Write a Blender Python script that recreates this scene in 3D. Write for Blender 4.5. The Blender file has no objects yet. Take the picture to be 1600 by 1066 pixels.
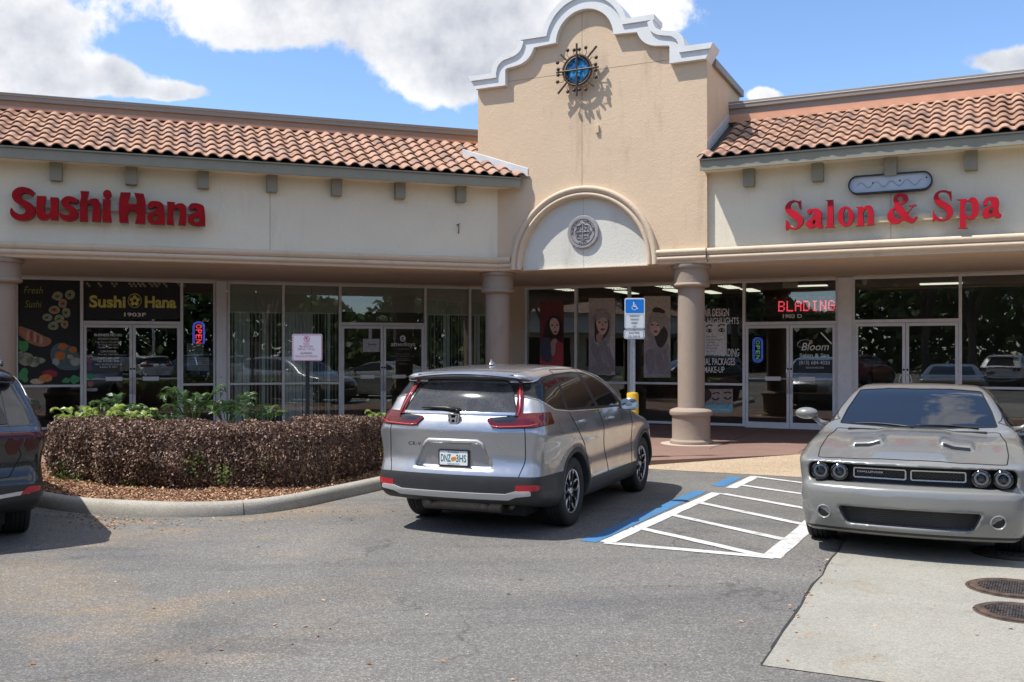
import bpy, bmesh, math, random
import numpy as np
from mathutils import Vector, Matrix
from mathutils.geometry import tessellate_polygon

random.seed(7)
RNG = np.random.RandomState(11)
SC = bpy.context.scene
COL = SC.collection
R = math.radians

# ------------------------------------------------------------------ camera
F, YH, EYE = 1500.0, 551.0, 1.78          # focal length and horizon measured in pixels of the 1600 px photograph, eye height in metres
cam_d = bpy.data.cameras.new('camera')
cam = bpy.data.objects.new('camera', cam_d)
COL.objects.link(cam)
cam.location = (0, 0, EYE)
cam.rotation_euler = (R(90), 0, 0)
cam_d.sensor_width = 36
cam_d.lens = 36 * F / 1600
cam_d.shift_y = (YH - 533) / 1600
cam_d.clip_start = 0.05
cam_d.clip_end = 2000
SC.camera = cam

# ------------------------------------------------------------------ light and sky
SUN_DIR = Vector((-.537, -.135, 1.0)).normalized()
SUN_EL = math.asin(SUN_DIR.z)
SUN_AZ = math.atan2(SUN_DIR.x, SUN_DIR.y)
sun_d = bpy.data.lights.new('sun', 'SUN')
sun_d.energy = 3.9
sun_d.angle = R(.53)
sun_d.color = (1.0, .955, .89)
sun = bpy.data.objects.new('sun', sun_d)
COL.objects.link(sun)
sun.rotation_euler = SUN_DIR.to_track_quat('Z', 'Y').to_euler()
sun.location = (-20, -5, 40)

world = bpy.data.worlds.new('World')
SC.world = world
world.use_nodes = True
SKY_STRENGTH = .15


def build_world():
    nt = world.node_tree
    N, L = nt.nodes, nt.links
    N.clear()
    out = N.new('ShaderNodeOutputWorld')
    bg = N.new('ShaderNodeBackground')
    bg.inputs[1].default_value = SKY_STRENGTH
    sky = N.new('ShaderNodeTexSky')
    sky.sky_type = 'NISHITA'
    sky.sun_disc = False
    sky.sun_elevation = SUN_EL
    sky.sun_rotation = SUN_AZ
    sky.air_density = .85
    sky.dust_density = .2
    sky.ozone_density = 5.0
    tc = N.new('ShaderNodeTexCoord')

    def m(op, a, b=None, c=None):
        n = N.new('ShaderNodeMath')
        n.operation = op
        for i, v in enumerate((a, b, c)):
            if v is None:
                continue
            if isinstance(v, (int, float)):
                n.inputs[i].default_value = v
            else:
                L.new(v, n.inputs[i])
        return n.outputs[0]

    def noise(vec, scale, detail, rough=.55, loc=(0, 0, 0)):
        mp = N.new('ShaderNodeMapping')
        mp.inputs['Location'].default_value = loc
        L.new(vec, mp.inputs[0])
        t = N.new('ShaderNodeTexNoise')
        t.inputs['Scale'].default_value = scale
        t.inputs['Detail'].default_value = detail
        t.inputs['Roughness'].default_value = rough
        L.new(mp.outputs[0], t.inputs['Vector'])
        return t.outputs[0]
    d = tc.outputs['Generated']
    # clouds live on a dome of directions; a few large banks are placed by compass bearing and height
    banks = [  # x, z (direction / y), radius x, radius z, weight
        (-.20, .385, .21, .055, 1.0), (-.08, .285, .075, .05, 1.0), (-.04, .34, .13, .05, .95), (.12, .355, .12, .042, 1.0),
        (-.26, .338, .07, .022, .75),
        (-.53, .335, .085, .05, 1.0), (-.43, .287, .06, .018, .95), (-.36, .271, .045, .011, .85), (-.54, .28, .09, .03, .9),
        (.53, .302, .055, .014, .95), (.262, .268, .026, .011, .9), (.60, .31, .06, .03, .75),
        (.0, .62, .5, .12, .6), (.3, .5, .10, .05, .5), (-.6, .9, .35, .2, .9), (.7, 1.1, .35, .22, .9), (.50, 1.9, .24, .45, 1.1), (-.2, 1.5, .2, .2, .8)]
    sep = N.new('ShaderNodeSeparateXYZ')
    L.new(d, sep.inputs[0])
    yy = m('MAXIMUM', sep.outputs[1], .02)
    px = m('DIVIDE', sep.outputs[0], yy)
    pz = m('DIVIDE', sep.outputs[2], yy)
    tot = None
    for (cx, cz, rx, rz, w) in banks:
        a = m('POWER', m('ABSOLUTE', m('DIVIDE', m('SUBTRACT', px, cx), rx)), 2.0)
        b = m('POWER', m('ABSOLUTE', m('DIVIDE', m('SUBTRACT', pz, cz), rz)), 2.0)
        g = m('MULTIPLY', m('POWER', 2.718, m('MULTIPLY', m('ADD', a, b), -1.0)), w)
        tot = g if tot is None else m('ADD', tot, g)
    front = m('MULTIPLY', m('SMOOTHSTEP' if False else 'GREATER_THAN', sep.outputs[1], .02), 1.0)
    tot = m('MULTIPLY', m('MINIMUM', tot, 1.0), front)
    # elsewhere unseen broken cumulus from a broad noise, thickened to make ambient light less blue
    broad = noise(d, 1.6, 3, .5, (3.1, 1.7, .4))
    else_ = m('MULTIPLY', m('SUBTRACT', broad, .40), 5.0)
    region = m('MULTIPLY', m('LESS_THAN', pz, 2.6), m('LESS_THAN', m('ABSOLUTE', px), .9))
    mixr = N.new('ShaderNodeMix')
    L.new(region, mixr.inputs[0])
    L.new(m('MAXIMUM', m('MINIMUM', else_, 1.0), 0.0), mixr.inputs[2])
    L.new(tot, mixr.inputs[3])
    cover = mixr.outputs[0]
    n1 = noise(d, 7.0, 9, .58, (.3, .1, .8))
    n2 = noise(d, 22.0, 6, .6, (1.3, .4, .2))
    dens = m('ADD', m('MULTIPLY', m('SUBTRACT', n1, .5), 2.3), m('MULTIPLY', m('SUBTRACT', n2, .5), .9))
    n4 = noise(d, 60.0, 5, .62, (.7, 1.9, .3))
    dens = m('ADD', dens, m('MULTIPLY', m('SUBTRACT', n4, .5), .5))
    dens = m('ADD', dens, m('MULTIPLY', m('SUBTRACT', cover, .47), 1.5))
    mr = N.new('ShaderNodeMapRange')
    mr.interpolation_type = 'SMOOTHSTEP'
    mr.inputs['From Min'].default_value = .0
    mr.inputs['From Max'].default_value = .34
    L.new(dens, mr.inputs['Value'])
    alpha = m('MULTIPLY', mr.outputs[0], .93)
    # light and dark sides: thick cloud has a greyer base
    n1b = noise(d, 7.0, 9, .58, (.3 + .05, .1, .8 - .10))
    n3 = noise(d, 4.5, 8, .62, (2.3, .9, 1.1))
    thick = m('ADD', m('MULTIPLY', m('SUBTRACT', n1b, n1), -4.5), m('MULTIPLY', dens, .55))
    thick = m('ADD', thick, m('MULTIPLY', m('SUBTRACT', n3, .5), 3.6))
    mr2 = N.new('ShaderNodeMapRange')
    mr2.inputs['From Min'].default_value = -.45
    mr2.inputs['From Max'].default_value = 1.75
    mr2.inputs['To Min'].default_value = 0
    mr2.inputs['To Max'].default_value = 1
    L.new(thick, mr2.inputs['Value'])
    ramp = N.new('ShaderNodeValToRGB')
    ramp.color_ramp.elements[0].color = (4.7, 4.65, 4.6, 1)
    ramp.color_ramp.elements[0].position = .12
    ramp.color_ramp.elements[1].color = (2.3, 2.4, 2.65, 1)
    ramp.color_ramp.elements[1].position = .95
    L.new(mr2.outputs[0], ramp.inputs[0])
    mix = N.new('ShaderNodeMix')
    mix.data_type = 'RGBA'
    L.new(alpha, mix.inputs[0])
    L.new(sky.outputs[0], mix.inputs[6])
    L.new(ramp.outputs[0], mix.inputs[7])
    L.new(mix.outputs[2], bg.inputs[0])
    L.new(bg.outputs[0], out.inputs[0])


build_world()
SC.view_settings.view_transform = 'Standard'
SC.view_settings.look = 'None'
SC.view_settings.exposure = 0.66
SC.view_settings.gamma = 1.0
SC.view_settings.use_curve_mapping = False
SC.cycles.max_bounces = 7
SC.cycles.transparent_max_bounces = 10
SC.cycles.caustics_reflective = False
SC.cycles.caustics_refractive = False
SC.cycles.sample_clamp_indirect = 6.0

# ------------------------------------------------------------------ site geometry: two wings meeting at an angle behind a tower
TR_, TL_ = R(25.5), R(19.0)


class Frame:
    """s runs along the wall, a into the building, z up"""
    def __init__(self, ang):
        self.ang = ang
        self.d = (math.cos(ang), math.sin(ang))
        self.n = (-math.sin(ang), math.cos(ang))

    def w(self, s, a, z=0.0):
        return Vector((s * self.d[0] + a * self.n[0], s * self.d[1] + a * self.n[1], z))

    def loc(self, x, y):
        return (x * self.d[0] + y * self.d[1], x * self.n[0] + y * self.n[1])

    def s(self, px, a):            # position along a wall at depth a, as surveyed from the photograph
        u = (px - 800) / F
        y = a / (self.n[0] * u + self.n[1])
        return u * y * self.d[0] + y * self.d[1]

    def z(self, px, py, a):
        u = (px - 800) / F
        y = a / (self.n[0] * u + self.n[1])
        return EYE + (YH - py) / F * y


FR, FL = Frame(-TR_), Frame(TL_)
AT = 17.15            # tower and right wing front plane
ARF = 17.25           # cream panel of the right wing
AL = 18.19            # left wing front plane
SR, SL = 21.78, 22.82  # glass lines


def ground(px, py, z=0.0):
    y = F * (EYE - z) / (py - YH)
    return Vector(((px - 800) / F * y, y, z))


# ------------------------------------------------------------------ materials
def new_mat(name):
    m = bpy.data.materials.new(name)
    m.use_nodes = True
    nt = m.node_tree
    b = nt.nodes['Principled BSDF']
    return m, nt, b


def ramp_node(nt, fac, stops):
    r = nt.nodes.new('ShaderNodeValToRGB')
    e = r.color_ramp.elements
    while len(e) < len(stops):
        e.new(.5)
    for i, (p, c) in enumerate(stops):
        e[i].position = p
        e[i].color = (*c, 1)
    nt.links.new(fac, r.inputs[0])
    return r.outputs[0]


def tex_noise(nt, scale, detail=4, rough=.5, coord='Object', vec=None, stretch=None, dist=0.0):
    tc = nt.nodes.new('ShaderNodeTexCoord')
    src = tc.outputs[coord] if vec is None else vec
    if coord == 'World':
        pass
    if stretch:
        mp = nt.nodes.new('ShaderNodeMapping')
        mp.inputs['Scale'].default_value = stretch
        nt.links.new(src, mp.inputs[0])
        src = mp.outputs[0]
    t = nt.nodes.new('ShaderNodeTexNoise')
    t.inputs['Scale'].default_value = scale
    t.inputs['Detail'].default_value = detail
    t.inputs['Roughness'].default_value = rough
    t.inputs['Distortion'].default_value = dist
    nt.links.new(src, t.inputs['Vector'])
    return t.outputs[0]


def geo_pos(nt):
    return nt.nodes.new('ShaderNodeNewGeometry').outputs['Position']


def mixc(nt, fac, a, b, mode='MIX'):
    n = nt.nodes.new('ShaderNodeMix')
    n.data_type = 'RGBA'
    n.blend_type = mode
    for i, v in ((0, fac), (6, a), (7, b)):
        if isinstance(v, (int, float)):
            n.inputs[i].default_value = v
        elif isinstance(v, tuple):
            n.inputs[i].default_value = (*v, 1)
        else:
            nt.links.new(v, n.inputs[i])
    return n.outputs[2]


def mth(nt, op, a, b=None):
    n = nt.nodes.new('ShaderNodeMath')
    n.operation = op
    for i, v in enumerate((a, b)):
        if v is None:
            continue
        if isinstance(v, (int, float)):
            n.inputs[i].default_value = v
        else:
            nt.links.new(v, n.inputs[i])
    return n.outputs[0]


def bump(nt, b, h, strength, dist=.01):
    n = nt.nodes.new('ShaderNodeBump')
    n.inputs['Strength'].default_value = strength
    n.inputs['Distance'].default_value = dist
    nt.links.new(h, n.inputs['Height'])
    nt.links.new(n.outputs[0], b.inputs['Normal'])


def pmat(name, col, rough=.5, metal=0.0, var=.0, vscale=3.0, coat=0.0, bmp=0.0, bscale=60.0, spec=.5, emit=None, estr=0.0):
    m, nt, b = new_mat(name)
    b.inputs['Roughness'].default_value = rough
    b.inputs['Metallic'].default_value = metal
    b.inputs['Specular IOR Level'].default_value = spec
    b.inputs['Coat Weight'].default_value = coat
    b.inputs['Coat Roughness'].default_value = .03
    if var:
        f = tex_noise(nt, vscale, 6, .6, vec=geo_pos(nt))
        lo = tuple(max(0, c * (1 - var)) for c in col)
        hi = tuple(c * (1 + var) for c in col)
        nt.links.new(ramp_node(nt, f, [(.3, lo), (.7, hi)]), b.inputs['Base Color'])
    else:
        b.inputs['Base Color'].default_value = (*col, 1)
    if bmp:
        bump(nt, b, tex_noise(nt, bscale, 4, .6, vec=geo_pos(nt)), bmp)
    if emit:
        b.inputs['Emission Color'].default_value = (*emit, 1)
        b.inputs['Emission Strength'].default_value = estr
    return m


def stucco(name, col, streak=.10):
    m, nt, b = new_mat(name)
    p = geo_pos(nt)
    f1 = tex_noise(nt, .7, 5, .6, vec=p)
    f2 = tex_noise(nt, 2.2, 6, .65, vec=p, stretch=(1.6, 1.6, .35))
    f3 = tex_noise(nt, 90, 3, .6, vec=p)
    c = ramp_node(nt, f1, [(.25, tuple(x * .93 for x in col)), (.75, tuple(min(1, x * 1.05) for x in col))])
    dirt = ramp_node(nt, f2, [(.56, (1, 1, 1)), (.82, (1 - streak * 2.6, 1 - streak * 2.8, 1 - streak * 3.0))])
    c = mixc(nt, 1.0, c, dirt, 'MULTIPLY')
    g = ramp_node(nt, f3, [(.3, (.93, .93, .93)), (.7, (1.04, 1.04, 1.04))])
    c = mixc(nt, 1.0, c, g, 'MULTIPLY')
    nt.links.new(c, b.inputs['Base Color'])
    b.inputs['Roughness'].default_value = .92
    b.inputs['Specular IOR Level'].default_value = .25
    h1 = tex_noise(nt, 26, 5, .62, vec=p, dist=.6)
    h2 = tex_noise(nt, 7, 3, .5, vec=p)
    bump(nt, b, mth(nt, 'ADD', h1, mth(nt, 'MULTIPLY', h2, .5)), .5, .012)
    return m


M = {}
M['tan'] = stucco('tan_stucco', (.68, .52, .36))
M['cream'] = stucco('cream_stucco', (.78, .71, .56), .05)
M['tymp'] = stucco('pale_stucco', (.66, .645, .57), .10)
M['soffit'] = stucco('soffit_paint', (.68, .58, .455), .08)
M['cornice'] = stucco('cornice_paint', (.64, .52, .385), .08)
M['white_trim'] = pmat('white_trim_paint', (.70, .71, .70), .7, var=.05, bmp=.3)
M['joint'] = pmat('control_joint', (.33, .23, .16), .9)
M['joint_c'] = pmat('panel_joint', (.42, .38, .32), .9)
M['eave'] = pmat('sage_green_paint', (.26, .245, .185), .55, var=.07, vscale=4)
M['cap'] = pmat('grey_brown_metal_cap', (.255, .225, .19), .5, var=.06, vscale=2)
M['capwall'] = pmat('brown_parapet_paint', (.33, .24, .175), .8, var=.08)
M['salmon'] = pmat('salmon_flashing', (.62, .33, .21), .6, var=.08)
M['flash'] = pmat('pale_metal_flashing', (.62, .63, .63), .45, var=.1)
M['column'] = stucco('column_brown', (.33, .265, .21), .14)
M['alu'] = pmat('brushed_aluminium', (.76, .76, .75), .42, .1, var=.06, vscale=6)
M['alu_dark'] = pmat('dark_gasket', (.03, .03, .03), .6)
M['black'] = pmat('black_plastic', (.012, .012, .013), .45)
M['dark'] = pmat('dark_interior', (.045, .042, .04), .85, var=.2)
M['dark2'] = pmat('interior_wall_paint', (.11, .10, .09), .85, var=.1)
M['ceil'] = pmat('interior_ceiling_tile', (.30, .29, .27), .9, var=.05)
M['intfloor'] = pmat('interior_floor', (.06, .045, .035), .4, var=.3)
M['lamp'] = pmat('fluorescent_tube', (.9, .9, .85), .5, emit=(1, .97, .80), estr=.7)
M['white'] = pmat('white_vinyl', (.90, .90, .88), .6)
M['greyprint'] = pmat('grey_vinyl', (.40, .40, .40), .6)
M['yellow'] = pmat('yellow_paint', (.72, .42, .02), .45, var=.08)
M['red'] = pmat('red_sign_acrylic', (.30, .003, .006), .5, var=.4, vscale=2.5, spec=.15)
M['redside'] = pmat('dark_red_sign_edge', (.10, .006, .012), .4)
M['red2'] = pmat('bright_red_acrylic', (.42, .008, .020), .45, var=.15, vscale=3, spec=.2)
M['raceway'] = pmat('cream_raceway', (.70, .60, .40), .6, var=.05)
M['raceway2'] = pmat('pale_raceway', (.55, .52, .45), .6, var=.05)
M['iron'] = pmat('rusted_iron', (.075, .055, .045), .6, .4, var=.35, vscale=20, bmp=.4)
M['stone'] = pmat('grey_cast_stone', (.30, .285, .29), .85, var=.2, vscale=12, bmp=.5)
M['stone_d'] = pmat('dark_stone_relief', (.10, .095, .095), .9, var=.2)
M['rubber'] = pmat('tyre_rubber', (.018, .018, .018), .75, bmp=.2, bscale=80)
M['galv'] = pmat('galvanised_steel', (.46, .47, .48), .42, .7, var=.15, vscale=30)
M['signwhite'] = pmat('sign_white', (.78, .80, .80), .4)
M['signblue'] = pmat('sign_blue', (.008, .20, .66), .35)
M['pinkish'] = pmat('red_print', (.55, .10, .16), .5)
M['noticewhite'] = pmat('notice_white', (.70, .66, .72), .45)
M['dirtstem'] = pmat('woody_stem', (.10, .07, .05), .9, var=.3)


def blue_glass():
    m, nt, b = new_mat('blue_art_glass')
    f = tex_noise(nt, 9, 4, .6, vec=geo_pos(nt), dist=1.5)
    nt.links.new(ramp_node(nt, f, [(.35, (.004, .06, .16)), (.55, (.01, .22, .48)), (.72, (.25, .55, .75))]), b.inputs['Base Color'])
    b.inputs['Roughness'].default_value = .12
    bump(nt, b, f, .4)
    return m


M['blueglass'] = blue_glass()


def glass_mat(name, tint, refl=1.0, gtint=(1, 1, 1)):
    m = bpy.data.materials.new(name)
    m.use_nodes = True
    nt = m.node_tree
    nt.nodes.clear()
    out = nt.nodes.new('ShaderNodeOutputMaterial')
    tr = nt.nodes.new('ShaderNodeBsdfTransparent')
    tr.inputs[0].default_value = (*tint, 1)
    gl = nt.nodes.new('ShaderNodeBsdfGlossy')
    gl.inputs['Color'].default_value = (*gtint, 1)
    gl.inputs['Roughness'].default_value = .0
    fr = nt.nodes.new('ShaderNodeFresnel')
    fr.inputs['IOR'].default_value = 1.52
    # slight waviness of float glass
    t = tex_noise(nt, .9, 2, .4, vec=geo_pos(nt))
    bp = nt.nodes.new('ShaderNodeBump')
    bp.inputs['Strength'].default_value = .06
    bp.inputs['Distance'].default_value = .02
    nt.links.new(t, bp.inputs['Height'])
    nt.links.new(bp.outputs[0], gl.inputs['Normal'])
    f = mth(nt, 'MULTIPLY', fr.outputs[0], 1.5 * refl)
    f = mth(nt, 'MINIMUM', f, 1.0)
    mx = nt.nodes.new('ShaderNodeMixShader')
    nt.links.new(f, mx.inputs[0])
    nt.links.new(tr.outputs[0], mx.inputs[1])
    nt.links.new(gl.outputs[0], mx.inputs[2])
    nt.links.new(mx.outputs[0], out.inputs[0])
    return m


M['glass'] = glass_mat('shop_glass', (.90, .925, .91), 1.05)


def tile_mat():
    m, nt, b = new_mat('clay_tile')
    oi = nt.nodes.new('ShaderNodeObjectInfo')
    base = ramp_node(nt, oi.outputs['Random'], [(0, (.30, .175, .12)), (.3, (.40, .24, .165)), (.6, (.44, .27, .185)), (.85, (.38, .24, .18)), (1, (.25, .165, .13))])
    f = tex_noise(nt, 5, 6, .65, vec=geo_pos(nt))
    d = ramp_node(nt, f, [(.3, (.78, .76, .74)), (.65, (1.08, 1.06, 1.04))])
    nt.links.new(mixc(nt, 1.0, base, d, 'MULTIPLY'), b.inputs['Base Color'])
    b.inputs['Roughness'].default_value = .85
    bump(nt, b, tex_noise(nt, 70, 4, .6, vec=geo_pos(nt)), .35)
    return m


M['tile'] = tile_mat()

# ------------------------------------------------------------------ mesh helpers
BASE = {}          # thing name -> offset subtracted from frame coordinates


class MB:
    def __init__(self):
        self.v, self.f = [], []

    def add(self, vs, fs):
        o = len(self.v)
        self.v += [tuple(p) for p in vs]
        self.f += [tuple(i + o for i in f) for f in fs]
        return self

    def box(self, x0, x1, y0, y1, z0, z1):
        vs = [(x, y, z) for z in (z0, z1) for y in (y0, y1) for x in (x0, x1)]
        return self.add(vs, [(0, 2, 3, 1), (4, 5, 7, 6), (0, 1, 5, 4), (2, 6, 7, 3), (0, 4, 6, 2), (1, 3, 7, 5)])

    def cbox(self, x0, x1, y0, y1, z0, z1, c=.01):
        """box with chamfered vertical and horizontal edges"""
        c = min(c, (x1 - x0) * .45, (y1 - y0) * .45, (z1 - z0) * .45)
        bm = bmesh.new()
        bmesh.ops.create_cube(bm, size=1)
        for v in bm.verts:
            v.co.x = (x0 + x1) / 2 + v.co.x * (x1 - x0)
            v.co.y = (y0 + y1) / 2 + v.co.y * (y1 - y0)
            v.co.z = (z0 + z1) / 2 + v.co.z * (z1 - z0)
        bmesh.ops.bevel(bm, geom=bm.edges[:], offset=c, segments=2, affect='EDGES', profile=.6)
        bm.verts.index_update()
        self.add([v.co[:] for v in bm.verts], [[v.index for v in f.verts] for f in bm.faces])
        bm.free()
        return self

    def quad(self, a, b, c, d):
        return self.add([a, b, c, d], [(0, 1, 2, 3)])

    def tube(self, path, r, n=6, cap=True):
        path = [Vector(p) for p in path]
        rs = r if isinstance(r, (list, tuple)) else [r] * len(path)
        ref = Vector((0, 0, 1))
        vs, prev = [], None
        for i, p in enumerate(path):
            a = path[max(0, i - 1)]
            b = path[min(len(path) - 1, i + 1)]
            t = (b - a)
            t = t.normalized() if t.length > 1e-9 else Vector((0, 0, 1))
            if prev is None:
                k = ref if abs(t.dot(ref)) < .9 else Vector((1, 0, 0))
                x = t.cross(k).normalized()
            else:
                x = prev - t * prev.dot(t)
                x = x.normalized() if x.length > 1e-6 else t.orthogonal().normalized()
            prev = x
            y = t.cross(x)
            for j in range(n):
                an = 2 * math.pi * j / n
                vs.append(p + (x * math.cos(an) + y * math.sin(an)) * rs[i])
        fs = []
        for i in range(len(path) - 1):
            for j in range(n):
                k = (j + 1) % n
                fs.append((i * n + j, i * n + k, (i + 1) * n + k, (i + 1) * n + j))
        if cap:
            fs.append(tuple(range(n))[::-1])
            fs.append(tuple((len(path) - 1) * n + j for j in range(n)))
        return self.add(vs, fs)

    def lathe(self, prof, n=32, axis='z', c=(0, 0, 0), close=False):
        vs, fs = [], []
        for (r, h) in prof:
            for j in range(n):
                an = 2 * math.pi * j / n
                x, y = r * math.cos(an), r * math.sin(an)
                if axis == 'z':
                    p = (c[0] + x, c[1] + y, c[2] + h)
                elif axis == 'y':
                    p = (c[0] + x, c[1] + h, c[2] + y)
                else:
                    p = (c[0] + h, c[1] + x, c[2] + y)
                vs.append(p)
        m = len(prof)
        for i in range(m - 1 + (1 if close else 0)):
            for j in range(n):
                k = (j + 1) % n
                i2 = (i + 1) % m
                fs.append((i * n + j, i * n + k, i2 * n + k, i2 * n + j))
        return self.add(vs, fs)

    def prism(self, contours, fn, depth):
        """contours: list of closed 2D loops (first outer, rest holes); fn maps (x, y, t) t=0 front, t=depth back to 3D"""
        polys = [[Vector((p[0], p[1], 0)) for p in c] for c in contours]
        flat = [p for c in contours for p in c]
        tris = tessellate_polygon(polys)
        n = len(flat)
        vs = [fn(p[0], p[1], 0) for p in flat] + [fn(p[0], p[1], depth) for p in flat]
        fs = [tuple(t) for t in tris] + [tuple(i + n for i in t[::-1]) for t in tris]
        self.add(vs, fs)
        o = 0
        for c in contours:
            k = len(c)
            sv = [fn(p[0], p[1], 0) for p in c] + [fn(p[0], p[1], depth) for p in c]
            self.add(sv, [(i, (i + 1) % k, (i + 1) % k + k, i + k) for i in range(k)])
            o += k
        return self

    def sweep(self, prof, frames, closed_prof=False):
        """prof: [(u, v)], frames: [(origin, U, V)]"""
        vs, n = [], len(prof)
        for (o, U, V) in frames:
            o, U, V = Vector(o), Vector(U), Vector(V)
            for (a, b) in prof:
                vs.append(o + U * a + V * b)
        fs = []
        for i in range(len(frames) - 1):
            for j in range(n - 1 + (1 if closed_prof else 0)):
                k = (j + 1) % n
                fs.append((i * n + j, i * n + k, (i + 1) * n + k, (i + 1) * n + j))
        if closed_prof:
            fs.append(tuple(range(n))[::-1])
            fs.append(tuple((len(frames) - 1) * n + j for j in range(n)))
        return self.add(vs, fs)

    def build(self, name, mat, parent=None, smooth=False, angle=None):
        off = BASE.get(parent.name, (0, 0, 0)) if parent is not None else (0, 0, 0)
        me = bpy.data.meshes.new(name)
        me.from_pydata([(v[0] - off[0], v[1] - off[1], v[2] - off[2]) for v in self.v], [], self.f)
        me.validate()
        bm = bmesh.new()
        bm.from_mesh(me)
        bmesh.ops.recalc_face_normals(bm, faces=bm.faces)
        bm.to_mesh(me)
        bm.free()
        if smooth:
            me.shade_smooth()
            if angle:
                try:
                    me.set_sharp_from_angle(angle=R(angle))
                except Exception:
                    pass
        me.materials.append(mat)
        o = bpy.data.objects.new(name, me)
        COL.objects.link(o)
        if parent is not None:
            o.parent = parent
            BASE[o.name] = off
        return o


def tag(o, label=None, cat=None, group=None, kind=None):
    if label:
        o['label'] = label
    if cat:
        o['category'] = cat
    if group:
        o['group'] = group
    if kind:
        o['kind'] = kind
    return o


def thing(name, label, cat, frame=None, at=(0, 0, 0), group=None, rot=None):
    """an Empty at the thing's base; parts are given in frame coordinates (s, a, z) or, with rot, in local ones"""
    o = bpy.data.objects.new(name, None)
    o.empty_display_size = .2
    COL.objects.link(o)
    if frame is not None:
        o.location = frame.w(*at)
        o.rotation_euler = (0, 0, frame.ang)
        BASE[o.name] = at
    else:
        o.location = at
        o.rotation_euler = (0, 0, rot or 0)
        BASE[o.name] = (0, 0, 0) if rot is not None else at
    return tag(o, label, cat, group)


def copy_tree(o, parent=None):
    c = o.copy()
    COL.objects.link(c)
    c.parent = parent
    for ch in list(o.children):
        copy_tree(ch, c)
    return c


def catmull(pts, closed=True, n=6):
    """smooth a loop of (x, y[, 1]) points; a trailing 1 marks a sharp corner"""
    P = [(p[0], p[1]) for p in pts]
    S = [len(p) > 2 and p[2] == 1 for p in pts]
    out, m = [], len(P)
    for i in range(m if closed else m - 1):
        j = (i + 1) % m
        p0 = P[i - 1] if (closed or i > 0) else P[i]
        p3 = P[(j + 1) % m] if (closed or j < m - 1) else P[j]
        p1, p2 = P[i], P[j]
        L = math.hypot(p2[0] - p1[0], p2[1] - p1[1])

        def tan(pa, pb, pc):
            la = math.hypot(pb[0] - pa[0], pb[1] - pa[1]) or 1
            lb = math.hypot(pc[0] - pb[0], pc[1] - pb[1]) or 1
            tx = (pb[0] - pa[0]) / la + (pc[0] - pb[0]) / lb
            ty = (pb[1] - pa[1]) / la + (pc[1] - pb[1]) / lb
            q = math.hypot(tx, ty) or 1
            return (tx / q * L, ty / q * L)
        ch = (p2[0] - p1[0], p2[1] - p1[1])
        t1 = ch if S[i] else tan(p0, p1, p2)
        t2 = ch if S[j] else tan(p1, p2, p3)
        if S[i] and S[j]:
            out.append(p1)
            continue
        for k in range(n):
            t = k / n
            h1 = 2 * t ** 3 - 3 * t * t + 1
            h2 = t ** 3 - 2 * t * t + t
            h3 = -2 * t ** 3 + 3 * t * t
            h4 = t ** 3 - t * t
            out.append((h1 * p1[0] + h2 * t1[0] + h3 * p2[0] + h4 * t2[0], h1 * p1[1] + h2 * t1[1] + h3 * p2[1] + h4 * t2[1]))
    if not closed:
        out.append(P[-1])
    return out


def ellipse(cx, cy, rx, ry, n=28, a0=0):
    return [(cx + rx * math.cos(2 * math.pi * i / n + a0), cy + ry * math.sin(2 * math.pi * i / n + a0)) for i in range(n)]


def rrect(x0, x1, y0, y1, r, n=5):
    out = []
    for (cx, cy, a) in ((x1 - r, y1 - r, 0), (x0 + r, y1 - r, 90), (x0 + r, y0 + r, 180), (x1 - r, y0 + r, 270)):
        for i in range(n + 1):
            t = R(a + 90 * i / n)
            out.append((cx + r * math.cos(t), cy + r * math.sin(t)))
    return out


TXT = {}


def text_geo(s, bold=0.0, shear=0.0):
    """flat triangulated outlines of a string in the built-in font, normalised so that x0 = 0 and height of capitals = 1"""
    key = (s, bold, shear)
    if key in TXT:
        return TXT[key]
    c = bpy.data.curves.new('text', 'FONT')
    c.body = s
    c.offset = bold
    c.shear = shear
    c.resolution_u = 3
    o = bpy.data.objects.new('text', c)
    COL.objects.link(o)
    dg = bpy.context.evaluated_depsgraph_get()
    me = o.evaluated_get(dg).to_mesh()
    vs = np.array([v.co[:] for v in me.vertices]) if len(me.vertices) else np.zeros((0, 3))
    fs = [tuple(p.vertices) for p in me.polygons]
    o.evaluated_get(dg).to_mesh_clear()
    bpy.data.objects.remove(o)
    bpy.data.curves.remove(c)
    TXT[key] = (vs, fs)
    return TXT[key]


def add_text(mb, s, fn, x, y, h, w=None, align='c', bold=0.0, t=0.0, shear=0.0):
    """put string s with cap height h (and total width w) at (x, y) baseline through fn(x, y, t) -> 3D"""
    vs, fs = text_geo(s, bold, shear)
    if not len(vs):
        return mb
    x0, x1 = vs[:, 0].min(), vs[:, 0].max()
    k = h / .70
    kx = k if w is None else w / max(1e-6, x1 - x0)
    W = (x1 - x0) * kx
    ox = {'c': x - W / 2, 'l': x, 'r': x - W}[align]
    pts = [fn(ox + (v[0] - x0) * kx, y + v[1] * k, t) for v in vs]
    mb.add(pts, fs)
    return mb

# ------------------------------------------------------------------ ground and paving
def sheet(name, pts, z, mat, kind='structure', parent=None):
    mb = MB()
    tris = tessellate_polygon([[Vector((p[0], p[1], 0)) for p in pts]])
    mb.add([(p[0], p[1], z) for p in pts], [tuple(t) for t in tris])
    o = mb.build(name, mat, parent)
    if kind and parent is None:
        o['kind'] = kind
    for p in o.data.polygons:
        if p.normal.z < 0:
            o.data.flip_normals()
            break
    return o


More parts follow.
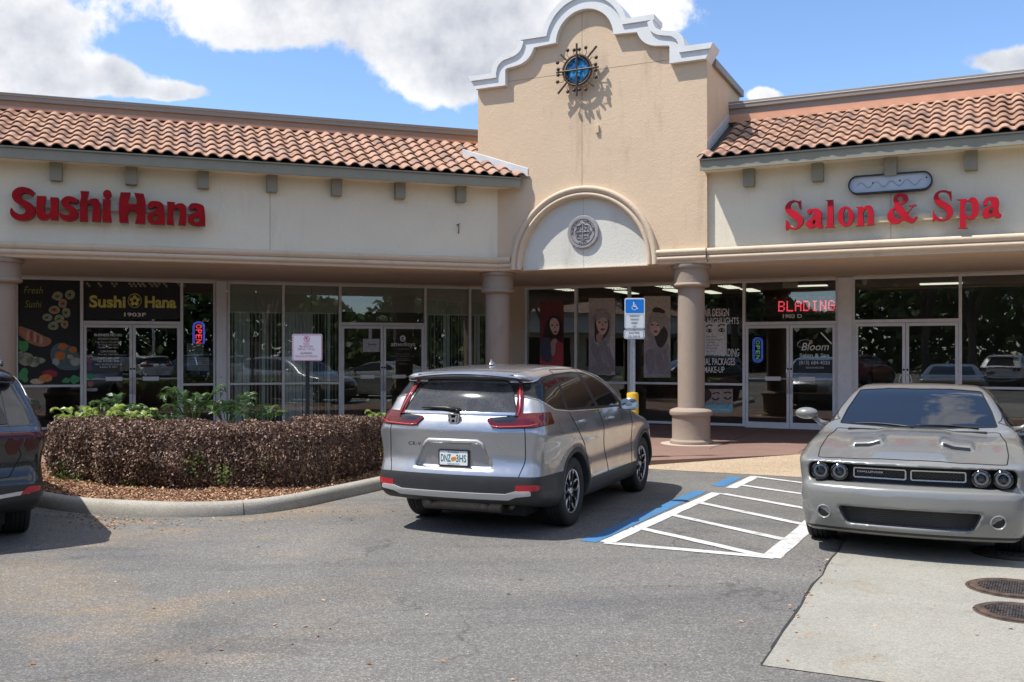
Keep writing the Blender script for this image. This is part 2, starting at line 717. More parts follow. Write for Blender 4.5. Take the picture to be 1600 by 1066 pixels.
def asphalt_mat():
    m, nt, b = new_mat('worn_asphalt')
    p = geo_pos(nt)
    big = tex_noise(nt, .35, 5, .6, vec=p, dist=.8)
    c = ramp_node(nt, big, [(.32, (.130, .126, .119)), (.5, (.162, .156, .146)), (.68, (.195, .186, .172))])
    # ochre silt washed in from the beds
    silt = tex_noise(nt, .55, 6, .62, vec=p, stretch=(1.0, 1.6, 1), dist=1.2)
    sep = nt.nodes.new('ShaderNodeSeparateXYZ')
    nt.links.new(p, sep.inputs[0])
    mask = mth(nt, 'MULTIPLY', mth(nt, 'SUBTRACT', -.3, sep.outputs[0]), .45)
    mask = mth(nt, 'MINIMUM', mth(nt, 'MAXIMUM', mask, .12), 1.0)
    sm = mth(nt, 'MULTIPLY', ramp_node(nt, silt, [(.47, (0, 0, 0)), (.66, (1, 1, 1))]), mask)
    c = mixc(nt, mth(nt, 'MULTIPLY', sm, .75), c, (.24, .185, .125))
    # dark drips and tyre-worn bands
    dark = tex_noise(nt, .9, 5, .6, vec=p, stretch=(.35, 1.3, 1), dist=.5)
    c = mixc(nt, mth(nt, 'MULTIPLY', ramp_node(nt, dark, [(.52, (0, 0, 0)), (.68, (1, 1, 1))]), .6), c, (.10, .10, .102))
    # oil spots
    sp = nt.nodes.new('ShaderNodeTexVoronoi')
    sp.inputs['Scale'].default_value = .9
    nt.links.new(p, sp.inputs['Vector'])
    c = mixc(nt, mth(nt, 'MULTIPLY', ramp_node(nt, sp.outputs['Distance'], [(.03, (1, 1, 1)), (.11, (0, 0, 0))]), .35), c, (.05, .05, .05))
    # exposed aggregate: light and dark stones
    v1 = nt.nodes.new('ShaderNodeTexVoronoi')
    v1.inputs['Scale'].default_value = 95
    nt.links.new(p, v1.inputs['Vector'])
    sc = nt.nodes.new('ShaderNodeSeparateColor')
    nt.links.new(v1.outputs['Color'], sc.inputs[0])
    st = ramp_node(nt, sc.outputs[0], [(0, (.66, .66, .66)), (.45, (.90, .90, .90)), (.75, (1.08, 1.08, 1.07)), (.95, (1.4, 1.38, 1.35)), (1, (1.8, 1.76, 1.7))])
    c = mixc(nt, 1.0, c, st, 'MULTIPLY')
    # sandy grit between the stones, seen close up
    gr = tex_noise(nt, 260, 3, .7, vec=p)
    c = mixc(nt, 1.0, c, ramp_node(nt, gr, [(.3, (.84, .84, .84)), (.7, (1.14, 1.14, 1.14))]), 'MULTIPLY')
    # hairline cracks
    cr = nt.nodes.new('ShaderNodeTexVoronoi')
    cr.feature = 'DISTANCE_TO_EDGE'
    cr.inputs['Scale'].default_value = .42
    wv = nt.nodes.new('ShaderNodeVectorMath')
    wv.operation = 'ADD'
    wn = nt.nodes.new('ShaderNodeTexNoise')
    wn.inputs['Scale'].default_value = 2.5
    wn.inputs['Detail'].default_value = 6
    nt.links.new(p, wn.inputs['Vector'])
    sw = nt.nodes.new('ShaderNodeVectorMath')
    sw.operation = 'SCALE'
    sw.inputs['Scale'].default_value = .9
    nt.links.new(wn.outputs['Color'], sw.inputs[0])
    nt.links.new(p, wv.inputs[0])
    nt.links.new(sw.outputs[0], wv.inputs[1])
    nt.links.new(wv.outputs[0], cr.inputs['Vector'])
    crk = ramp_node(nt, cr.outputs['Distance'], [(.003, (1, 1, 1)), (.009, (0, 0, 0))])
    brk = ramp_node(nt, tex_noise(nt, .6, 2, .5, vec=p), [(.44, (0, 0, 0)), (.55, (1, 1, 1))])
    c = mixc(nt, mth(nt, 'MULTIPLY', mth(nt, 'MULTIPLY', crk, brk), .5), c, (.05, .048, .045))
    nt.links.new(c, b.inputs['Base Color'])
    b.inputs['Roughness'].default_value = .88
    b.inputs['Specular IOR Level'].default_value = .3
    bump(nt, b, mth(nt, 'ADD', v1.outputs['Distance'], mth(nt, 'MULTIPLY', gr, .4)), .45, .006)
    return m


def concrete_mat(name, col, agg=0.0, stain=.6, scale=1.0, bump_s=.25):
    m, nt, b = new_mat(name)
    p = geo_pos(nt)
    a = tex_noise(nt, .8 * scale, 6, .62, vec=p, dist=.5)
    c = ramp_node(nt, a, [(.3, tuple(x * .86 for x in col)), (.7, tuple(x * 1.08 for x in col))])
    s = tex_noise(nt, 1.5 * scale, 6, .65, vec=p, dist=1.0)
    c = mixc(nt, mth(nt, 'MULTIPLY', ramp_node(nt, s, [(.55, (0, 0, 0)), (.75, (1, 1, 1))]), stain * .5), c, (col[0] * .85, col[1] * .68, col[2] * .48))
    s2 = tex_noise(nt, 3.7 * scale, 5, .6, vec=p)
    c = mixc(nt, mth(nt, 'MULTIPLY', ramp_node(nt, s2, [(.60, (0, 0, 0)), (.78, (1, 1, 1))]), stain * .4), c, tuple(x * .55 for x in col))
    v = nt.nodes.new('ShaderNodeTexVoronoi')
    v.inputs['Scale'].default_value = 110
    nt.links.new(p, v.inputs['Vector'])
    sc = nt.nodes.new('ShaderNodeSeparateColor')
    nt.links.new(v.outputs['Color'], sc.inputs[0])
    st = ramp_node(nt, sc.outputs[0], [(0, (1 - .12 - agg,) * 3), (.5, (1, 1, 1)), (.92, (1.06 + agg * .5,) * 3), (1, (1.1 + agg,) * 3)])
    c = mixc(nt, 1.0, c, st, 'MULTIPLY')
    nt.links.new(c, b.inputs['Base Color'])
    b.inputs['Roughness'].default_value = .9
    b.inputs['Specular IOR Level'].default_value = .25
    bump(nt, b, mth(nt, 'ADD', tex_noise(nt, 120, 4, .6, vec=p), v.outputs['Distance']), bump_s, .005)
    return m


def paint_mat(name, col, wear=.5):
    """road paint that has worn through to the asphalt in places"""
    m, nt, b = new_mat(name)
    p = geo_pos(nt)
    f = tex_noise(nt, 9, 8, .7, vec=p)
    g = tex_noise(nt, 140, 3, .7, vec=p)
    w = mth(nt, 'ADD', f, mth(nt, 'MULTIPLY', g, .55))
    k = ramp_node(nt, w, [(.62, (1, 1, 1)), (.72, (0, 0, 0))])
    big = tex_noise(nt, 1.3, 5, .6, vec=p)
    c = ramp_node(nt, big, [(.3, tuple(x * .82 for x in col)), (.7, tuple(x * 1.02 for x in col))])
    c = mixc(nt, mth(nt, 'MULTIPLY', k, wear), c, (.16, .155, .15))
    nt.links.new(c, b.inputs['Base Color'])
    b.inputs['Roughness'].default_value = .7
    bump(nt, b, g, .3, .004)
    return m


M['asphalt'] = asphalt_mat()
M['slab'] = concrete_mat('parking_concrete', (.30, .288, .25), .10, 1.5)
M['curb'] = concrete_mat('curb_concrete', (.37, .345, .295), .12, .9, 1.6)
M['walk'] = concrete_mat('red_brown_concrete', (.235, .15, .12), .08, .8, 1.2)
M['agg'] = concrete_mat('tan_exposed_aggregate', (.42, .325, .225), .42, .4, 1.0, .5)
M['ring'] = concrete_mat('pale_concrete', (.48, .40, .33), .1, .5)
M['pwhite'] = paint_mat('white_road_paint', (.60, .60, .585), .75)
M['pblue'] = paint_mat('blue_road_paint', (.05, .18, .36), .6)
M['soil'] = pmat('mulch_soil', (.17, .095, .06), .95, var=.6, vscale=14, bmp=.8, bscale=40)

sheet('asphalt_lot', [(-220, -220), (220, -220), (220, 220), (-220, 220)], 0, M['asphalt'])

# concrete apron under the grey coupe, squared to the right wing
ax, ay = FR.loc(*ground(1186.6, 1040)[:2])
bx, by = FR.loc(*ground(1312, 862)[:2])
sx = (ax + bx) / 2
random.seed(3)
edge = [FR.w(sx + random.uniform(-.012, .012), ay + t * .35) for t in range(0, 24)]
edge[0] = FR.w(sx, ay)
sheet('concrete_slab', [tuple(p[:2]) for p in edge] + [tuple(FR.w(sx + 3.4, ay + 8.2)[:2]), tuple(FR.w(sx + 3.4, ay)[:2])], .005, M['slab'])
mb = MB()
ep = [Vector(p) for p in edge]
for p, q in zip(ep[:-1], ep[1:]):
    w0, w1 = random.uniform(.008, .022), random.uniform(.008, .022)
    d = FR.w(-1, 0) - FR.w(0, 0)
    mb.quad((p.x, p.y, .0075), (q.x, q.y, .0075), (q + d * w1).to_tuple()[:2] + (.0075,), (p + d * w0).to_tuple()[:2] + (.0075,))
o = mb.build('slab_joint', M['alu_dark'])
o['kind'] = 'structure'

# covered walkway in front of the shops, one step above the lot; the exposed-aggregate ramp cuts into it
WZ = .10
AFR, AFL = 14.15, 15.14


def isect(f1, a1, f2, a2):
    # point with f1.n.P = a1 and f2.n.P = a2
    A = np.array([f1.n, f2.n])
    return tuple(np.linalg.solve(A, np.array([a1, a2])))


ci = isect(FL, AFL, FR, AFR)
RB = [(-4.62, AFR), (-4.50, 14.40), (-2.45, 16.45), (7.0, 16.5)]
walk = [tuple(FL.w(-9, AFL)[:2]), ci] + [tuple(FR.w(*p)[:2]) for p in RB] + [tuple(FR.w(7, SR)[:2]), isect(FL, SL, FR, SR), tuple(FL.w(-9, SL)[:2])]
mb = MB()
mb.prism([walk], lambda x, y, t: (x, y, WZ - t), WZ + .05)
o = mb.build('walkway', M['walk'])
o['kind'] = 'structure'
# shallow score joints across the walkway
mb = MB()
for s in np.arange(-5.6, 6, 1.5):
    mb.box(s - .006, s + .006, 16.6, SR - .1, WZ, WZ + .0025)
mb.v = [tuple(FR.w(*v)) for v in mb.v]
o = mb.build('walkway_joint', M['dark'])
o['kind'] = 'structure'
mb = MB()
rp = [(-4.62, AFR - .02, .004), (7, AFR - .02, .004), (7, 16.5, WZ + .003), (-2.45, 16.45, WZ + .003), (-4.50, 14.40, .03)]
mb.add([tuple(FR.w(*p)) for p in rp], [(0, 1, 2, 3, 4)])
o = mb.build('aggregate_ramp', M['agg'])
o['kind'] = 'structure'
mb = MB()
for s0, s1 in ((-3.3, -3.285), (-1.6, -1.585)):
    def zz(a):
        return .004 + (a - AFR + .02) / (16.5 - AFR) * (WZ + .0) + .004
    mb.add([tuple(FR.w(s0, AFR, zz(AFR))), tuple(FR.w(s1, AFR, zz(AFR))), tuple(FR.w(s1 + .9, 15.6, zz(15.6))), tuple(FR.w(s0 + .9, 15.6, zz(15.6)))], [(0, 1, 2, 3)])
o = mb.build('ramp_joint', M['joint'])
o['kind'] = 'structure'


# painted access aisle and blue stall line (surveyed points on the lot)
def q6(x, y):
    return tuple(ground(880 + x / 3.332, 680 + y / 3.332)[:2])


def stripe(name, a, b, w0, w1, mat, z):
    a, b = Vector(a), Vector(b)
    d = (b - a).normalized()
    n = Vector((-d.y, d.x))
    L = (b - a).length
    k = max(2, int(L / .25))
    lo, hi = [], []
    for i in range(k + 1):
        t = i / k
        p = a + (b - a) * t
        w = w0 + (w1 - w0) * t
        lo.append(tuple(p - n * (w / 2 + random.uniform(-.005, .007))))
        hi.append(tuple(p + n * (w / 2 + random.uniform(-.005, .007))))
    return sheet(name, lo + hi[::-1], z, mat, parent=aisle)


aisle = bpy.data.objects.new('painted_access_aisle', None)
COL.objects.link(aisle)
aisle['kind'] = 'structure'
stripe('blue_stripe', q6(128, 556), q6(716, 292), .17, .17, M['pblue'], .004)
stripe('blue_stripe', q6(800, 267), q6(900, 220), .17, .17, M['pblue'], .004)
stripe('white_stripe', q6(225, 560), q6(800, 302), .14, .14, M['pwhite'], .005)
stripe('white_stripe', q6(872, 277), q6(1000, 216), .14, .14, M['pwhite'], .005)
stripe('white_stripe', q6(215, 562), q6(1100, 640), .10, .12, M['pwhite'], .006)
stripe('white_stripe', q6(1078, 640), q6(1262, 487), .17, .17, M['pwhite'], .005)
for (x0, y0, x1, y1) in ((415, 490, 1045, 632), (568, 418, 1150, 546), (700, 352, 1262, 470), (830, 307, 1420, 412), (930, 263, 1500, 345), (985, 217, 1560, 290)):
    stripe('white_stripe', q6(x0, y0), q6(x1, y1), .105, .105, M['pwhite'], .0075)
stripe('white_stripe', q6(1262, 487), tuple(FR.w(FR.loc(*q6(1262, 487))[0], AFR - .15)[:2]), .17, .15, M['pwhite'], .005)
# the faint stall line on the other side of the silver car
stripe('white_stripe', tuple(FR.w(-6.95, 13.9)[:2]), tuple(FR.w(-6.95, 10.4)[:2]), .1, .1, M['pwhite'], .005)


# manhole covers in the slab
def manhole(cx, cy, r, label):
    t = thing('manhole_cover', label, 'manhole cover', at=(cx, cy, .006), group='round iron covers in the concrete')
    BASE[t.name] = (0, 0, 0)
    mb = MB()
    mb.lathe([(r, 0), (r, .012), (r * .97, .014), (r * .80, .014), (r * .78, .004), (0.001, .004)], 44)
    mb.build('frame_ring', M['ironrust'], t, True, 30)
    mb = MB()
    n = int(r / .022)
    for i in range(-n, n + 1):
        for j in range(-n, n + 1):
            x, y = i * .021 + (j % 2) * .0105, j * .0185
            if x * x + y * y < (r * .75) ** 2 and random.random() < .93:
                mb.box(x - .0065, x + .0065, y - .0065, y + .0065, .004, .011 + random.random() * .003)
    o = mb.build('stud_pattern', M['ironstud'], t)
    o['kind'] = 'stuff'
    mb = MB()
    mb.lathe([(r * 1.0, .0), (r * 1.0, .003), (r * 1.09, .0015), (r * 1.09, 0)], 40)
    mb.build('grout_edge', M['ironrust'], t, True)
    return t


M['ironrust'] = pmat('rust_edged_iron', (.085, .055, .04), .8, .2, var=.6, vscale=14, bmp=.4)
M['ironstud'] = pmat('worn_iron_studs', (.085, .075, .07), .6, .4, var=.8, vscale=25)
manhole(*ground(1583, 921)[:2], .30, 'round studded iron cover in the sunlit slab, the middle one of three')
manhole(*ground(1590, 959)[:2], .255, 'round studded iron cover nearest the bottom edge of the concrete slab')
manhole(*ground(1580, 866)[:2], .30, 'round studded iron cover lying in the shade under the grey coupe')


# ------------------------------------------------------------------ planting island with its curb
CP = [(-7.25, 14.3), (-6.9, 13.3), (-6.5, 12.3), (-6.05, 11.6), (-5.5, 11.1), (-4.85, 10.68), (-4.19, 10.47), (-3.45, 10.37), (-2.93, 10.5), (-2.5, 10.9), (-2.1, 11.62), (-1.66, 12.5), (-1.2, 13.45), (-.62, 14.62), (-.33, 15.2)]
cpath = [Vector((p[0], p[1], 0)) for p in catmull(CP, False, 10)]


def path_len(P):
    L = [0]
    for a, b in zip(P[:-1], P[1:]):
        L.append(L[-1] + (b - a).length)
    return L


cl = path_len(cpath)


def at_len(P, L, d):
    d = max(0, min(L[-1] - 1e-6, d))
    i = max(0, np.searchsorted(L, d) - 1)
    t = (d - L[i]) / (L[i + 1] - L[i])
    p = P[i].lerp(P[i + 1], t)
    e = 0.12
    i0, i1 = max(0, i - 1), min(len(P) - 1, i + 2)
    tg = (P[i1] - P[i0]).normalized()
    return p, tg


curb = bpy.data.objects.new('curb', None)
COL.objects.link(curb)
curb['kind'] = 'structure'
cprof = [(0, -.02), (.0, .02), (.012, .085), (.03, .122), (.055, .14), (.10, .148), (.150, .147), (.165, .14), (.168, -.02)]
dj = cl[-1]
# one joint stands where the photograph shows it
best = min(range(len(cpath)), key=lambda i: (cpath[i] - Vector(ground(380, 806))).length)
joints = [0]
d = cl[best]
js = [d]
while js[0] > 3.05:
    js.insert(0, js[0] - 3.05)
while js[-1] < cl[-1] - 3.05:
    js.append(js[-1] + 3.05)
js = [0] + js + [cl[-1]]
for a, b in zip(js[:-1], js[1:]):
    mb = MB()
    k = max(2, int((b - a) / .09))
    fr = []
    for i in range(k + 1):
        p, tg = at_len(cpath, cl, a + .006 + (b - a - .012) * i / k)
        inn = Vector((-tg.y, tg.x, 0))
        fr.append((p, inn, Vector((0, 0, 1))))
    mb.sweep(cprof, fr)
    n = len(cprof)
    mb.f.append(tuple(range(n)))
    mb.f.append(tuple(k * n + j for j in range(n)))
    mb.build('curb_segment', M['curb'], curb, True, 40)
inner = []
for i in range(0, 70):
    p, tg = at_len(cpath, cl, cl[-1] * i / 69)
    inner.append(p + Vector((-tg.y, tg.x, 0)) * .16)
isl = [tuple(p[:2]) for p in inner]
e0, e1 = FL.loc(*isl[-1]), FL.loc(*isl[0])
mb = MB()
poly = isl + [tuple(FL.w(min(e0[0], FL.loc(*ci)[0] - .02), AFL + .0)[:2]), tuple(FL.w(e1[0], AFL)[:2])]
ok_tris = tessellate_polygon([[Vector((p[0], p[1], 0)) for p in poly]])
mb.add([(p[0], p[1], .118) for p in poly], [tuple(t) for t in ok_tris])
bed = mb.build('planting_bed_soil', M['soil'])
bed['kind'] = 'structure'


# ------------------------------------------------------------------ the wings
PC = [(0, 3.665), (.06, 3.665), (.09, 3.655), (.108, 3.635), (.112, 3.61), (.10, 3.58), (.078, 3.558), (.055, 3.548), (.05, 3.541), (.075, 3.533), (.09, 3.52), (.094, 3.50), (.088, 3.478), (.07, 3.462), (.045, 3.455), (.032, 3.445), (.03, 3.405), (-.02, 3.405)]
EAVE_OUT, EZ0, EZ1, SLOPE, RUN = .47, 5.0, 5.17, .5, 2.12


def stile(mbs, mat_mb, s0, s1, z0, z1, a, d0=.05, d1=.06):
    mat_mb.cbox(s0, s1, a - d0, a + d1, z0, z1, .004)


def tile_mesh():
    me = bpy.data.meshes.new('roof_tile')
    prof = [(-.018, -.004), (0, .010), (.022, .031), (.05, .046), (.08, .050), (.11, .044), (.135, .028), (.152, .010), (.172, -.006), (.20, -.013), (.232, -.009), (.25, -.002)]
    L, th = .405, .020
    vs, n = [], len(prof)
    for (y, zo) in ((0, .044), (L, .0)):
        for (x, z) in prof:
            vs.append((x, y, z + zo))
        for (x, z) in prof:
            vs.append((x, y, z + zo - th))
    fs = []
    for j in range(n - 1):
        fs.append((j, j + 1, 2 * n + j + 1, 2 * n + j))              # top
        fs.append((n + j + 1, n + j, 3 * n + j, 3 * n + j + 1))      # bottom
        fs.append((j + 1, j, n + j, n + j + 1))                      # front
    fs.append((0, 2 * n, 3 * n, n))
    fs.append((n - 1, 2 * n - 1, 4 * n - 1, 3 * n - 1))
    me.from_pydata(vs, [], fs)
    me.materials.append(M['tile'])
    me.shade_smooth()
    me.set_sharp_from_angle(angle=R(50))
    return me


TILE = tile_mesh()


def roof_tiles(parent, frame, s0, s1, r0, r1, a_e, keep, row=.338):
    """tiles nearest the picture are single parts, the run beyond the frame is one joined part"""
    pitch = .25
    off = BASE[parent.name]
    ang = math.atan(SLOPE)
    far = MB()
    smin, smax = min(s0, r0), max(s1, r1)
    i = 0
    n0 = int(round((smin - s0) / pitch))
    n1 = int(round((smax - s0) / pitch))
    for i in range(n0, n1):
        for k in range(7):
            s = s0 + i * pitch
            d = k * row
            a = a_e - .045 + d * math.cos(ang)
            z = EZ1 + .035 + d * math.sin(ang)
            if not keep(s + .12, a + .12):
                continue
            rot = Matrix.Rotation(ang + random.gauss(0, .006), 4, 'X') @ Matrix.Rotation(random.gauss(0, .007), 4, 'Z')
            T = Matrix.Translation((s - off[0] + random.gauss(0, .0025), a - off[1] + random.gauss(0, .004), z - off[2] + random.gauss(0, .0015))) @ rot
            if s0 <= s < s1 - .001:
                o = bpy.data.objects.new('roof_tile', TILE)
                COL.objects.link(o)
                o.parent = parent
                o.matrix_local = T
            else:
                T2 = Matrix.Translation(off) @ T
                far.add([tuple(T2 @ v.co) for v in TILE.vertices], [tuple(p.vertices) for p in TILE.polygons])
    if far.v:
        o = far.build('roof_tiles_beyond', M['tile'], parent)
        o['kind'] = 'stuff'


def wing_shell(parent, fr, s0, s1, af, s0r, s1r, run=RUN, zcap=6.56):
    """eave board, gutter, soffit, roof deck, flashing, parapet; the run s0..s1 of the fascia"""
    ae = af - EAVE_OUT
    mb = MB().box(s0r, s1r, ae, ae + .045, EZ0, EZ1)
    mb.build('eave_board', M['eave'], parent)
    mb = MB().cbox(s0r, s1r, ae - .035, ae + .05, EZ1 + .002, EZ1 + .03, .006)
    mb.build('drip_edge', M['eave'], parent)
    MB().box(s0r, s1r, ae + .046, af + .1, EZ0 + .03, EZ0 + .05).build('eave_soffit', M['cream'], parent)
    ar = ae + run
    zr = EZ1 + run * SLOPE
    mb = MB()
    mb.add([(s0r, ae, EZ1 + .031), (s1r, ae, EZ1 + .031), (s1r, ar, zr + .02), (s0r, ar, zr + .02)], [(0, 1, 2, 3)])
    mb.build('roof_underlay', M['alu_dark'], parent)
    MB().box(s0r, s1r, ar - .09, ar + .005, zr + .075, zr + .085).box(s0r, s1r, ar - .095, ar - .085, zr + .05, zr + .088).build('ridge_flashing', M['salmon'], parent)
    MB().box(s0r, s1r, ar, ar + .25, zr - .3, zcap).build('parapet_wall', M['cap'] if fr is FR else M['capwall'], parent)
    MB().box(s0r, s1r, ar - .004, ar, zr + .088, zr + (.22 if fr is FR else .13)).build('flashing_strip', M['salmon'], parent)
    mb = MB().cbox(s0r, s1r, ar - .05, ar + .3, zcap, zcap + .14, .01)
    mb.build('parapet_cap', M['cap'], parent)
    MB().cbox(s0r, s1r, ar - .062, ar + .31, zcap + .082, zcap + .092, .002).build('cap_seam', M['white_trim'] if fr is FR else M['capwall'], parent)
    mb = MB().box(s0r, s1r, ar + .25, ar + 9, 6.3, 6.4).box(s0r, s1r, ar + 8.8, ar + 9, 0, 6.3)
    mb.build('flat_roof', M['dark2'], parent)


def bracket(parent, s, af, frame):
    mb = MB().cbox(s - .095, s + .095, af - .17, af + .0, 4.72, EZ0 + .03, .008)
    mb.build('bracket', M['eave'], parent)


# left wing --------------------------------------------------------
cornerL = FL.loc(*isect(FL, AL, FR, AT))[0]        # s on the left frame of the inside corner
cornerR = FR.loc(*isect(FL, AL, FR, AT))[0]
gcL = FL.loc(*isect(FL, SL, FR, SR))[0]
gcR = FR.loc(*isect(FL, SL, FR, SR))[0]
LW = thing('shop_wing', 'long cream shop wing with clay tile roof, left of the gabled tower', 'building', FL, (cornerL, AL, 0), 'the joined parts of the shopping centre')
S0 = -11.0
MB().box(S0, cornerL + .1, AL, AL + .35, 3.41, EZ0 + .3).build('fascia_wall', M['cream'], LW)
s422 = FL.s(422, AL)
MB().box(s422 - .006, s422 + .006, AL - .002, AL + .01, 3.66, EZ0).build('control_joint', M['joint_c'], LW)
for px in (1545,):
    pass
mb = MB()
mit = (TR_ + TL_) / 2
mb.sweep([(u, v) for (u, v) in PC], [((S0, AL, 0), (0, -1, 0), (0, 0, 1)), ((cornerL, AL, 0), (math.tan(mit), -1, 0), (0, 0, 1))])
mb.build('cornice', M['cornice'], LW, True, 40)
MB().box(S0, cornerL + .02, AL + .001, AL + .56, 3.395, 3.41).build('beam_underside', M['cornice'], LW)
sof = [FL.w(S0, AL + .5), Vector((*isect(FL, AL + .5, FR, AT + .5), 0)), Vector((*isect(FL, SL, FR, SR), 0)), FL.w(S0, SL)]
mb = MB()
mb.add([(*FL.loc(p.x, p.y), 3.43) for p in sof], [(0, 1, 2, 3)])
mb.build('walkway_ceiling', M['soffit'], LW)
MB().box(S0, gcL, SL - .06, SL + .2, 3.395, 3.60).build('window_head', M['soffit'], LW)


def front_of_tower(s, a):
    w = FL.w(s, a)
    sr, ar = FR.loc(w.x, w.y)
    return ar < AT + .12 or sr < -8.95


wing_shell(LW, FL, S0, cornerL, AL, S0, cornerL + .32, 2.06, 6.43)
roof_tiles(LW, FL, -4.3, 6.2, -8.0, 6.7, AL - EAVE_OUT, front_of_tower, .322)
for s in (-3.28, -2.03, -.83, .37, 1.57, 2.75, 3.96, 5.17):
    bracket(LW, s, AL, FL)
# conduit stub on the cream wall
sc_, zc_ = FL.s(716, AL), FL.z(716, 358, AL)
mb = MB()
mb.tube([(sc_ - .02, AL - .03, zc_ + .09), (sc_, AL - .05, zc_ + .05), (sc_, AL - .04, zc_ - .02), (sc_ + .005, AL - .02, zc_ - .09)], .009, 6)
mb.tube([(sc_ - .03, AL, zc_ + .07), (sc_ + .02, AL - .06, zc_ + .10)], .008, 5)
mb.build('wire_stub', M['alu_dark'], LW, True)

# right wing -------------------------------------------------------
TE = -4.28
RW = thing('shop_wing', 'cream shop wing with tiled roof right of the gabled tower, behind the serif letters', 'building', FR, (TE, ARF, 0), 'the joined parts of the shopping centre')
S1 = 7.0
MB().box(TE - .02, S1, ARF, ARF + .35, 3.41, EZ0 + .3).build('fascia_wall', M['cream'], RW)
for px in (1392, ):
    s = FR.s(px, ARF)
    MB().box(s - .005, s + .005, ARF - .002, ARF + .01, 3.66, EZ0).build('control_joint', M['joint_c'], RW)
mb = MB()
mb.sweep([(u + .06, v) for (u, v) in PC], [((TE + .012, ARF, 0), (0, -1, 0), (0, 0, 1)), ((S1, ARF, 0), (0, -1, 0), (0, 0, 1))])
mb.f.append(tuple(range(len(PC))))
mb.build('cornice', M['cornice'], RW, True, 40)
MB().box(TE - .3, S1, AT + .001, AT + .56, 3.395, 3.41).build('beam_underside', M['cornice'], RW)
sof = [Vector((*isect(FL, AL + .5, FR, AT + .5), 0)), FR.w(S1, AT + .5), FR.w(S1, SR), Vector((*isect(FL, SL, FR, SR), 0))]
mb = MB()
mb.add([(*FR.loc(p.x, p.y), 3.43) for p in sof], [(0, 1, 2, 3)])
mb.build('walkway_ceiling', M['soffit'], RW)
MB().box(gcR, S1, SR - .06, SR + .2, 3.395, 3.60).build('window_head', M['soffit'], RW)
wing_shell(RW, FR, TE, S1, ARF, TE - .04, S1)
roof_tiles(RW, FR, TE - .06, 2.44, TE - .06, 5.5, ARF - EAVE_OUT, lambda s, a: s > TE - .08 and (a < AT - .05 or s > TE + .1))
for s in (-3.53, -2.36, -1.19, .02, 1.2):
    bracket(RW, s, ARF, FR)

# the tower --------------------------------------------------------
TC = -6.61
TW = thing('gabled_tower', 'tan stucco tower with curved white mission gable between the two shop wings', 'building', FR, (TC, AT, 0), 'the joined parts of the shopping centre')
arcR, arcZ, arcC = 1.29, 3.46, -6.68


def arc(cx, cz, r, a0, a1, n):
    return [(cx + r * math.cos(R(a0 + (a1 - a0) * i / n)), cz + r * math.sin(R(a0 + (a1 - a0) * i / n))) for i in range(n + 1)]


inn = arc(0, 7.72, .585, 90, 2, 14) + [(1.04, 7.715)] + catmull([(1.05, 7.70), (1.10, 7.60), (1.19, 7.50), (1.33, 7.43), (1.50, 7.40), (1.63, 7.385)], False, 4) + [(1.665, 7.36), (1.665, 7.055), (2.33, 7.055)]
outr = arc(0, 7.75, .775, 90, 10, 14) + [(.775, 7.885), (1.335, 7.885), (1.255, 7.86)] + catmull([(1.26, 7.82), (1.31, 7.70), (1.42, 7.61), (1.56, 7.568), (1.71, 7.53), (1.81, 7.44), (1.85, 7.31)], False, 4) + [(1.85, 7.218), (2.42, 7.218)]
outr[-1] = (2.42, 7.218)
cop = arc(0, 7.76, .88, 90, 16, 14) + [(.90, 7.985), (1.385, 7.985), (1.385, 7.887), (1.36, 7.887)] + catmull([(1.37, 7.81), (1.42, 7.73), (1.51, 7.675), (1.63, 7.645), (1.79, 7.605), (1.91, 7.51), (1.95, 7.40)], False, 4) + [(1.96, 7.318), (2.47, 7.318)]


def full(h):
    return [(TC - x, z) for (x, z) in h[::-1]][:-1] + [(TC + x, z) for (x, z) in h]


fi, fo, fc = full(inn), full(outr), full(cop)
ti = [(TC - 2.33, 3.405)] + [(arcC - arcR, 3.405)] + arc(arcC, arcZ, arcR, 180, 0, 32) + [(arcC + arcR, 3.405), (TC + 2.33, 3.405)]
wall = ti + [p for p in fo[::-1] if abs(p[0] - TC) < 2.34] if False else ti + [(TC + 2.33, 7.10)] + [(p[0], p[1]) for p in fi[::-1]][1:-1] + [(TC - 2.33, 7.10)]
mb = MB()
mb.prism([wall], lambda x, y, t: (x, AT + t, y), .34)
mb.build('front_wall', M['tan'], TW)
# the part of the wall behind the white trim
mb = MB()
mb.prism([fo + fi[::-1]], lambda x, y, t: (x, AT - .115 + t, y), .46)
mb.build('gable_trim', M['white_trim'], TW)
mb = MB()
mb.prism([fc + fo[::-1]], lambda x, y, t: (x, AT - .150 + t, y), .53)
mb.build('gable_coping', M['white_trim'], TW)
mb = MB().box(TC + 2.0, TC + 2.33, AT + .34, 19.85, 3.44, 7.05).box(TC - 2.33, TC - 2.0, AT + .34, 19.85, 3.44, 7.05).box(TC - 2.0, TC + 2.0, 19.5, 19.85, 3.44, 7.05)
mb.box(TC - 2.0, TC + 2.0, AT + .34, 19.5, 6.8, 6.9)
mb.build('side_walls', M['tan'], TW)
MB().cbox(TC + 2.28, TC + 2.40, AT + .40, 19.95, 7.05, 7.19, .01).build('side_cap', M['cap'], TW)
MB().cbox(TC - 2.40, TC - 2.28, AT + .40, 19.95, 7.05, 7.19, .01).build('side_cap', M['cap'], TW)
# tympanum
mb = MB()
mb.prism([[(arcC - arcR - .02, 3.405)] + arc(arcC, arcZ, arcR + .02, 180, 0, 32) + [(arcC + arcR + .02, 3.405)]], lambda x, y, t: (x, AT + .075 + t, y), .2)
mb.build('tympanum', M['tymp'], TW)
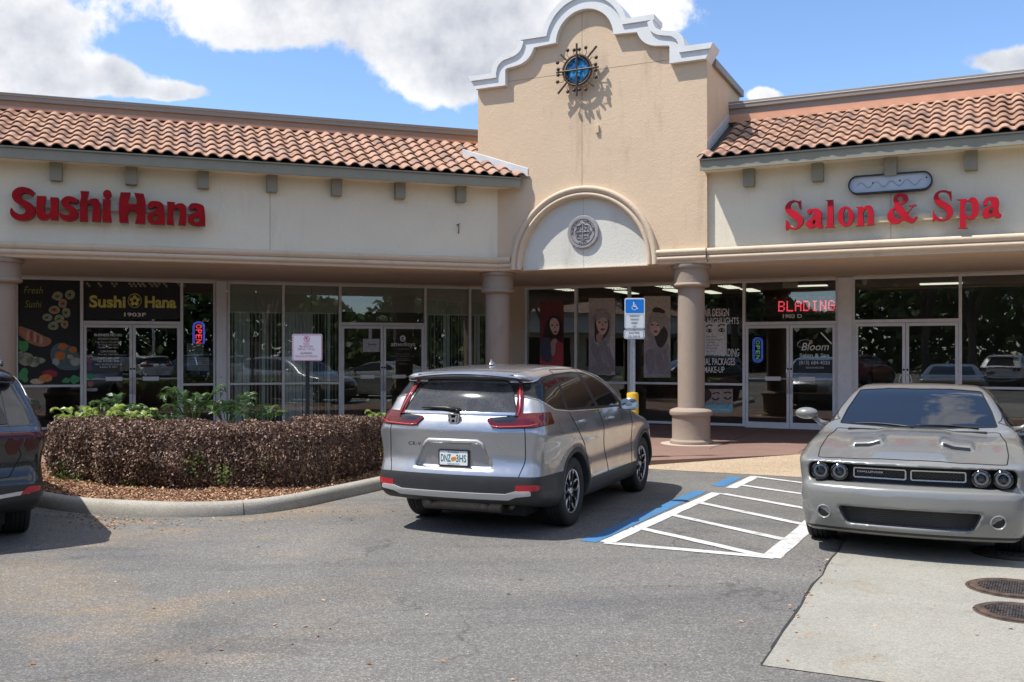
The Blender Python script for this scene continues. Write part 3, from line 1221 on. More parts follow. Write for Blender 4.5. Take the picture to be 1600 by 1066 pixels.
# arch moulding, cornice lengths either side
mb = MB()
frs = []
for i in range(41):
    t = math.pi - math.pi * i / 40
    o = Vector((arcC + math.cos(t) * 0, 0, 0))
    rad = Vector((math.cos(t), 0, math.sin(t)))
    frs.append((Vector((arcC, AT, arcZ)), (0, -1, 0), rad))
mprof = [(u, arcR + (v - 3.455) * 1.0) for (u, v) in PC if v >= 3.455] + [(-.075, arcR)]
mb.sweep(mprof, frs)
mb.build('arch_moulding', M['cornice'], TW, True, 40)
for sgn in (-1, 1):
    mb = MB()
    fr2 = [(Vector((arcC, AT, arcZ)), (0, -1, 0), (sgn, 0, 0)), (Vector((arcC, AT, 3.405)), (0, -1, 0), (sgn, 0, 0))]
    mb.sweep(mprof, fr2)
    mb.build('arch_foot', M['cornice'], TW, True, 40)
mb = MB()
mb.sweep(PC, [((cornerR, AT, 0), (-math.tan(mit), -1, 0), (0, 0, 1)), ((arcC - 1.49, AT, 0), (0, -1, 0), (0, 0, 1))])
mb.build('cornice', M['cornice'], TW, True, 40)
mb = MB()
mb.sweep(PC, [((arcC + 1.475, AT, 0), (0, -1, 0), (0, 0, 1)), ((TE - .006, AT, 0), (0, -1, 0), (0, 0, 1))])
n = len(PC)
mb.f.append(tuple(range(n)))
mb.f.append(tuple(range(n, 2 * n)))
mb.build('cornice', M['cornice'], TW, True, 40)
MB().box(cornerR - .1, TE - .31, AT + .002, AT + .56, 3.393, 3.409).build('beam_underside', M['cornice'], TW)
mb = MB().box(-6.702, -6.692, AT - .0015, AT + .01, 4.96, 8.29).box(TC - 2.33, TC + 2.33, AT - .0015, AT + .01, 7.150, 7.159)
mb.build('control_joint', M['joint'], TW)
MB().box(-6.70, -6.693, AT + .0735, AT + .08, 3.42, 4.75).build('control_joint', M['joint_c'], TW)
MB().cbox(-6.41, -6.345, AT - .04, AT, 5.94, 6.10, .008).build('junction_box', M['tan'], TW)
# step flashing where the roofs die into the tower
mb = MB()
for k in range(1):
    a0, a1 = AL - EAVE_OUT, AL + .55
    pL = [FL.w(FL.loc(*isect(FL, a, FR, AT))[0] , a) for a in (a0, a1)]
    q = [FR.loc(p.x, p.y) for p in pL]
    z0, z1 = EZ1 + .12, EZ1 + .12 + (a1 - a0) * SLOPE
    mb.add([(q[0][0], AT - .012, z0 - .10), (q[0][0], AT - .012, z0 + .10), (q[1][0], AT - .012, z1 + .10), (q[1][0], AT - .012, z1 - .08)], [(0, 1, 2, 3)])
    mb.add([(q[0][0], AT - .012, z0 + .10), (q[1][0], AT - .012, z1 + .10), (q[1][0], AT, z1 + .11), (q[0][0], AT, z0 + .11)], [(0, 1, 2, 3)])
mb.build('step_flashing', M['flash'], TW)
mb = MB()
a0, a1 = AT + .0, 19.0
z0, z1 = EZ1 + (a0 - (ARF - EAVE_OUT)) * SLOPE, EZ1 + (a1 - (ARF - EAVE_OUT)) * SLOPE
mb.add([(TE + .006, a0, z0), (TE + .006, a0, z0 + .24), (TE + .006, a1, z1 + .24), (TE + .006, a1, z1)], [(0, 1, 2, 3)])
mb.add([(TE + .0, a0, z0 + .25), (TE + .006, a0, z0 + .24), (TE + .006, a1, z1 + .24), (TE + .0, a1, z1 + .25)], [(0, 1, 2, 3)])
mb.build('step_flashing', M['flash'], TW)


# columns ----------------------------------------------------------
def column(x, y, label):
    t = thing('column', label, 'column', at=(x, y, WZ), group='round brown columns under the cornice')
    BASE[t.name] = (0, 0, 0)
    h = 3.395 - WZ
    MB().lathe([(.245, .66), (.245, h - .42)], 40).build('shaft', M['column'], t, True)
    cap_ = [(.245, h - .43), (.30, h - .42), (.335, h - .40), (.345, h - .375), (.335, h - .35), (.318, h - .335), (.318, h - .10), (.322, h - .085), (.352, h - .07), (.365, h - .045), (.365, h - .002), (.0, h - .001)]
    MB().lathe(cap_, 40).build('capital', M['column'], t, True, 35)
    base = [(.0, .001), (.385, .002), (.392, .03), (.39, .055), (.372, .075), (.352, .085), (.348, .12), (.350, .50), (.356, .515), (.385, .53), (.398, .56), (.395, .60), (.37, .63), (.32, .648), (.25, .662), (.24, .67)]
    MB().lathe(base, 44).build('base', M['column'], t, True, 35)
    return t


def colpos(frame, a, px):
    s = frame.s(px, a)
    return frame.w(s, a)


p = colpos(FR, AT + .29, 1080)
column(p.x, p.y, 'brown round column with thick base in front of the salon window')
mb = MB()
mb.lathe([(.0, WZ + .004), (.56, WZ + .004), (.565, WZ - .01)], 48, c=(p.x, p.y, 0))
o = mb.build('paving_ring', M['ring'])
o['kind'] = 'structure'
w = isect(FL, AL + .29, FR, AT + .29)
column(w[0] - .02, w[1], 'brown round column in the corner left of the arch, behind the silver car')
p = colpos(FL, AL + .29, 1)
column(p.x, p.y, 'brown round column at the left edge of the photo above the black car')

# ------------------------------------------------------------------ shopfronts
ZS, ZH = WZ + .02, 3.395        # sill and head
ZR = 1.06                       # mid rail
WIN_G = 'aluminium framed windows of the shopfronts'


def pane(parent, fr, s0, s1, z0, z1, a, name='glass_pane'):
    mb = MB().box(s0, s1, a, a + .006, z0, z1)
    return mb.build(name, M['glass'], parent)


def window_bay(parent, fr, s0, s1, a, rails=(ZR,), post=.03):
    """frame members are one part, each pane is its own"""
    mb = MB()
    mb.cbox(s0, s1, a - .05, a + .06, ZS, ZS + .055, .004)
    f = mb.build('window_frame', M['alu'], parent)
    MB().cbox(s0, s1, a - .05, a + .06, ZH - .05, ZH, .004).build('head_rail', M['alu'], f)
    for z in rails:
        MB().cbox(s0, s1, a - .048, a + .06, z - .025, z + .025, .004).build('mid_rail', M['alu'], f)
    zs = [ZS + .05] + list(rails) + [ZH - .045]
    for z0, z1 in zip(zs[:-1], zs[1:]):
        pane(f, fr, s0, s1, z0, z1, a)
    return f


def mullion(parent, s, a, w=.062):
    MB().cbox(s - w / 2, s + w / 2, a - .062, a + .065, ZS, ZH, .005).build('mullion', M['alu'], parent)


def door_bay(parent, fr, s0, s1, a, ztop, pull='bar'):
    mb = MB().cbox(s0, s1, a - .055, a + .06, ztop, ztop + .07, .005).cbox(s0, s1, a - .05, a + .06, ZH - .05, ZH, .004)
    f = mb.build('transom_frame', M['alu'], parent)
    pane(f, fr, s0, s1, ztop + .06, ZH - .045, a, 'transom_pane')
    mid = (s0 + s1) / 2
    for (x0, x1, sg) in ((s0 + .004, mid - .004, 1), (mid + .004, s1 - .004, -1)):
        mb = MB()
        zb = WZ + .012
        mb.cbox(x0, x0 + .062, a - .045, a + .01, zb, ztop - .006, .004)
        mb.cbox(x1 - .062, x1, a - .045, a + .01, zb, ztop - .006, .004)
        mb.cbox(x0 + .06, x1 - .06, a - .044, a + .009, ztop - .075, ztop - .007, .004)
        mb.cbox(x0 + .06, x1 - .06, a - .044, a + .009, zb, zb + .12, .004)
        d = mb.build('door', M['alu'], parent)
        pane(d, fr, x0 + .055, x1 - .055, zb + .115, ztop - .07, a - .02, 'door_pane')
        zc = 1.20
        if pull == 'bar':
            mb = MB().cbox(x0 + .06, x1 - .06, a - .01, a + .01, zc - .018, zc + .018, .004)
            xm = (x0 + x1) / 2 + sg * .12
            mb.cbox(xm - .17, xm + .17, a - .035, a + .01, zc - .045, zc + .045, .006)
            mb.build('push_bar', M['alu'], d)
        xe = x1 - .03 if sg == 1 else x0 + .03
        mb = MB()
        if pull == 'bar':
            mb.tube([(xe, a - .045, zc + .02), (xe, a - .10, zc + .02), (xe, a - .10, zc - .32), (xe, a - .045, zc - .32)], .014, 8)
        else:
            mb.tube([(xe, a - .045, zc + .12), (xe - sg * .06, a - .09, zc + .10), (xe - sg * .09, a - .10, zc), (xe - sg * .06, a - .09, zc - .10), (xe, a - .045, zc - .12)], .012, 8)
        mb.build('pull_handle', M['alu'], d, True)
        MB().lathe([(0, 0), (.022, 0), (.022, -.012), (0, -.014)], 14, 'y', (xe, a - .045, zc + .22)).build('lock_cylinder', M['black'], d, True)
    MB().box(s0, s1, a - .06, a + .06, WZ, WZ + .011).build('threshold', M['alu'], parent)
    return f


LF = thing('shopfront', 'long run of framed glass and double doors set back under the left wing', 'shopfront', FL, (0, SL, WZ))
RF = thing('shopfront', 'framed glass and two double doors of the salon set back right of the tower', 'shopfront', FR, (0, SR, WZ))
sl = lambda px: FL.s(px, SL)
sr = lambda px: FR.s(px, SR)
zl = lambda px, py: FL.z(px, py, SL)
zr = lambda px, py: FR.z(px, py, SR)
zdl, zdr = zl(205, 507), zr(1236, 507.5)
zdm = zl(595, 509)
# left wing bays
mus = [26, 128, 284, 335]
for px in mus[:3]:
    mullion(LF, sl(px), SL)
mullion(LF, sl(335), SL, .05)
w1 = window_bay(LF, FL, sl(26) + .03, sl(128) - .03, SL)
door_bay(LF, FL, sl(128) + .03, sl(284) - .03, SL, zdl)
window_bay(LF, FL, sl(284) + .03, sl(335) - .025, SL)
MB().cbox(sl(337.5), sl(354), SL - .13, SL + .1, WZ, ZH, .008).build('pilaster', M['alu'], LF)
MB().lathe([(0, 0), (.012, 0), (.012, -.01), (0, -.012)], 10, 'y', (sl(345), SL - .13, 1.22)).build('bolt', M['black'], LF)
for px in (357, 442.5, 531, 664, 733.5):
    mullion(LF, sl(px), SL)
for a_, b_ in ((357, 442.5), (442.5, 531), (664, 733.5), (733.5, 775)):
    window_bay(LF, FL, sl(a_) + .03, sl(b_) - (.03 if b_ < 770 else 0), SL)
door_bay(LF, FL, sl(531) + .03, sl(664) - .03, SL, zdm)
MB().box(sl(775), gcL + .02, SL - .07, SL + .1, WZ, ZH).build('corner_wall', M['soffit'], LF)
MB().box(S0, sl(24), SL - .07, SL + .1, WZ, ZH).build('end_wall', M['soffit'], LF)
# right wing bays
for px in (823, 900.5, 983.5, 1072, 1163, 1500.5, 1640):
    mullion(RF, sr(px), SR)
mullion(RF, sr(1308), SR, .05)
mullion(RF, sr(1334), SR, .05)
for a_, b_ in ((823, 900.5), (900.5, 983.5), (983.5, 1072), (1072, 1163), (1500.5, 1640), (1640, 1790)):
    window_bay(RF, FR, sr(a_) + .03, sr(b_) - .03, SR)
door_bay(RF, FR, sr(1163) + .03, sr(1308) - .025, SR, zdr)
MB().cbox(sr(1310), sr(1332.5), SR - .13, SR + .1, WZ, ZH, .008).build('pilaster', M['alu'], RF)
door_bay(RF, FR, sr(1334) + .025, sr(1500.5) - .03, SR, zr(1420, 504), 'curved')
MB().box(gcR - .02, sr(821), SR - .07, SR + .1, WZ, ZH).build('corner_wall', M['soffit'], RF)


# rooms behind the glass
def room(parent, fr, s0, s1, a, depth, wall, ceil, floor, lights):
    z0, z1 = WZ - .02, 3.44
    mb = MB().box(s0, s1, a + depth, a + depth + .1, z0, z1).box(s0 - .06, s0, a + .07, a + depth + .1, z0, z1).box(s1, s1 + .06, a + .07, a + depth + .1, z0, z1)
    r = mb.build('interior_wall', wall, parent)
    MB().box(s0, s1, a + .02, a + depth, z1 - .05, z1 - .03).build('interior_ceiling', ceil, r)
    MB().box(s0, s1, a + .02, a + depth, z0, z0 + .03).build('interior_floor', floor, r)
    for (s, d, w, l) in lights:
        MB().box(s - w / 2, s + w / 2, a + d - l / 2, a + d + l / 2, z1 - .075, z1 - .056).build('ceiling_or_fill_light', M['lamp'], r)
    return r


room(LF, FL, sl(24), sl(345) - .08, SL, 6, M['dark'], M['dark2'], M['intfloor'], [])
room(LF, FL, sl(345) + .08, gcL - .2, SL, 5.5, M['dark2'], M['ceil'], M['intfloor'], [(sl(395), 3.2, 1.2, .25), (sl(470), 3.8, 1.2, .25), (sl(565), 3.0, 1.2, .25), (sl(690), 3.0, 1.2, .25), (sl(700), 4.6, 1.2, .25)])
room(RF, FR, sr(823) + .02, sr(1320) - .06, SR, 6, M['dark'], M['dark2'], M['intfloor'], [(sr(865), .75, .3, .9), (sr(945), .75, .3, .9), (sr(1025), .75, .3, .9), (sr(925), 2.6, .3, 1.2), (sr(1010), 2.4, .3, 1.2), (sr(1055), 3.4, .3, 1.2), (sr(1115), 1.6, .3, 1.1), (sr(1130), 3.0, .3, 1.1), (sr(1240), 2.0, .9, .3)])  # the lights nearest the glass are added to brighten the banners
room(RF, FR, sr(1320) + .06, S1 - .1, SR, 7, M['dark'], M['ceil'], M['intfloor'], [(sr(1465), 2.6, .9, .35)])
# grey bulkhead behind the transoms of the middle shop
for a_, b_ in ((357, 442.5), (442.5, 531), (531, 664), (664, 733.5), (733.5, 775)):
    s0, s1 = sl(a_) + .035, sl(b_) - .035
    zb = zl(395, 487) if a_ != 531 else zl(590, 488)
    mid = (s0 + s1) / 2
    mb = MB().box(s0, mid - .004, SL + .03, SL + .04, zb, ZH - .03).box(mid + .004, s1, SL + .03, SL + .04, zb, ZH - .03)
    mb.build('bulkhead_panel', M['ceilgrey'] if 'ceilgrey' in M else pmat('grey_bulkhead', (.60, .61, .57), .9), LF)

# vertical blinds
M['slat'] = pmat('pale_green_blind_slat', (.74, .80, .75), .7, var=.06)
slat_me = None


def blinds(s0, s1, ztop, label, closed=()):
    global slat_me
    t = thing('vertical_blind', label, 'vertical blind', FL, (s0, SL + .075, ztop), 'vertical blinds of the middle shop')
    MB().cbox(s0, s1, SL + .065, SL + .09, ztop - .03, ztop + .01, .004).build('head_rail', M['white'], t)
    n = int((s1 - s0) / .082)
    if slat_me is None:
        mb = MB()
        H = ztop - .2
        xs = [(-.042, 0), (-.02, .006), (.0, .008), (.02, .006), (.042, 0)]
        mb.sweep(xs, [((0, 0, 0), (1, 0, 0), (0, 1, 0)), ((0, 0, -H), (1, 0, 0), (0, 1, 0))])
        o = mb.build('slat', M['slat'])
        slat_me = o.data
        bpy.data.objects.remove(o)
    for i in range(n):
        u = (i + .5) / n
        o = bpy.data.objects.new('slat', slat_me)
        COL.objects.link(o)
        o.parent = t
        cl_ = any(c0 < u < c1 for c0, c1 in closed)
        ang = random.gauss(14, 5) if cl_ else random.gauss(66, 8)
        o.location = ((i + .5) * (s1 - s0) / n, random.gauss(0, .003), -.03)
        o.rotation_euler = (0, random.gauss(0, .003), R(ang))
    return t


zb = zl(395, 487)
blinds(sl(357) + .04, sl(442.5) - .04, zb, 'half open vertical blind in the window beside the silver pilaster', [(0.05, .35), (.62, .72)])
blinds(sl(442.5) + .04, sl(531) - .04, zb, 'vertical blind mostly closed behind the white notice sign', [(0, .55), (.8, .85)])
blinds(sl(664) + .04, sl(733.5) - .04, zb, 'vertical blind right of the middle shop doors, above the silver car', [(.45, .62)])
blinds(sl(733.5) + .04, sl(775) - .04, zb, 'narrow vertical blind beside the corner column', [(.2, .4)])


# flat prints on or just behind a pane -------------------------------------------------
class Print:
    """lays flat shapes given in photograph pixels onto a wall plane; each layer sits a millimetre nearer"""
    def __init__(self, frame, a, parent):
        self.fr, self.a, self.p = frame, a, parent

    def fn(self, x, y, t):
        return (self.fr.s(x, self.a), self.a - t, self.fr.z(x, y, self.a))

    def shape(self, name, pts, mat, layer=0, smooth=True, th=.0008):
        pts = catmull(pts, True, 4) if smooth else pts
        mb = MB()
        L = layer * .0012
        mb.prism([pts], lambda x, y, t: self.fn(x, y, L + th - t), th)
        return mb.build(name, mat, self.p)

    def shapes(self, name, lst, mat, layer=0, smooth=True, th=.0008):
        for pts in lst:
            self.shape(name, pts, mat, layer, smooth, th)

    def rect(self, name, x0, x1, y0, y1, mat, layer=0, th=.0008, dy=0.0):
        return self.shape(name, [(x0, y0), (x1, y0 + dy), (x1, y1 + dy), (x0, y1)], mat, layer, False, th)

    def text(self, s, x, y, hpx, mat, w=None, align='c', bold=.0, layer=0, name='lettering', shear=0.0, slope=0.0):
        """baseline point (x, y) in pixels, cap height hpx, width w px"""
        sx_ = self.fr.s(x, self.a)
        z = self.fr.z(x, y, self.a)
        k = self.fr.z(x, y - hpx, self.a) - z
        W = None if w is None else abs(self.fr.s(x + w / 2, self.a) - self.fr.s(x - w / 2, self.a))
        mb = MB()
        L = layer * .0012 + .0012
        add_text(mb, s, lambda u, v, t: (u, self.a - L, v + slope * (u - sx_)), sx_, z, k, W, align, bold, 0, shear)
        return mb.build(name, mat, self.p)


def dmat(name, col, rough=.55):
    k = 'd_' + name
    if k not in M:
        M[k] = pmat(name, col, rough, var=.22, vscale=18)
    return M[k]


GI = SL - .012       # vinyl on the outside of the left glass
GR = SR - .012

# sushi poster filling the first window
PO = thing('sushi_poster', 'dark window poster with sushi rolls and green garnish left of the restaurant door', 'poster', FL, (sl(30), SL + .02, ZR), None)
P = Print(FL, SL - .004, PO)
P.rect('poster_sheet', 29, 124.5, 434, 600.5, dmat('poster_black', (.008, .009, .009)), 0)
Q = lambda x, y: (20 + x / 5.925, 430 + y / 5.925)
QL = lambda pts: [Q(*p) for p in pts]


def blob(cx, cy, rx, ry, n=9, j=.12, a0=0.0):
    rnd = random.Random(int(cx * 7 + cy * 13))
    return [Q(cx + rx * (1 + rnd.uniform(-j, j)) * math.cos(2 * math.pi * i / n + a0), cy + ry * (1 + rnd.uniform(-j, j)) * math.sin(2 * math.pi * i / n + a0)) for i in range(n)]


rolls = [(415, 195, 52, 40), (530, 182, 45, 48), (462, 265, 42, 42), (385, 322, 50, 40), (495, 345, 40, 45), (430, 402, 45, 38), (318, 392, 45, 36), (378, 472, 50, 40), (480, 455, 34, 38)]
P.shapes('roll_rice', [blob(*r) for r in rolls], dmat('rice_print', (0.340, 0.357, 0.255)), 1)
P.shapes('roll_filling', [blob(x, y, rx * .6, ry * .55) for (x, y, rx, ry) in rolls if (x + y) % 2], dmat('salmon_print', (0.578, 0.153, 0.051)), 2)
P.shapes('roll_green', [blob(x - 8, y + 4, rx * .45, ry * .35) for (x, y, rx, ry) in rolls if not (x + y) % 2], dmat('leafgreen_print', (0.153, 0.255, 0.034)), 2)
P.shapes('roll_core', [blob(x, y, rx * .22, ry * .2) for (x, y, rx, ry) in rolls], dmat('nori_print', (0.017, 0.025, 0.017)), 3)
P.shape('roll_log', QL([(55, 478), (120, 490), (200, 520), (280, 560), (360, 610), (300, 660), (180, 640), (90, 580), (52, 540)]), dmat('shrimp_print', (0.459, 0.204, 0.119)), 1)
P.shapes('log_stripe', [blob(140, 560, 14, 45), blob(205, 575, 16, 50), blob(262, 600, 14, 40)], dmat('prawn_white_print', (0.544, 0.408, 0.289)), 2)
P.shapes('log_red', [blob(175, 565, 14, 48), blob(230, 590, 13, 42)], dmat('tuna_print', (0.510, 0.068, 0.051)), 2)
P.shape('plate', QL([(350, 760), (360, 680), (420, 630), (500, 640), (580, 690), (620, 760), (620, 860), (520, 880), (420, 860)]), dmat('plate_print', (0.102, 0.153, 0.170)), 1)
P.shapes('plate_sushi', [blob(440, 745, 48, 38), blob(465, 660, 40, 34), blob(560, 690, 34, 30)], dmat('salmon_roe_print', (0.612, 0.187, 0.034)), 3)
P.shapes('plate_rice', [blob(575, 800, 50, 42), blob(400, 800, 34, 36), blob(530, 755, 26, 22)], dmat('rice_print2', (0.408, 0.425, 0.374)), 3)
P.shapes('rice_mound', [blob(120, 775, 70, 62), blob(190, 800, 60, 50), blob(70, 745, 30, 40), blob(250, 790, 50, 30)], dmat('rice_print3', (0.374, 0.374, 0.272)), 1)
P.shapes('lettuce', [blob(90, 650, 55, 55, 11, .3), blob(95, 930, 50, 62, 11, .3), blob(570, 965, 55, 36, 11, .3), blob(500, 975, 40, 25, 11, .3)], dmat('lettuce_print', (0.085, 0.374, 0.119)), 2)
P.shapes('tuna_slice', [blob(345, 912, 72, 34, 9, .05, .3)], dmat('tuna_slice_print', (0.408, 0.025, 0.051)), 3)
P.shapes('salmon_slice', [blob(305, 955, 64, 34, 9, .05, .3)], dmat('salmon_slice_print', (0.765, 0.255, 0.068)), 4)
P.shapes('prawn_slice', [blob(225, 985, 66, 26, 9, .05, .2)], dmat('prawn_slice_print', (0.680, 0.510, 0.340)), 4)
P.text('Fresh', *Q(190, 170), 11, dmat('olive_print', (0.272, 0.289, 0.068)), 30, shear=.3)
P.text('Sushi', *Q(190, 300), 11, dmat('olive_print', (0.272, 0.289, 0.068)), 27, shear=.3)

# transom sign over the restaurant door, hours, number, stickers
TS = thing('transom_sign', 'black transom panel with gold restaurant lettering above the left double doors', 'sign', FL, (sl(206), SL, 3.0))
P = Print(FL, SL - .003, TS)
P.rect('sign_panel', 131.5, 281, 439, 499, dmat('black_vinyl', (.010, .010, .009)), 0)
P = Print(FL, GI, TS)
M['gold'] = pmat('gold_vinyl', (.70, .62, .14), .4, .2, var=.35, vscale=9)
P.text('Sushi', 168, 480, 17.5, M['gold'], 57, bold=.035)
P.text('Hana', 251, 480.5, 17.0, M['gold'], 49, bold=.035)
em = ellipse(210.5, 470, 10.8, 11.2, 26)
mb = MB()
mb.prism([em, ellipse(210.5, 470, 9.8, 10.2, 26)], lambda x, y, t: P.fn(x, y, .002 - t), .001)
for k in range(5):
    an = R(90 + 72 * k)
    mb.prism([ellipse(210.5 + 5.3 * math.cos(an), 470 - 5.3 * math.sin(an), 3.1, 3.1, 12)], lambda x, y, t: P.fn(x, y, .002 - t), .001)
mb.build('flower_emblem', M['gold'], TS)
leafs = []
for x0, k in ((134, 1), (152, 1), (173, 2), (200, 3), (214, 3), (232, 3), (240, 2), (254, 1), (276, 3)):
    for i in range(k + 1):
        x, y = x0 + i * 3.2, 443 + (i % 2) * 3.5
        leafs.append([(x, y), (x + 2.5, y - 2), (x + 4.5, y + 2.2), (x + 1.5, y + 2.0)])
P.shapes('leaf_border', leafs, dmat('pale_gold_print', (.28, .25, .13)), 0)
P.text('1903F', 211, 494.5, 5.6, M['white'], 34, bold=.02)
HS = thing('door_hours_lettering', 'white opening hours lettering on the left leaf of the restaurant door', 'lettering', FL, (sl(168), SL, 1.8))
P = Print(FL, SL - .028, HS)
for (s, x, y, h, w, b) in (('BUSINESS HOURS', 169, 525.5, 3.9, 43, .02), ('MONDAY CLOSED', 169.5, 531.2, 3.0, 32, .0), ('Tues-Thurs 11am-10:30pm', 169.5, 536, 2.7, 42, 0), ('Fri-Sat 11am-11pm', 169.5, 540, 2.7, 31, 0), ('Sunday 12pm-10pm', 169.5, 544.2, 2.7, 31, 0), ('LUNCH HOUR', 169.5, 550.6, 3.0, 24, .01), ('Mon-Sat 11am-3pm', 169.5, 555, 2.7, 32, 0), ('Tel: 813.681.3088', 169.5, 561.5, 3.2, 33, .01), ('Fax: 813.681.3089', 169.5, 566, 3.2, 34, .01), ('1903 E. BRANDON BLVD #F', 169.5, 570.8, 2.6, 43, 0), ('Brandon, FL 33511', 169.5, 574.8, 2.7, 27, 0)):
    P.text(s, x, y, h, M['white'], w, bold=b)
ST = thing('door_stickers', 'round stickers low on the left leaf of the restaurant door', 'stickers', FL, (sl(141), SL, 1.2))
P = Print(FL, SL - .028, ST)
P.shape('sticker', ellipse(141.5, 588.5, 4.8, 4.6, 20), dmat('green_sticker', (.02, .36, .14)), 0, False)
P.shape('sticker', ellipse(141.5, 600, 4.8, 4.6, 20), dmat('orange_sticker', (.42, .16, .10)), 0, False)
P.shape('sticker', rrect(136, 152.5, 606.5, 611.5, 2), dmat('grey_sticker', (.36, .36, .36)), 0, False)
P.shape('sticker', rrect(136.5, 143.5, 557, 568, 2.5), dmat('pink_sticker', (.28, .10, .16)), 0, False)
P.shape('sticker', rrect(136.5, 143.5, 569, 580, 2.5), dmat('purple_sticker', (.18, .10, .22)), 0, False)
PA = thing('taped_papers', 'two printed papers taped below the red neon in the narrow window', 'papers', FL, (sl(310), SL + .02, 1.8))
P = Print(FL, SL + .02, PA)
P.rect('paper', 292, 318, 536.5, 557, dmat('paper_grey', (.36, .36, .31)), 0)
P.rect('paper', 292, 326.5, 558, 579.5, dmat('paper_pale', (.40, .42, .42)), 1)
P.shapes('printed_line', [[(295, y), (315, y), (315, y + .7), (295, y + .7)] for y in (540, 543, 546, 549)] + [[(296, y), (322, y), (322, y + .6), (296, y + .6)] for y in (562, 565, 568, 571)], dmat('print_grey', (.12, .12, .13)), 2, False)


# neon signs ---------------------------------------------------------
def emat(name, col, s, base=(.05, .05, .05)):
    return pmat(name, base, .4, emit=col, estr=s)


M['neon_red'] = emat('red_neon', (1, .05, .08), .8)
M['neon_blue'] = emat('blue_neon', (.12, .16, 1), .45)
M['neon_blue2'] = emat('dim_blue_neon', (.10, .18, 1), .3)
M['neon_green'] = emat('dim_green_neon', (.25, .65, .35), .22)
M['led'] = emat('red_led', (1, .06, .10), .85)
M['led_dim'] = emat('dim_red_led', (1, .05, .08), .16)


def neon(frame, a, x0, x1, y0, y1, rim, letters, label, sz):
    t = thing('neon_sign', label, 'neon sign', frame, (frame.s(x0, a), a, frame.z(x0, y1, a)))
    cx, cy = (x0 + x1) / 2, (y0 + y1) / 2
    for g in (0, 1):
        pth = rrect(x0 + g * 1.9, x1 - g * 1.9, y0 + g * 1.9, y1 - g * 1.9, (x1 - x0) * (.42 if g == 0 else .3))
        pts = [(frame.s(x, a), a, frame.z(x, y, a)) for x, y in pth]
        MB().tube(pts + [pts[0]], .008, 5, False).build('border_tube', rim, t, True)
    # letters read downwards, each turned a quarter clockwise
    n = 4
    h = (y1 - y0 - 7) / n
    for i, ch in enumerate('OPEN'):
        mb = MB()
        yc = y0 + 3.5 + h * (i + .5)
        s_c, z_c = frame.s(cx, a), frame.z(cx, yc, a)
        wz = abs(frame.z(cx, yc - h * .40, a) - z_c)
        ws = abs(frame.s(x1 - 4.2, a) - s_c)
        vs, fs = text_geo(ch, .01)
        x_0, x_1 = vs[:, 0].min(), vs[:, 0].max()
        y_0, y_1 = vs[:, 1].min(), vs[:, 1].max()
        mb.add([(s_c + ((v[1] - y_0) / (y_1 - y_0) - .5) * 2 * ws, a - .004, z_c - ((v[0] - x_0) / (x_1 - x_0) - .5) * 2 * wz) for v in vs], fs)
        mb.build('letter', letters, t)
    return t


neon(FL, SL + .05, 301.5, 319.5, 503, 541, M['neon_blue'], M['neon_red'], 'lit vertical OPEN neon, red letters in a blue border, in the restaurant window', 1)
neon(FR, SR + .10, 1176.5, 1191.5, 528, 566, M['neon_blue2'], M['neon_green'], 'vertical OPEN neon with blue border behind the salon door glass', 1)

# number, logo and paper on the middle door
MD = thing('door_lettering', 'white number and company lettering on the middle shop double door', 'lettering', FL, (sl(600), SL, 1.9))
P = Print(FL, SL - .01, MD)
P.text('1903 E', 601, 501, 5.0, M['greyprint'], 25, bold=.01)
P = Print(FL, SL - .028, MD)
P.text('amedisys', 630, 541, 6.8, M['white'], 38, bold=.0)
mb = MB()
mb.prism([ellipse(629.5, 529, 4.4, 4.8, 20), ellipse(629.5, 529, 2.6, 3.0, 20)], lambda x, y, t: P.fn(x, y, .001 - t), .001)
mb.prism([ellipse(630.3, 529, 1.4, 1.5, 10)], lambda x, y, t: P.fn(x, y, .001 - t), .001)
mb.build('logo_ring', M['white'], MD)
P.text('HOME HEALTH', 632, 547, 2.2, M['greyprint'], 20)
for y, w in ((554, 22), (557.5, 36), (561.5, 18), (564, 26)):
    P.text('Monday to Friday 8:00 to 5:00'[:int(w)], 629, y, 1.8, M['greyprint'], w)
P.text('Deliveries', 630, 569.5, 1.9, M['greyprint'], 13)
PP = thing('door_notice', 'white paper notice hanging on the left leaf of the middle shop door', 'notice', FL, (sl(580), SL, 1.9))
P = Print(FL, SL - .030, PP)
P.rect('paper', 567, 593, 529.5, 550, dmat('notice_paper', (.50, .50, .52)), 0)
P.text('Welcome', 580.5, 539.5, 2.9, M['alu_dark'], 12, bold=.03, layer=1)
P.rect('paper_strip', 576, 581, 511, 529, dmat('notice_paper', (.50, .50, .52)), 0)
P.text('please ring the bell', 580.5, 545.5, 1.6, M['greyprint'], 18, layer=1)
# grey mail slot plates
# window lettering on the salon
SLT = thing('window_lettering', 'white list of salon services lettered on the glass right of the column', 'lettering', FR, (sr(1120), SR, 1.8))
P = Print(FR, GR, SLT)
P.text('HAIR DESIGN', 1139, 494, 12.0, M['white'], 45.5, 'r', .01)
P.text('& HIGHLIGHTS', 1154.5, 506.5, 10.4, M['white'], 58, 'r', .01)
P.text('EYEBROW THREADING', 1155, 556.5, 11.5, M['white'], 78, 'r', .01)
P.text('FACIAL PACKAGES', 1148.5, 570.5, 10.8, M['white'], 62, 'r', .01)
P.text('& MAKE-UP', 1132, 582.5, 9.6, M['white'], 40, 'r', .01)
EP = thing('eyebrow_poster', 'white poster of two eyes and brows above a price list in the salon window', 'poster', FR, (sr(1115), SR, 2.0))
P = Print(FR, SR - .016, EP)
P.rect('poster_sheet', 1096, 1135.5, 504, 555, dmat('poster_offwhite', (.75, .75, .71)), 0)
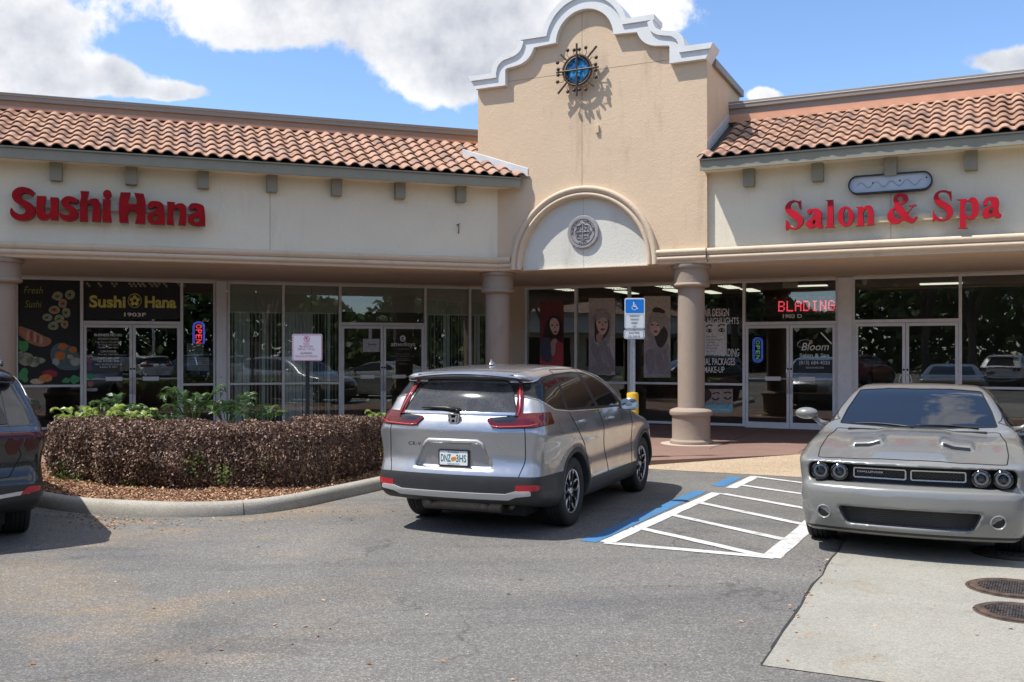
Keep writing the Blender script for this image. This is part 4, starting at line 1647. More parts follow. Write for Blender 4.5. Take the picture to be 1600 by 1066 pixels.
P.shapes('brow', [[(1103, 511.5), (1108, 507), (1113.5, 509.5), (1108, 508.8)], [(1121.5, 510.5), (1127, 506.5), (1133, 508.5), (1127, 508.2)]], dmat('ink', (.02, .02, .02)), 1)
P.shapes('eye', [[(1103.5, 517.5), (1108, 513.8), (1113, 517.0), (1108, 519.8)], [(1122, 516.5), (1127, 512.8), (1132.5, 516.0), (1127, 519.2)]], dmat('ink', (.02, .02, .02)), 1)
P.shapes('eye_white', [[(1105, 517.2), (1106.5, 515.5), (1107, 517.8)], [(1110.2, 517.6), (1110.5, 515.4), (1111.8, 517)], [(1124, 516.4), (1125.5, 514.6), (1126, 517)], [(1129, 516.8), (1129.4, 514.6), (1131, 516)]], dmat('poster_offwhite', (.50, .50, .47)), 2)
for i, s in enumerate(('Eyebrow $10', 'Eyebrow & Upper', 'Full Face', 'Henna Tattoo', 'Eye Lashes', 'Lip  Chin')):
    P.text(s, 1104, 527.5 + i * 4.4, 2.6, M['d_ink'], [15, 24, 13, 20, 16, 14][i], 'l', layer=1)
LP = thing('lash_poster', 'poster of closed eyelashes over blue script, low in the salon window', 'poster', FR, (sr(1125), SR, .8))
P = Print(FR, SR - .016, LP)
P.rect('poster_sheet', 1098, 1145, 608, 645, dmat('skin_print', (.42, .31, .25)), 0)
P.rect('blue_band', 1098, 1145, 632, 645, dmat('aqua_print', (.26, .52, .56)), 1)
P.shapes('hair_print', [[(1098, 609), (1108, 609), (1112, 618), (1104, 628), (1098, 630)]], dmat('hair_print', (.05, .03, .02)), 1)
P.shapes('closed_lash', [[(1112, 621), (1118, 624), (1124, 621.5), (1118, 626)], [(1131, 620), (1137, 623), (1143, 620), (1137, 625)], [(1113, 616), (1119, 613), (1125, 615), (1119, 614.5)], [(1131, 614.5), (1137, 612), (1143, 615), (1137, 613.8)]], M['d_ink'], 1)
P.text('Lash Lifting', 1121, 633.5, 6.5, dmat('aqua_dark', (.05, .30, .36)), 40, layer=2, shear=.35)
P.text('CALL FOR APPOINTMENT', 1121, 641, 2.4, M['white'], 38, layer=2)
BD = thing('door_lettering', 'white salon name and phone lettering on the right leaf of the left salon door', 'lettering', FR, (sr(1272), SR, 1.8))
P = Print(FR, SR - .028, BD)
P.text('Bloom', 1273.5, 547.5, 12, M['white'], 43, shear=.28)
mb = MB()
pts = [(1247, 534), (1246, 540), (1252, 543), (1262, 540), (1266, 534), (1258, 531), (1250, 533), (1247, 537)]
mb.tube([P.fn(x, y, .004) for x, y in catmull(pts, False, 5)], .004, 5)
mb.build('flourish', M['white'], BD)
P.text('Salon & Spa', 1272.5, 557.5, 5.2, M['white'], 46, bold=.01)
P.text('(813) 684-4020', 1272.5, 569.5, 5.6, M['white'], 48, bold=.0)
P.text('WALK-IN WELCOME', 1273, 576, 2.6, M['white'], 28)
P.shape('comb', [(1281.5, 520), (1283, 519), (1300, 536.5), (1299, 538.5)], M['white'], 0, False)
P.shape('flower_dot', ellipse(1267.5, 534.5, 2.6, 3.2, 12), dmat('peach', (.55, .32, .2)), 1, False)
P.shape('alarm_sticker', [(1245, 509.5), (1249.8, 514.5), (1245, 519.5), (1240.2, 514.5)], M['greyprint'], 0, False)
# LED sign
LD = thing('led_message_sign', 'black LED message sign reading BLADING in red dots over the salon door', 'sign', FR, (sr(1245), SR + .12, 2.8))
P = Print(FR, SR + .10, LD)
MB().cbox(sr(1188), sr(1306.5), SR + .12, SR + .2, zr(1240, 493), zr(1240, 464), .008).build('sign_case', M['black'], LD)
FONT = {'B': '11110 10001 10001 11110 10001 10001 11110', 'L': '10000 10000 10000 10000 10000 10000 11111', 'A': '01110 10001 10001 11111 10001 10001 10001', 'D': '11110 10001 10001 10001 10001 10001 11110', 'I': '01110 00100 00100 00100 00100 00100 01110', 'N': '10001 11001 11001 10101 10011 10011 10001', 'G': '01110 10001 10000 10111 10001 10001 01110'}
a_ = SR + .117
for i, ch in enumerate('BLADING'):
    mb = MB()
    for r_, row_ in enumerate(FONT[ch].split()):
        for c_, b_ in enumerate(row_):
            if b_ == '1':
                x = 1217 + i * 13.0 + c_ * 2.05
                y = 471.8 + r_ * 2.35 - i * .25
                s_, z_ = FR.s(x, a_), FR.z(x, y, a_)
                mb.box(s_ - .0125, s_ + .0125, a_ - .004, a_ + .003, z_ - .0135, z_ + .0135)
    mb.build('letter', M['led'], LD)
mb = MB()
for x in np.arange(1206, 1300, 2.05):
    if random.random() < .34:
        s_, z_ = FR.s(x, a_), FR.z(x, 465.5 - (x - 1206) * .02, a_)
        mb.box(s_ - .008, s_ + .008, a_ - .003, a_ + .003, z_ - .02, z_ + .008)
mb.build('faint_dots', M['led_dim'], LD)
UN = thing('unit_number', 'white unit number on the glass over the left salon door', 'number', FR, (sr(1238), SR, 2.6))
P = Print(FR, GR, UN)
P.text('1903 D', 1238, 497, 5.8, M['white'], 30, bold=.02)
XB = thing('exit_box', 'pale boxed light hanging at the ceiling behind the salon transom', 'light box', FR, (sr(1235), SR + .4, 3.3))
MB().cbox(FR.s(1223, SR + .4), FR.s(1246, SR + .4), SR + .38, SR + .46, FR.z(1235, 450, SR + .4), 3.385, .006).build('lamp_case', dmat('cream_lamp', (.55, .48, .33)), XB)
CM = thing('window_camera', 'small white dome camera hanging at the top of the vacant shop transom', 'camera', FR, (sr(1351), SR + .5, 3.3))
MB().lathe([(0, 3.37), (.06, 3.37), (.06, 3.33), (.045, 3.28), (.02, 3.255), (0, 3.25)], 16, 'z', (FR.s(1351, SR + .5), SR + .5, 0)).build('dome', M['white'], CM, True)

# string lights round the salon windows
SLG = thing('string_lights', 'unlit string of small bulbs edging the three salon windows behind the parking sign', 'string lights', FR, (sr(905), SR, 3.3))
mb = MB()
for a_p, b_p in ((825, 898), (903, 981), (986, 1069), (1075, 1160)):
    pts = [(a_p + 1, 595 if a_p < 986 else 480), (a_p + 1, 447), (b_p - 1, 447)] if a_p != 986 else [(a_p + 1, 446), (b_p - 1, 444)]
    yl = FR.z(a_p, 0, SR)
    path = []
    for (p0, p1) in zip(pts[:-1], pts[1:]):
        L = math.hypot(p1[0] - p0[0], p1[1] - p0[1])
        for k in range(int(L / 2.2)):
            t = k / (L / 2.2)
            x, y = p0[0] + (p1[0] - p0[0]) * t, p0[1] + (p1[1] - p0[1]) * t
            s_ = sr(x)
            z_ = min(3.335, zr(x, y)) if p0[1] == p1[1] or a_p == 986 else zr(x, y)
            if z_ > 3.28:
                z_ = 3.325 + random.uniform(-.012, .004)
            path.append((s_, SR + .03, min(z_, 3.33)))
    mb.tube(path, .004, 3, False)
    for p_ in path[::2]:
        q_ = (p_[0] + random.uniform(-.02, .02), p_[1] - .006, p_[2] - random.uniform(.01, .035))
        mb.tube([p_, q_], .007, 4)
mb.build('bulb_string', M['alu_dark'], SLG)


# portrait banners behind the salon glass --------------------------------------
def banner(label, x0, x1, y0, y1, bg, layers, dy=0.0):
    a = SR - .006
    t = thing('portrait_banner', label, 'banner', FR, (FR.s((x0 + x1) / 2, a), a, FR.z(x0, y1, a)), 'tall portrait banners hanging in the salon window')
    P = Print(FR, a, t)
    P.rect('banner_sheet', x0, x1, y0, y1, bg, 0, .002, dy)
    for (nm, lst, mt, ly) in layers:
        for pts in lst:
            c = [(min(max(x, x0 + .15), x1 - .15), min(max(y, y0 + .15), y1 - .15)) for x, y in catmull(pts, True, 4)]
            q = [c[0]]
            for p in c[1:]:
                if abs(p[0] - q[-1][0]) + abs(p[1] - q[-1][1]) > .02:
                    q.append(p)
            P.shape(nm, q, mt, ly, False)
    return t


K = lambda pts: [(820 + x / 4.44, 440 + y / 4.44) for (x, y) in pts]
skinA = dmat('skin_shade_print', (0.570, 0.361, 0.304))
skinB = dmat('skin_light_print', (0.798, 0.589, 0.513))
lip = dmat('lip_print', (0.570, 0.057, 0.095))
hairD = dmat('dark_hair_print', (0.067, 0.042, 0.038))
hairG = dmat('grey_hair_print', (.46, .42, .39))
shawl = dmat('mauve_cloth_print', (.74, .66, .69))
shawlD = dmat('mauve_shadow_print', (0.323, 0.266, 0.285))
banner('dark red banner of a long-haired woman in a red coat, leftmost in the salon window', 843.5, 880.5, 471, 572, dmat('maroon_print', (0.190, 0.038, 0.048)), [
    ('hair', [K([(165, 260), (200, 235), (240, 250), (262, 300), (262, 400), (240, 480), (165, 480), (130, 420), (140, 320)])], hairD, 1),
    ('coat', [K([(105, 470), (150, 420), (190, 410), (240, 415), (265, 440), (268, 580), (100, 580)])], dmat('red_coat_print', (0.494, 0.057, 0.076)), 2),
    ('hair_lock', [K([(120, 400), (170, 390), (180, 440), (170, 560), (120, 540)])], dmat('navy_hair_print', (0.076, 0.067, 0.114)), 3),
    ('chest', [K([(195, 400), (222, 400), (215, 440), (190, 520), (180, 500)])], skinA, 3),
    ('face', [K([(178, 270), (200, 252), (228, 268), (240, 310), (232, 350), (212, 370), (188, 345), (174, 310)])], skinB, 4),
    ('eye', [K([(183, 305), (192, 299), (199, 306), (190, 309)]), K([(218, 303), (228, 297), (234, 304), (226, 307)])], hairD, 5),
    ('nose_shadow', [K([(210, 310), (216, 328), (208, 333), (205, 326)])], skinA, 5),
    ('lips', [K([(200, 348), (212, 343), (224, 349), (212, 358)])], lip, 5)])
banner('grey banner of a pale woman with a draped mauve hood, beside the parking sign', 920, 961, 466, 586, dmat('stone_print', (.60, .55, .52)), [
    ('hood', [K([(455, 250), (480, 200), (540, 185), (585, 215), (600, 300), (590, 400), (560, 480), (600, 520), (620, 645), (450, 640), (452, 400)])], shawl, 1),
    ('hood_shadow', [K([(490, 260), (520, 225), (560, 230), (585, 280), (580, 350), (545, 400), (500, 420), (485, 340)])], hairD, 2),
    ('shawl_fold', [K([(470, 430), (500, 440), (540, 560), (600, 640), (560, 640), (500, 560)]), K([(570, 450), (600, 500), (612, 600), (590, 560)])], shawlD, 3),
    ('neck', [K([(505, 360), (540, 370), (530, 410), (510, 420)])], skinA, 3),
    ('face', [K([(498, 265), (530, 245), (565, 255), (578, 300), (565, 345), (540, 372), (515, 350), (500, 310)])], skinB, 4),
    ('hair_strand', [K([(500, 225), (540, 215), (575, 235), (580, 262), (540, 250), (500, 270)])], hairG, 5),
    ('eye', [K([(508, 283), (519, 277), (528, 284), (518, 287)]), K([(552, 283), (563, 276), (572, 282), (563, 286)])], hairD, 5),
    ('nose_shadow', [K([(540, 288), (547, 310), (538, 314), (534, 308)])], skinA, 5),
    ('lips', [K([(524, 330), (540, 323), (556, 330), (540, 342)])], lip, 5),
    ('necklace', [K([(490, 422), (512, 428), (512, 431), (490, 426)])], dmat('silver_print', (0.850, 0.850, 0.850)), 5)])
banner('grey banner of a woman with tousled hair and mauve jacket, between sign and column', 1006, 1047.5, 463, 590, dmat('stone_print2', (0.627, 0.589, 0.513)), [
    ('jacket', [K([(832, 430), (870, 400), (930, 420), (985, 410), (1005, 470), (1008, 658), (826, 655), (828, 520)])], shawl, 1),
    ('jacket_fold', [K([(850, 480), (880, 470), (895, 560), (870, 640), (845, 600)]), K([(920, 500), (950, 520), (960, 640), (925, 600)]), K([(970, 470), (990, 520), (985, 600), (968, 540)])], shawlD, 2),
    ('hair', [K([(850, 300), (870, 230), (900, 200), (950, 200), (990, 240), (1003, 310), (995, 400), (960, 450), (900, 430), (860, 400), (845, 350)])], hairG, 3),
    ('hair_dark', [K([(900, 340), (930, 300), (965, 310), (990, 350), (980, 420), (940, 460), (905, 400)]), K([(885, 205), (905, 180), (950, 190), (975, 215), (930, 215)])], hairD, 4),
    ('face', [K([(868, 280), (895, 255), (930, 265), (945, 310), (935, 350), (908, 378), (880, 350), (868, 315)])], skinB, 5),
    ('fringe', [K([(870, 262), (900, 235), (945, 250), (965, 300), (945, 330), (925, 290), (895, 280), (875, 300)])], hairG, 6),
    ('eye', [K([(876, 302), (887, 296), (896, 303), (886, 306)]), K([(914, 306), (924, 299), (934, 305), (924, 309)])], hairD, 7),
    ('lips', [K([(894, 344), (908, 338), (922, 345), (908, 356)])], lip, 7)])

# ------------------------------------------------------------------ raised sign letters
def letter(parent, frame, a, contours, sc, org, mat_f, mat_s, thick=.11, gap=.0):
    """one channel letter: coloured face and darker returns"""
    cs = []
    for c in contours:
        c = catmull(c, True, 5)
        cs.append([(org[0] + x / sc, org[1] + y / sc) for x, y in c])
    af = a - gap - thick
    mb = MB()
    mb.prism(cs, lambda x, y, t: (frame.s(x, af), af + t, frame.z(x, y, af)), .012)
    face = mb.build('letter', mat_f, parent)
    mb = MB()
    for c in cs:
        k = len(c)
        cx_, cy_ = sum(p[0] for p in c) / k, sum(p[1] for p in c) / k
        sv = [(frame.s(x, af), af + .012, frame.z(x, y, af)) for x, y in c] + [(frame.s(x, af), a - gap, frame.z(x, y, af)) for x, y in c]
        mb.add(sv, [(i, (i + 1) % k, (i + 1) % k + k, i + k) for i in range(k)])
    mb.build('letter_return', mat_s, face)
    return face


def circ(cx, cy, rx, ry=None, n=12):
    return ellipse(cx, cy, rx, ry or rx, n)


SG = thing('shop_sign', 'large red chunky restaurant letters reading Sushi Hana on the cream wall', 'sign', FL, (FL.s(168, AL), AL, 4.1))
o1, o2 = (10, 285), (170, 285)
LET1 = [
    [[(445, 155, 1), (380, 105), (290, 75), (235, 70), (150, 95), (95, 150), (85, 215), (120, 290), (190, 340), (260, 385), (300, 440), (285, 480), (225, 500), (165, 480), (110, 440), (72, 390, 1), (55, 450), (80, 530), (150, 580), (240, 597), (330, 590), (410, 545), (448, 460), (430, 380), (370, 320), (290, 280), (235, 235), (230, 195), (270, 165), (330, 172), (400, 218, 1)]],
    [[(475, 212, 1), (615, 215, 1), (600, 300), (590, 400), (600, 470), (640, 490), (685, 455), (690, 350), (682, 228, 1), (812, 238, 1), (805, 400), (800, 590, 1), (690, 582, 1), (680, 555), (620, 585), (560, 588), (500, 560), (475, 500), (468, 380)]],
    [[(1125, 270, 1), (1060, 235), (980, 215), (900, 235), (855, 290), (870, 360), (930, 420), (985, 460), (975, 500), (920, 510), (870, 490), (825, 460, 1), (825, 500), (860, 570), (940, 600), (1030, 600), (1100, 560), (1120, 490), (1090, 420), (1030, 370), (985, 330), (1000, 300), (1050, 310), (1105, 330, 1)]],
    [[(1155, 135, 1), (1290, 140, 1), (1272, 200), (1270, 280), (1320, 260), (1380, 250), (1430, 265), (1460, 320), (1470, 400), (1465, 612, 1), (1335, 608, 1), (1345, 480), (1345, 380), (1320, 340), (1280, 340), (1262, 400), (1270, 608, 1), (1148, 608, 1), (1150, 450), (1145, 330), (1165, 220)]],
    [[(1505, 262, 1), (1625, 265, 1), (1625, 450), (1645, 620, 1), (1500, 615, 1), (1508, 440)]],
    [circ(1575, 183, 66)]]
LET2 = [
    [[(185, 155, 1), (340, 158, 1), (325, 230), (300, 300), (320, 335), (370, 340), (425, 335), (435, 290), (415, 220), (395, 162, 1), (545, 178, 1), (565, 260), (578, 350), (572, 500), (565, 650, 1), (410, 640, 1), (430, 560), (435, 500), (410, 460), (370, 445), (320, 460), (300, 520), (310, 632, 1), (165, 625, 1), (155, 450), (165, 250)]],
    [[(612, 340), (650, 300), (720, 290), (800, 305), (850, 345), (868, 420), (870, 520), (880, 658, 1), (740, 655), (660, 640), (615, 600), (600, 540), (625, 490), (680, 455), (740, 430), (755, 400), (730, 380), (690, 395), (645, 412, 1), (615, 385)], circ(725, 545, 44)],
    [[(910, 300, 1), (1035, 310, 1), (1030, 345), (1080, 330), (1150, 330), (1200, 370), (1212, 450), (1205, 670, 1), (1085, 665, 1), (1105, 540), (1105, 450), (1075, 410), (1035, 410), (1010, 460), (1025, 665, 1), (905, 655, 1), (915, 480)]],
    [[(1250, 375), (1285, 335), (1350, 325), (1430, 340), (1480, 370), (1500, 450), (1510, 682, 1), (1380, 680), (1290, 660), (1250, 620), (1235, 560), (1260, 510), (1320, 480), (1375, 450), (1380, 420), (1350, 405), (1310, 418), (1270, 430, 1), (1248, 400)], circ(1370, 580, 44)]]
for c in LET1:
    letter(SG, FL, AL, c, 10, o1, M['red'], M['redside'], .13, .09)
for c in LET2:
    letter(SG, FL, AL, c, 10, o2, M['red'], M['redside'], .13, .09)
MB().cbox(FL.s(30, AL), FL.s(318, AL), AL - .09, AL, FL.z(168, 330.5, AL), FL.z(168, 317, AL), .01).build('raceway', M['raceway2'], SG)

SP = thing('shop_sign', 'red serif letters reading Salon & Spa on a cream raceway on the right wing', 'sign', FR, (FR.s(1390, ARF), ARF, 4.1))
o3, o4 = (1220, 300), (1380, 285)
LET3 = [
    [[(275, 112, 1), (262, 128), (220, 120), (170, 115), (110, 140), (65, 200), (65, 260), (110, 320), (170, 370), (225, 410), (240, 450), (215, 490), (175, 500), (120, 460), (85, 400, 1), (68, 385, 1), (65, 530, 1), (90, 525, 1), (105, 508), (150, 515), (210, 515), (270, 480), (310, 410), (300, 350), (250, 300), (190, 260), (130, 205), (140, 160), (185, 135), (230, 150), (262, 240, 1), (278, 240, 1)]],
    [[(365, 290), (375, 250), (430, 235), (500, 230), (550, 255), (565, 310), (562, 400), (566, 462), (582, 465, 1), (575, 490), (520, 500), (480, 480), (440, 500), (380, 500), (350, 470), (355, 420), (400, 380), (440, 350), (450, 320), (445, 280), (430, 265), (415, 290), (385, 315)], [(460, 392), (440, 430), (455, 455), (475, 440), (474, 392)]],
    [[(620, 115, 1), (725, 108, 1), (728, 475, 1), (750, 488, 1), (615, 498, 1), (640, 478, 1), (648, 130, 1)]],
    [circ(900, 340, 112, 140, 16), circ(903, 340, 38, 112, 14)],
    [[(1038, 210, 1), (1135, 200, 1), (1145, 215), (1190, 188), (1245, 190), (1275, 225), (1282, 440, 1), (1310, 452, 1), (1185, 465, 1), (1205, 445, 1), (1205, 260), (1185, 240), (1150, 270), (1150, 440, 1), (1170, 465, 1), (1035, 475, 1), (1065, 450, 1), (1065, 225, 1)]]]
LET4 = [
    [[(310, 215), (300, 165), (240, 138), (175, 145), (132, 190), (130, 250), (140, 300), (80, 350), (50, 420), (65, 480), (120, 515), (190, 510), (250, 475), (300, 490), (350, 505), (385, 495), (430, 430, 1), (415, 425), (370, 455), (330, 420), (310, 395), (340, 350), (375, 300), (415, 285, 1), (415, 275, 1), (315, 288, 1), (320, 298), (350, 300), (330, 350), (295, 370), (255, 320), (220, 280), (270, 255)], [(182, 180), (215, 165), (240, 190), (240, 240), (212, 262), (190, 225)], [(150, 335), (125, 370), (140, 430), (185, 462), (228, 452), (198, 410), (165, 360)]],
    [[(852, 98, 1), (840, 112), (790, 100), (730, 98), (665, 125), (630, 185), (640, 240), (700, 300), (770, 345), (800, 390), (790, 440), (745, 460), (690, 440), (640, 385), (632, 352, 1), (620, 352, 1), (620, 488, 1), (635, 485, 1), (650, 468), (700, 480), (770, 475), (840, 440), (872, 375), (860, 310), (800, 260), (730, 220), (690, 175), (700, 130), (750, 115), (810, 140), (842, 220, 1), (856, 218, 1)]],
    [[(920, 212, 1), (1040, 205, 1), (1050, 220), (1095, 190), (1150, 195), (1190, 250), (1198, 320), (1180, 400), (1130, 455), (1080, 465), (1035, 440, 1), (1030, 560, 1), (1065, 575, 1), (930, 575, 1), (958, 560, 1), (958, 225, 1)], [(1045, 240), (1085, 238), (1108, 280), (1108, 380), (1085, 428), (1045, 420)]],
    [[(1250, 245), (1290, 195), (1370, 180), (1430, 195), (1450, 240), (1450, 380), (1482, 402, 1), (1475, 430), (1430, 445), (1380, 420), (1330, 435), (1270, 445), (1240, 410), (1245, 355), (1300, 310), (1345, 290), (1350, 250), (1330, 215), (1310, 250), (1290, 288), (1258, 285)], [(1362, 315), (1332, 335), (1325, 380), (1352, 395), (1368, 360)]]]
for c in LET3:
    letter(SP, FR, ARF, c, 8.889, o3, M['red2'], M['redside'], .10, .11)
for c in LET4:
    letter(SP, FR, ARF, c, 8.0, o4, M['red2'], M['redside'], .10, .11)
s0_, s1_ = FR.s(1232, ARF), FR.s(1562, ARF)
MB().cbox(s0_, s1_, ARF - .11, ARF, 3.955, 4.06, .008).build('raceway', M['raceway'], SP)

# the blank lozenge sign box
BX = thing('blank_sign_box', 'faceless pale blue lozenge sign box above the serif letters', 'sign box', FR, (FR.s(1390, ARF), ARF, 4.6))
a_ = ARF - .16
x0, x1 = FR.s(1325, a_), FR.s(1457, a_)
zc = 4.605
hh = .155
loop = rrect(x0, x1, zc - hh, zc + hh, hh - .004, 9)
loop_i = rrect(x0 + .02, x1 - .02, zc - hh + .02, zc + hh - .02, hh - .024, 9)
mb = MB()
mb.prism([loop, loop_i], lambda x, y, t: (x, a_ + t, y), .16)
mb.build('can_rim', M['black'], BX)
mb = MB()
mb.prism([loop_i], lambda x, y, t: (x, a_ + .06 + t, y), .02)
mb.build('back_panel', pmat('pale_blue_panel', (.50, .55, .62), .5, var=.06), BX)
mb = MB()
for dz in (0, .02):
    pth = []
    n = 44
    for i in range(n + 1):
        t = i / n
        pth.append((x0 + .14 + (x1 - x0 - .3) * t, a_ + .045, zc + .045 * math.sin(t * 4.2 * 2 * math.pi) - .01 + dz * 0))
mb.tube(pth, .0045, 5)
mb.build('neon_tube', pmat('unlit_tube', (.30, .33, .38), .3), BX, True)
mb = MB()
for sx_, dz in ((.30, .02), (.62, .03), (.93, .05)):
    mb.lathe([(0, -.012), (.012, -.012), (.014, 0)], 10, 'y', (x0 + (x1 - x0) * sx_, a_ + .058, zc + dz))
mb.build('screw', M['black'], BX)

# cast medallion in the tympanum
MDL = thing('medallion', 'round grey cast coin with a cross inside the white arch', 'medallion', FR, (-6.69, AT + .07, 4.09))
a_ = AT + .075
mc = (-6.69, a_, 4.09)
mb = MB().lathe([(0, -.055), (.265, -.055), (.285, -.058), (.312, -.055), (.322, -.04), (.322, .0)], 22, 'y', mc)
mb.build('disc', M['stone'], MDL, True, 30)


def ycurve(pts, r, name, mat, par, off=-.058, n=5, closed=True):
    P3 = [(mc[0] + x, mc[1] + off, mc[2] + z) for x, z in pts]
    if closed:
        P3.append(P3[0])
    MB().tube(P3, r, n, False).build(name, mat, par, True)


ycurve(ellipse(0, 0, .245, .245, 40), .005, 'rim_line', M['stone_d'], MDL)
octf = []
for i in range(48):
    an = 2 * math.pi * i / 48
    rr = .155 + .016 * math.cos(8 * an)
    octf.append((rr * math.cos(an), rr * math.sin(an)))
ycurve(octf, .010, 'foil_border', M['stone'], MDL)
ycurve([(x * .9, y * .9) for x, y in octf], .009, 'foil_shadow', M['stone_d'], MDL)  # dark tube standing in for the shade inside the foil border
mb = MB().box(mc[0] - .007, mc[0] + .007, a_ - .07, a_ - .055, mc[2] - .15, mc[2] + .15).box(mc[0] - .15, mc[0] + .15, a_ - .071, a_ - .0555, mc[2] - .007, mc[2] + .007)
mb.build('cross', M['stone'], MDL)
mb = MB()
rr_ = random.Random(4)
for (qx, qz) in ((-.065, .06), (.065, .06), (-.065, -.06), (.065, -.06)):
    for k in range(7):
        x, z = mc[0] + qx + rr_.uniform(-.045, .04), mc[2] + qz + rr_.uniform(-.045, .04)
        mb.box(x, x + rr_.uniform(.01, .035), a_ - .062, a_ - .054, z, z + rr_.uniform(.006, .02))
mb.build('relief', M['stone_d'], MDL)
mb = MB()
for k in list(range(2, 12)) + list(range(14, 24)) + list(range(27, 32)):
    an = R(205 - k * 8.6) if k < 26 else R(250 + (k - 27) * 11)
    cx, cz = mc[0] + .207 * math.cos(an), mc[2] + .207 * math.sin(an)
    tx, tz = -math.sin(an), math.cos(an)
    for b in range(3):
        u, v = rr_.uniform(-.012, .006), rr_.uniform(-.016, .008)
        w_, h_ = rr_.choice(((.006, .022), (.014, .006)))
        c0 = (cx + tx * u + math.cos(an) * v, cz + tz * u + math.sin(an) * v)
        q = [(c0[0] + tx * i * w_ + math.cos(an) * j * h_, c0[1] + tz * i * w_ + math.sin(an) * j * h_) for i, j in ((0, 0), (1, 0), (1, 1), (0, 1))]
        mb.prism([q], lambda x, y, t: (x, a_ - .064 + t, y), .01)
mb.build('worn_inscription', M['stone_d'], MDL)

# wrought iron compass ornament with blue glass
ORN = thing('wall_ornament', 'spiked iron compass ring around blue glass high on the tower gable', 'ornament', FR, (-6.74, AT, 7.15))
oc = Vector((-6.74, AT - .145, 7.15))


def O3(x, z, d=0.0):
    return (oc.x + x, oc.y + d, oc.z + z)


def ring(r, rad, d, name, mat, n=40, k=7):
    pts = [O3(r * math.cos(2 * math.pi * i / n), r * math.sin(2 * math.pi * i / n), d) for i in range(n + 1)]
    MB().tube(pts, rad, k, False).build(name, mat, ORN, True)


ring(.285, .022, 0, 'outer_ring', M['iron'])
ring(.262, .014, .05, 'inner_ring', M['iron'])
ring(.27, .022, .12, 'wall_ring', M['tan'])
mb = MB()
vv = []
for i in range(36):
    an = 2 * math.pi * i / 36
    rr = .222 + .02 * abs(math.cos(2 * an))
    vv.append((rr * math.cos(an), rr * math.sin(an)))
mb.tube([O3(x, z, .0) for x, z in vv] + [O3(*vv[0], .0)], .009, 6, False)
mb.build('quatrefoil', M['iron'], ORN, True)
MB().lathe([(0, .0), (.14, -.012), (.24, .0), (.262, .02), (.262, .04), (0, .05)], 36, 'y', (oc.x, oc.y + .05, oc.z)).build('glass_disc', M['blueglass'], ORN, True)
for (x0_, z0_, x1_, z1_) in ((0, -.50, 0, .50), (-.42, -.0, .44, .0)):
    MB().tube([O3(x0_, z0_, -.02), O3(x1_, z1_, -.02)], .019, 6).build('cross_bar', M['iron'], ORN)
for an in (45, 135, 225, 315):
    c_, s_ = math.cos(R(an)), math.sin(R(an))
    L_ = .56 if an in (45, 225) else .47
    MB().tube([O3(.28 * c_, .28 * s_), O3(L_ * c_, L_ * s_ * 1.02)], [.018, .022], 6).build('spike', M['iron'], ORN)
for an in range(0, 360, 45):
    for sg in (-1, 1):
        a1 = R(an + sg * (11 if an % 90 == 0 else 13))
        a2 = R(an + sg * (8 if an % 90 == 0 else 20))
        r2 = .385 if an % 90 == 0 else .435
        p0 = O3(.29 * math.cos(a1), .29 * math.sin(a1))
        p1 = O3((.29 + r2) / 2 * math.cos(R(an + sg * 11)), (.29 + r2) / 2 * math.sin(R(an + sg * 11)), -.02)
        p2 = O3(r2 * math.cos(a2), r2 * math.sin(a2), -.02)
        mb = MB().tube([p0, p1, p2], .006, 5)
        mb.lathe([(0, -.037), (.026, -.024), (.037, 0), (.026, .024), (0, .037)], 10, 'y', p2)
        mb.build('ball_finial', M['iron'], ORN, True)
for an in (40, 140, 220, 320, 90, 270):
    MB().tube([O3(.25 * math.cos(R(an)), .25 * math.sin(R(an)), 0), O3(.25 * math.cos(R(an)), .25 * math.sin(R(an)), .145)], .009, 5).build('stand_off', M['iron'], ORN)


# ------------------------------------------------------------------ signs on posts
def plate(parent, name, c, w, h, mat_, rad=.03, th=.003, y=0.0):
    mb = MB()
    mb.prism([rrect(c[0] - w / 2, c[0] + w / 2, c[1] - h / 2, c[1] + h / 2, rad)], lambda x, z, t: (x, y + t, z), th)
    return mb.build(name, mat_, parent)


pp = ground(988.5, 690, WZ)
# the post stands just beyond the ramp's curb, 14.55 m from the camera side of the walk
ps = FR.s(988.5, 14.75)
pw = FR.w(ps, 14.75)
PS = thing('disabled_parking_sign', 'blue and white wheelchair parking sign on a perforated steel post', 'sign', at=(pw.x, pw.y, WZ), rot=R(-3))
kz = pw.y / F
zof = lambda py: EYE + (YH - py) * kz - WZ
mb = MB()
mb.cbox(-.030, .030, -.012, .012, .0, zof(470), .004)
mb.build('post', M['galv'], PS)
mb = MB()
for k in range(60):
    z = .04 + k * .0254 * 1.5
    if z < zof(475):
        mb.lathe([(0, -.0135), (.007, -.0135), (.007, -.0125)], 8, 'y', (0, 0, z))
mb.build('post_holes', M['alu_dark'], PS)['kind'] = 'stuff'
MB().cbox(-.040, -.033, -.022, .012, .5, zof(500), .001).cbox(.033, .040, -.022, .012, .5, zof(500), .001).build('post_flange', M['galv'], PS)
zt, zb_, zm = zof(466), zof(514), zof(490.5)
W_ = 31.5 * kz
sp_ = plate(PS, 'sign_plate', (0.03, (zt + zb_) / 2), W_, zt - zb_, M['signwhite'], .03, .004, -.04)
plate(sp_, 'blue_field', (0.03, (zof(468) + zof(489.5)) / 2), W_ - .03, zof(468) - zof(489.5), M['signblue'], .018, .001, -.0412)
mb = MB()
mb.prism([rrect(.03 - W_ / 2 + .010, .03 + W_ / 2 - .010, zb_ + .010, zm - .012, .02), rrect(.03 - W_ / 2 + .016, .03 + W_ / 2 - .016, zb_ + .016, zm - .018, .016)], lambda x, z, t: (x, -.0412 + t, z), .001)
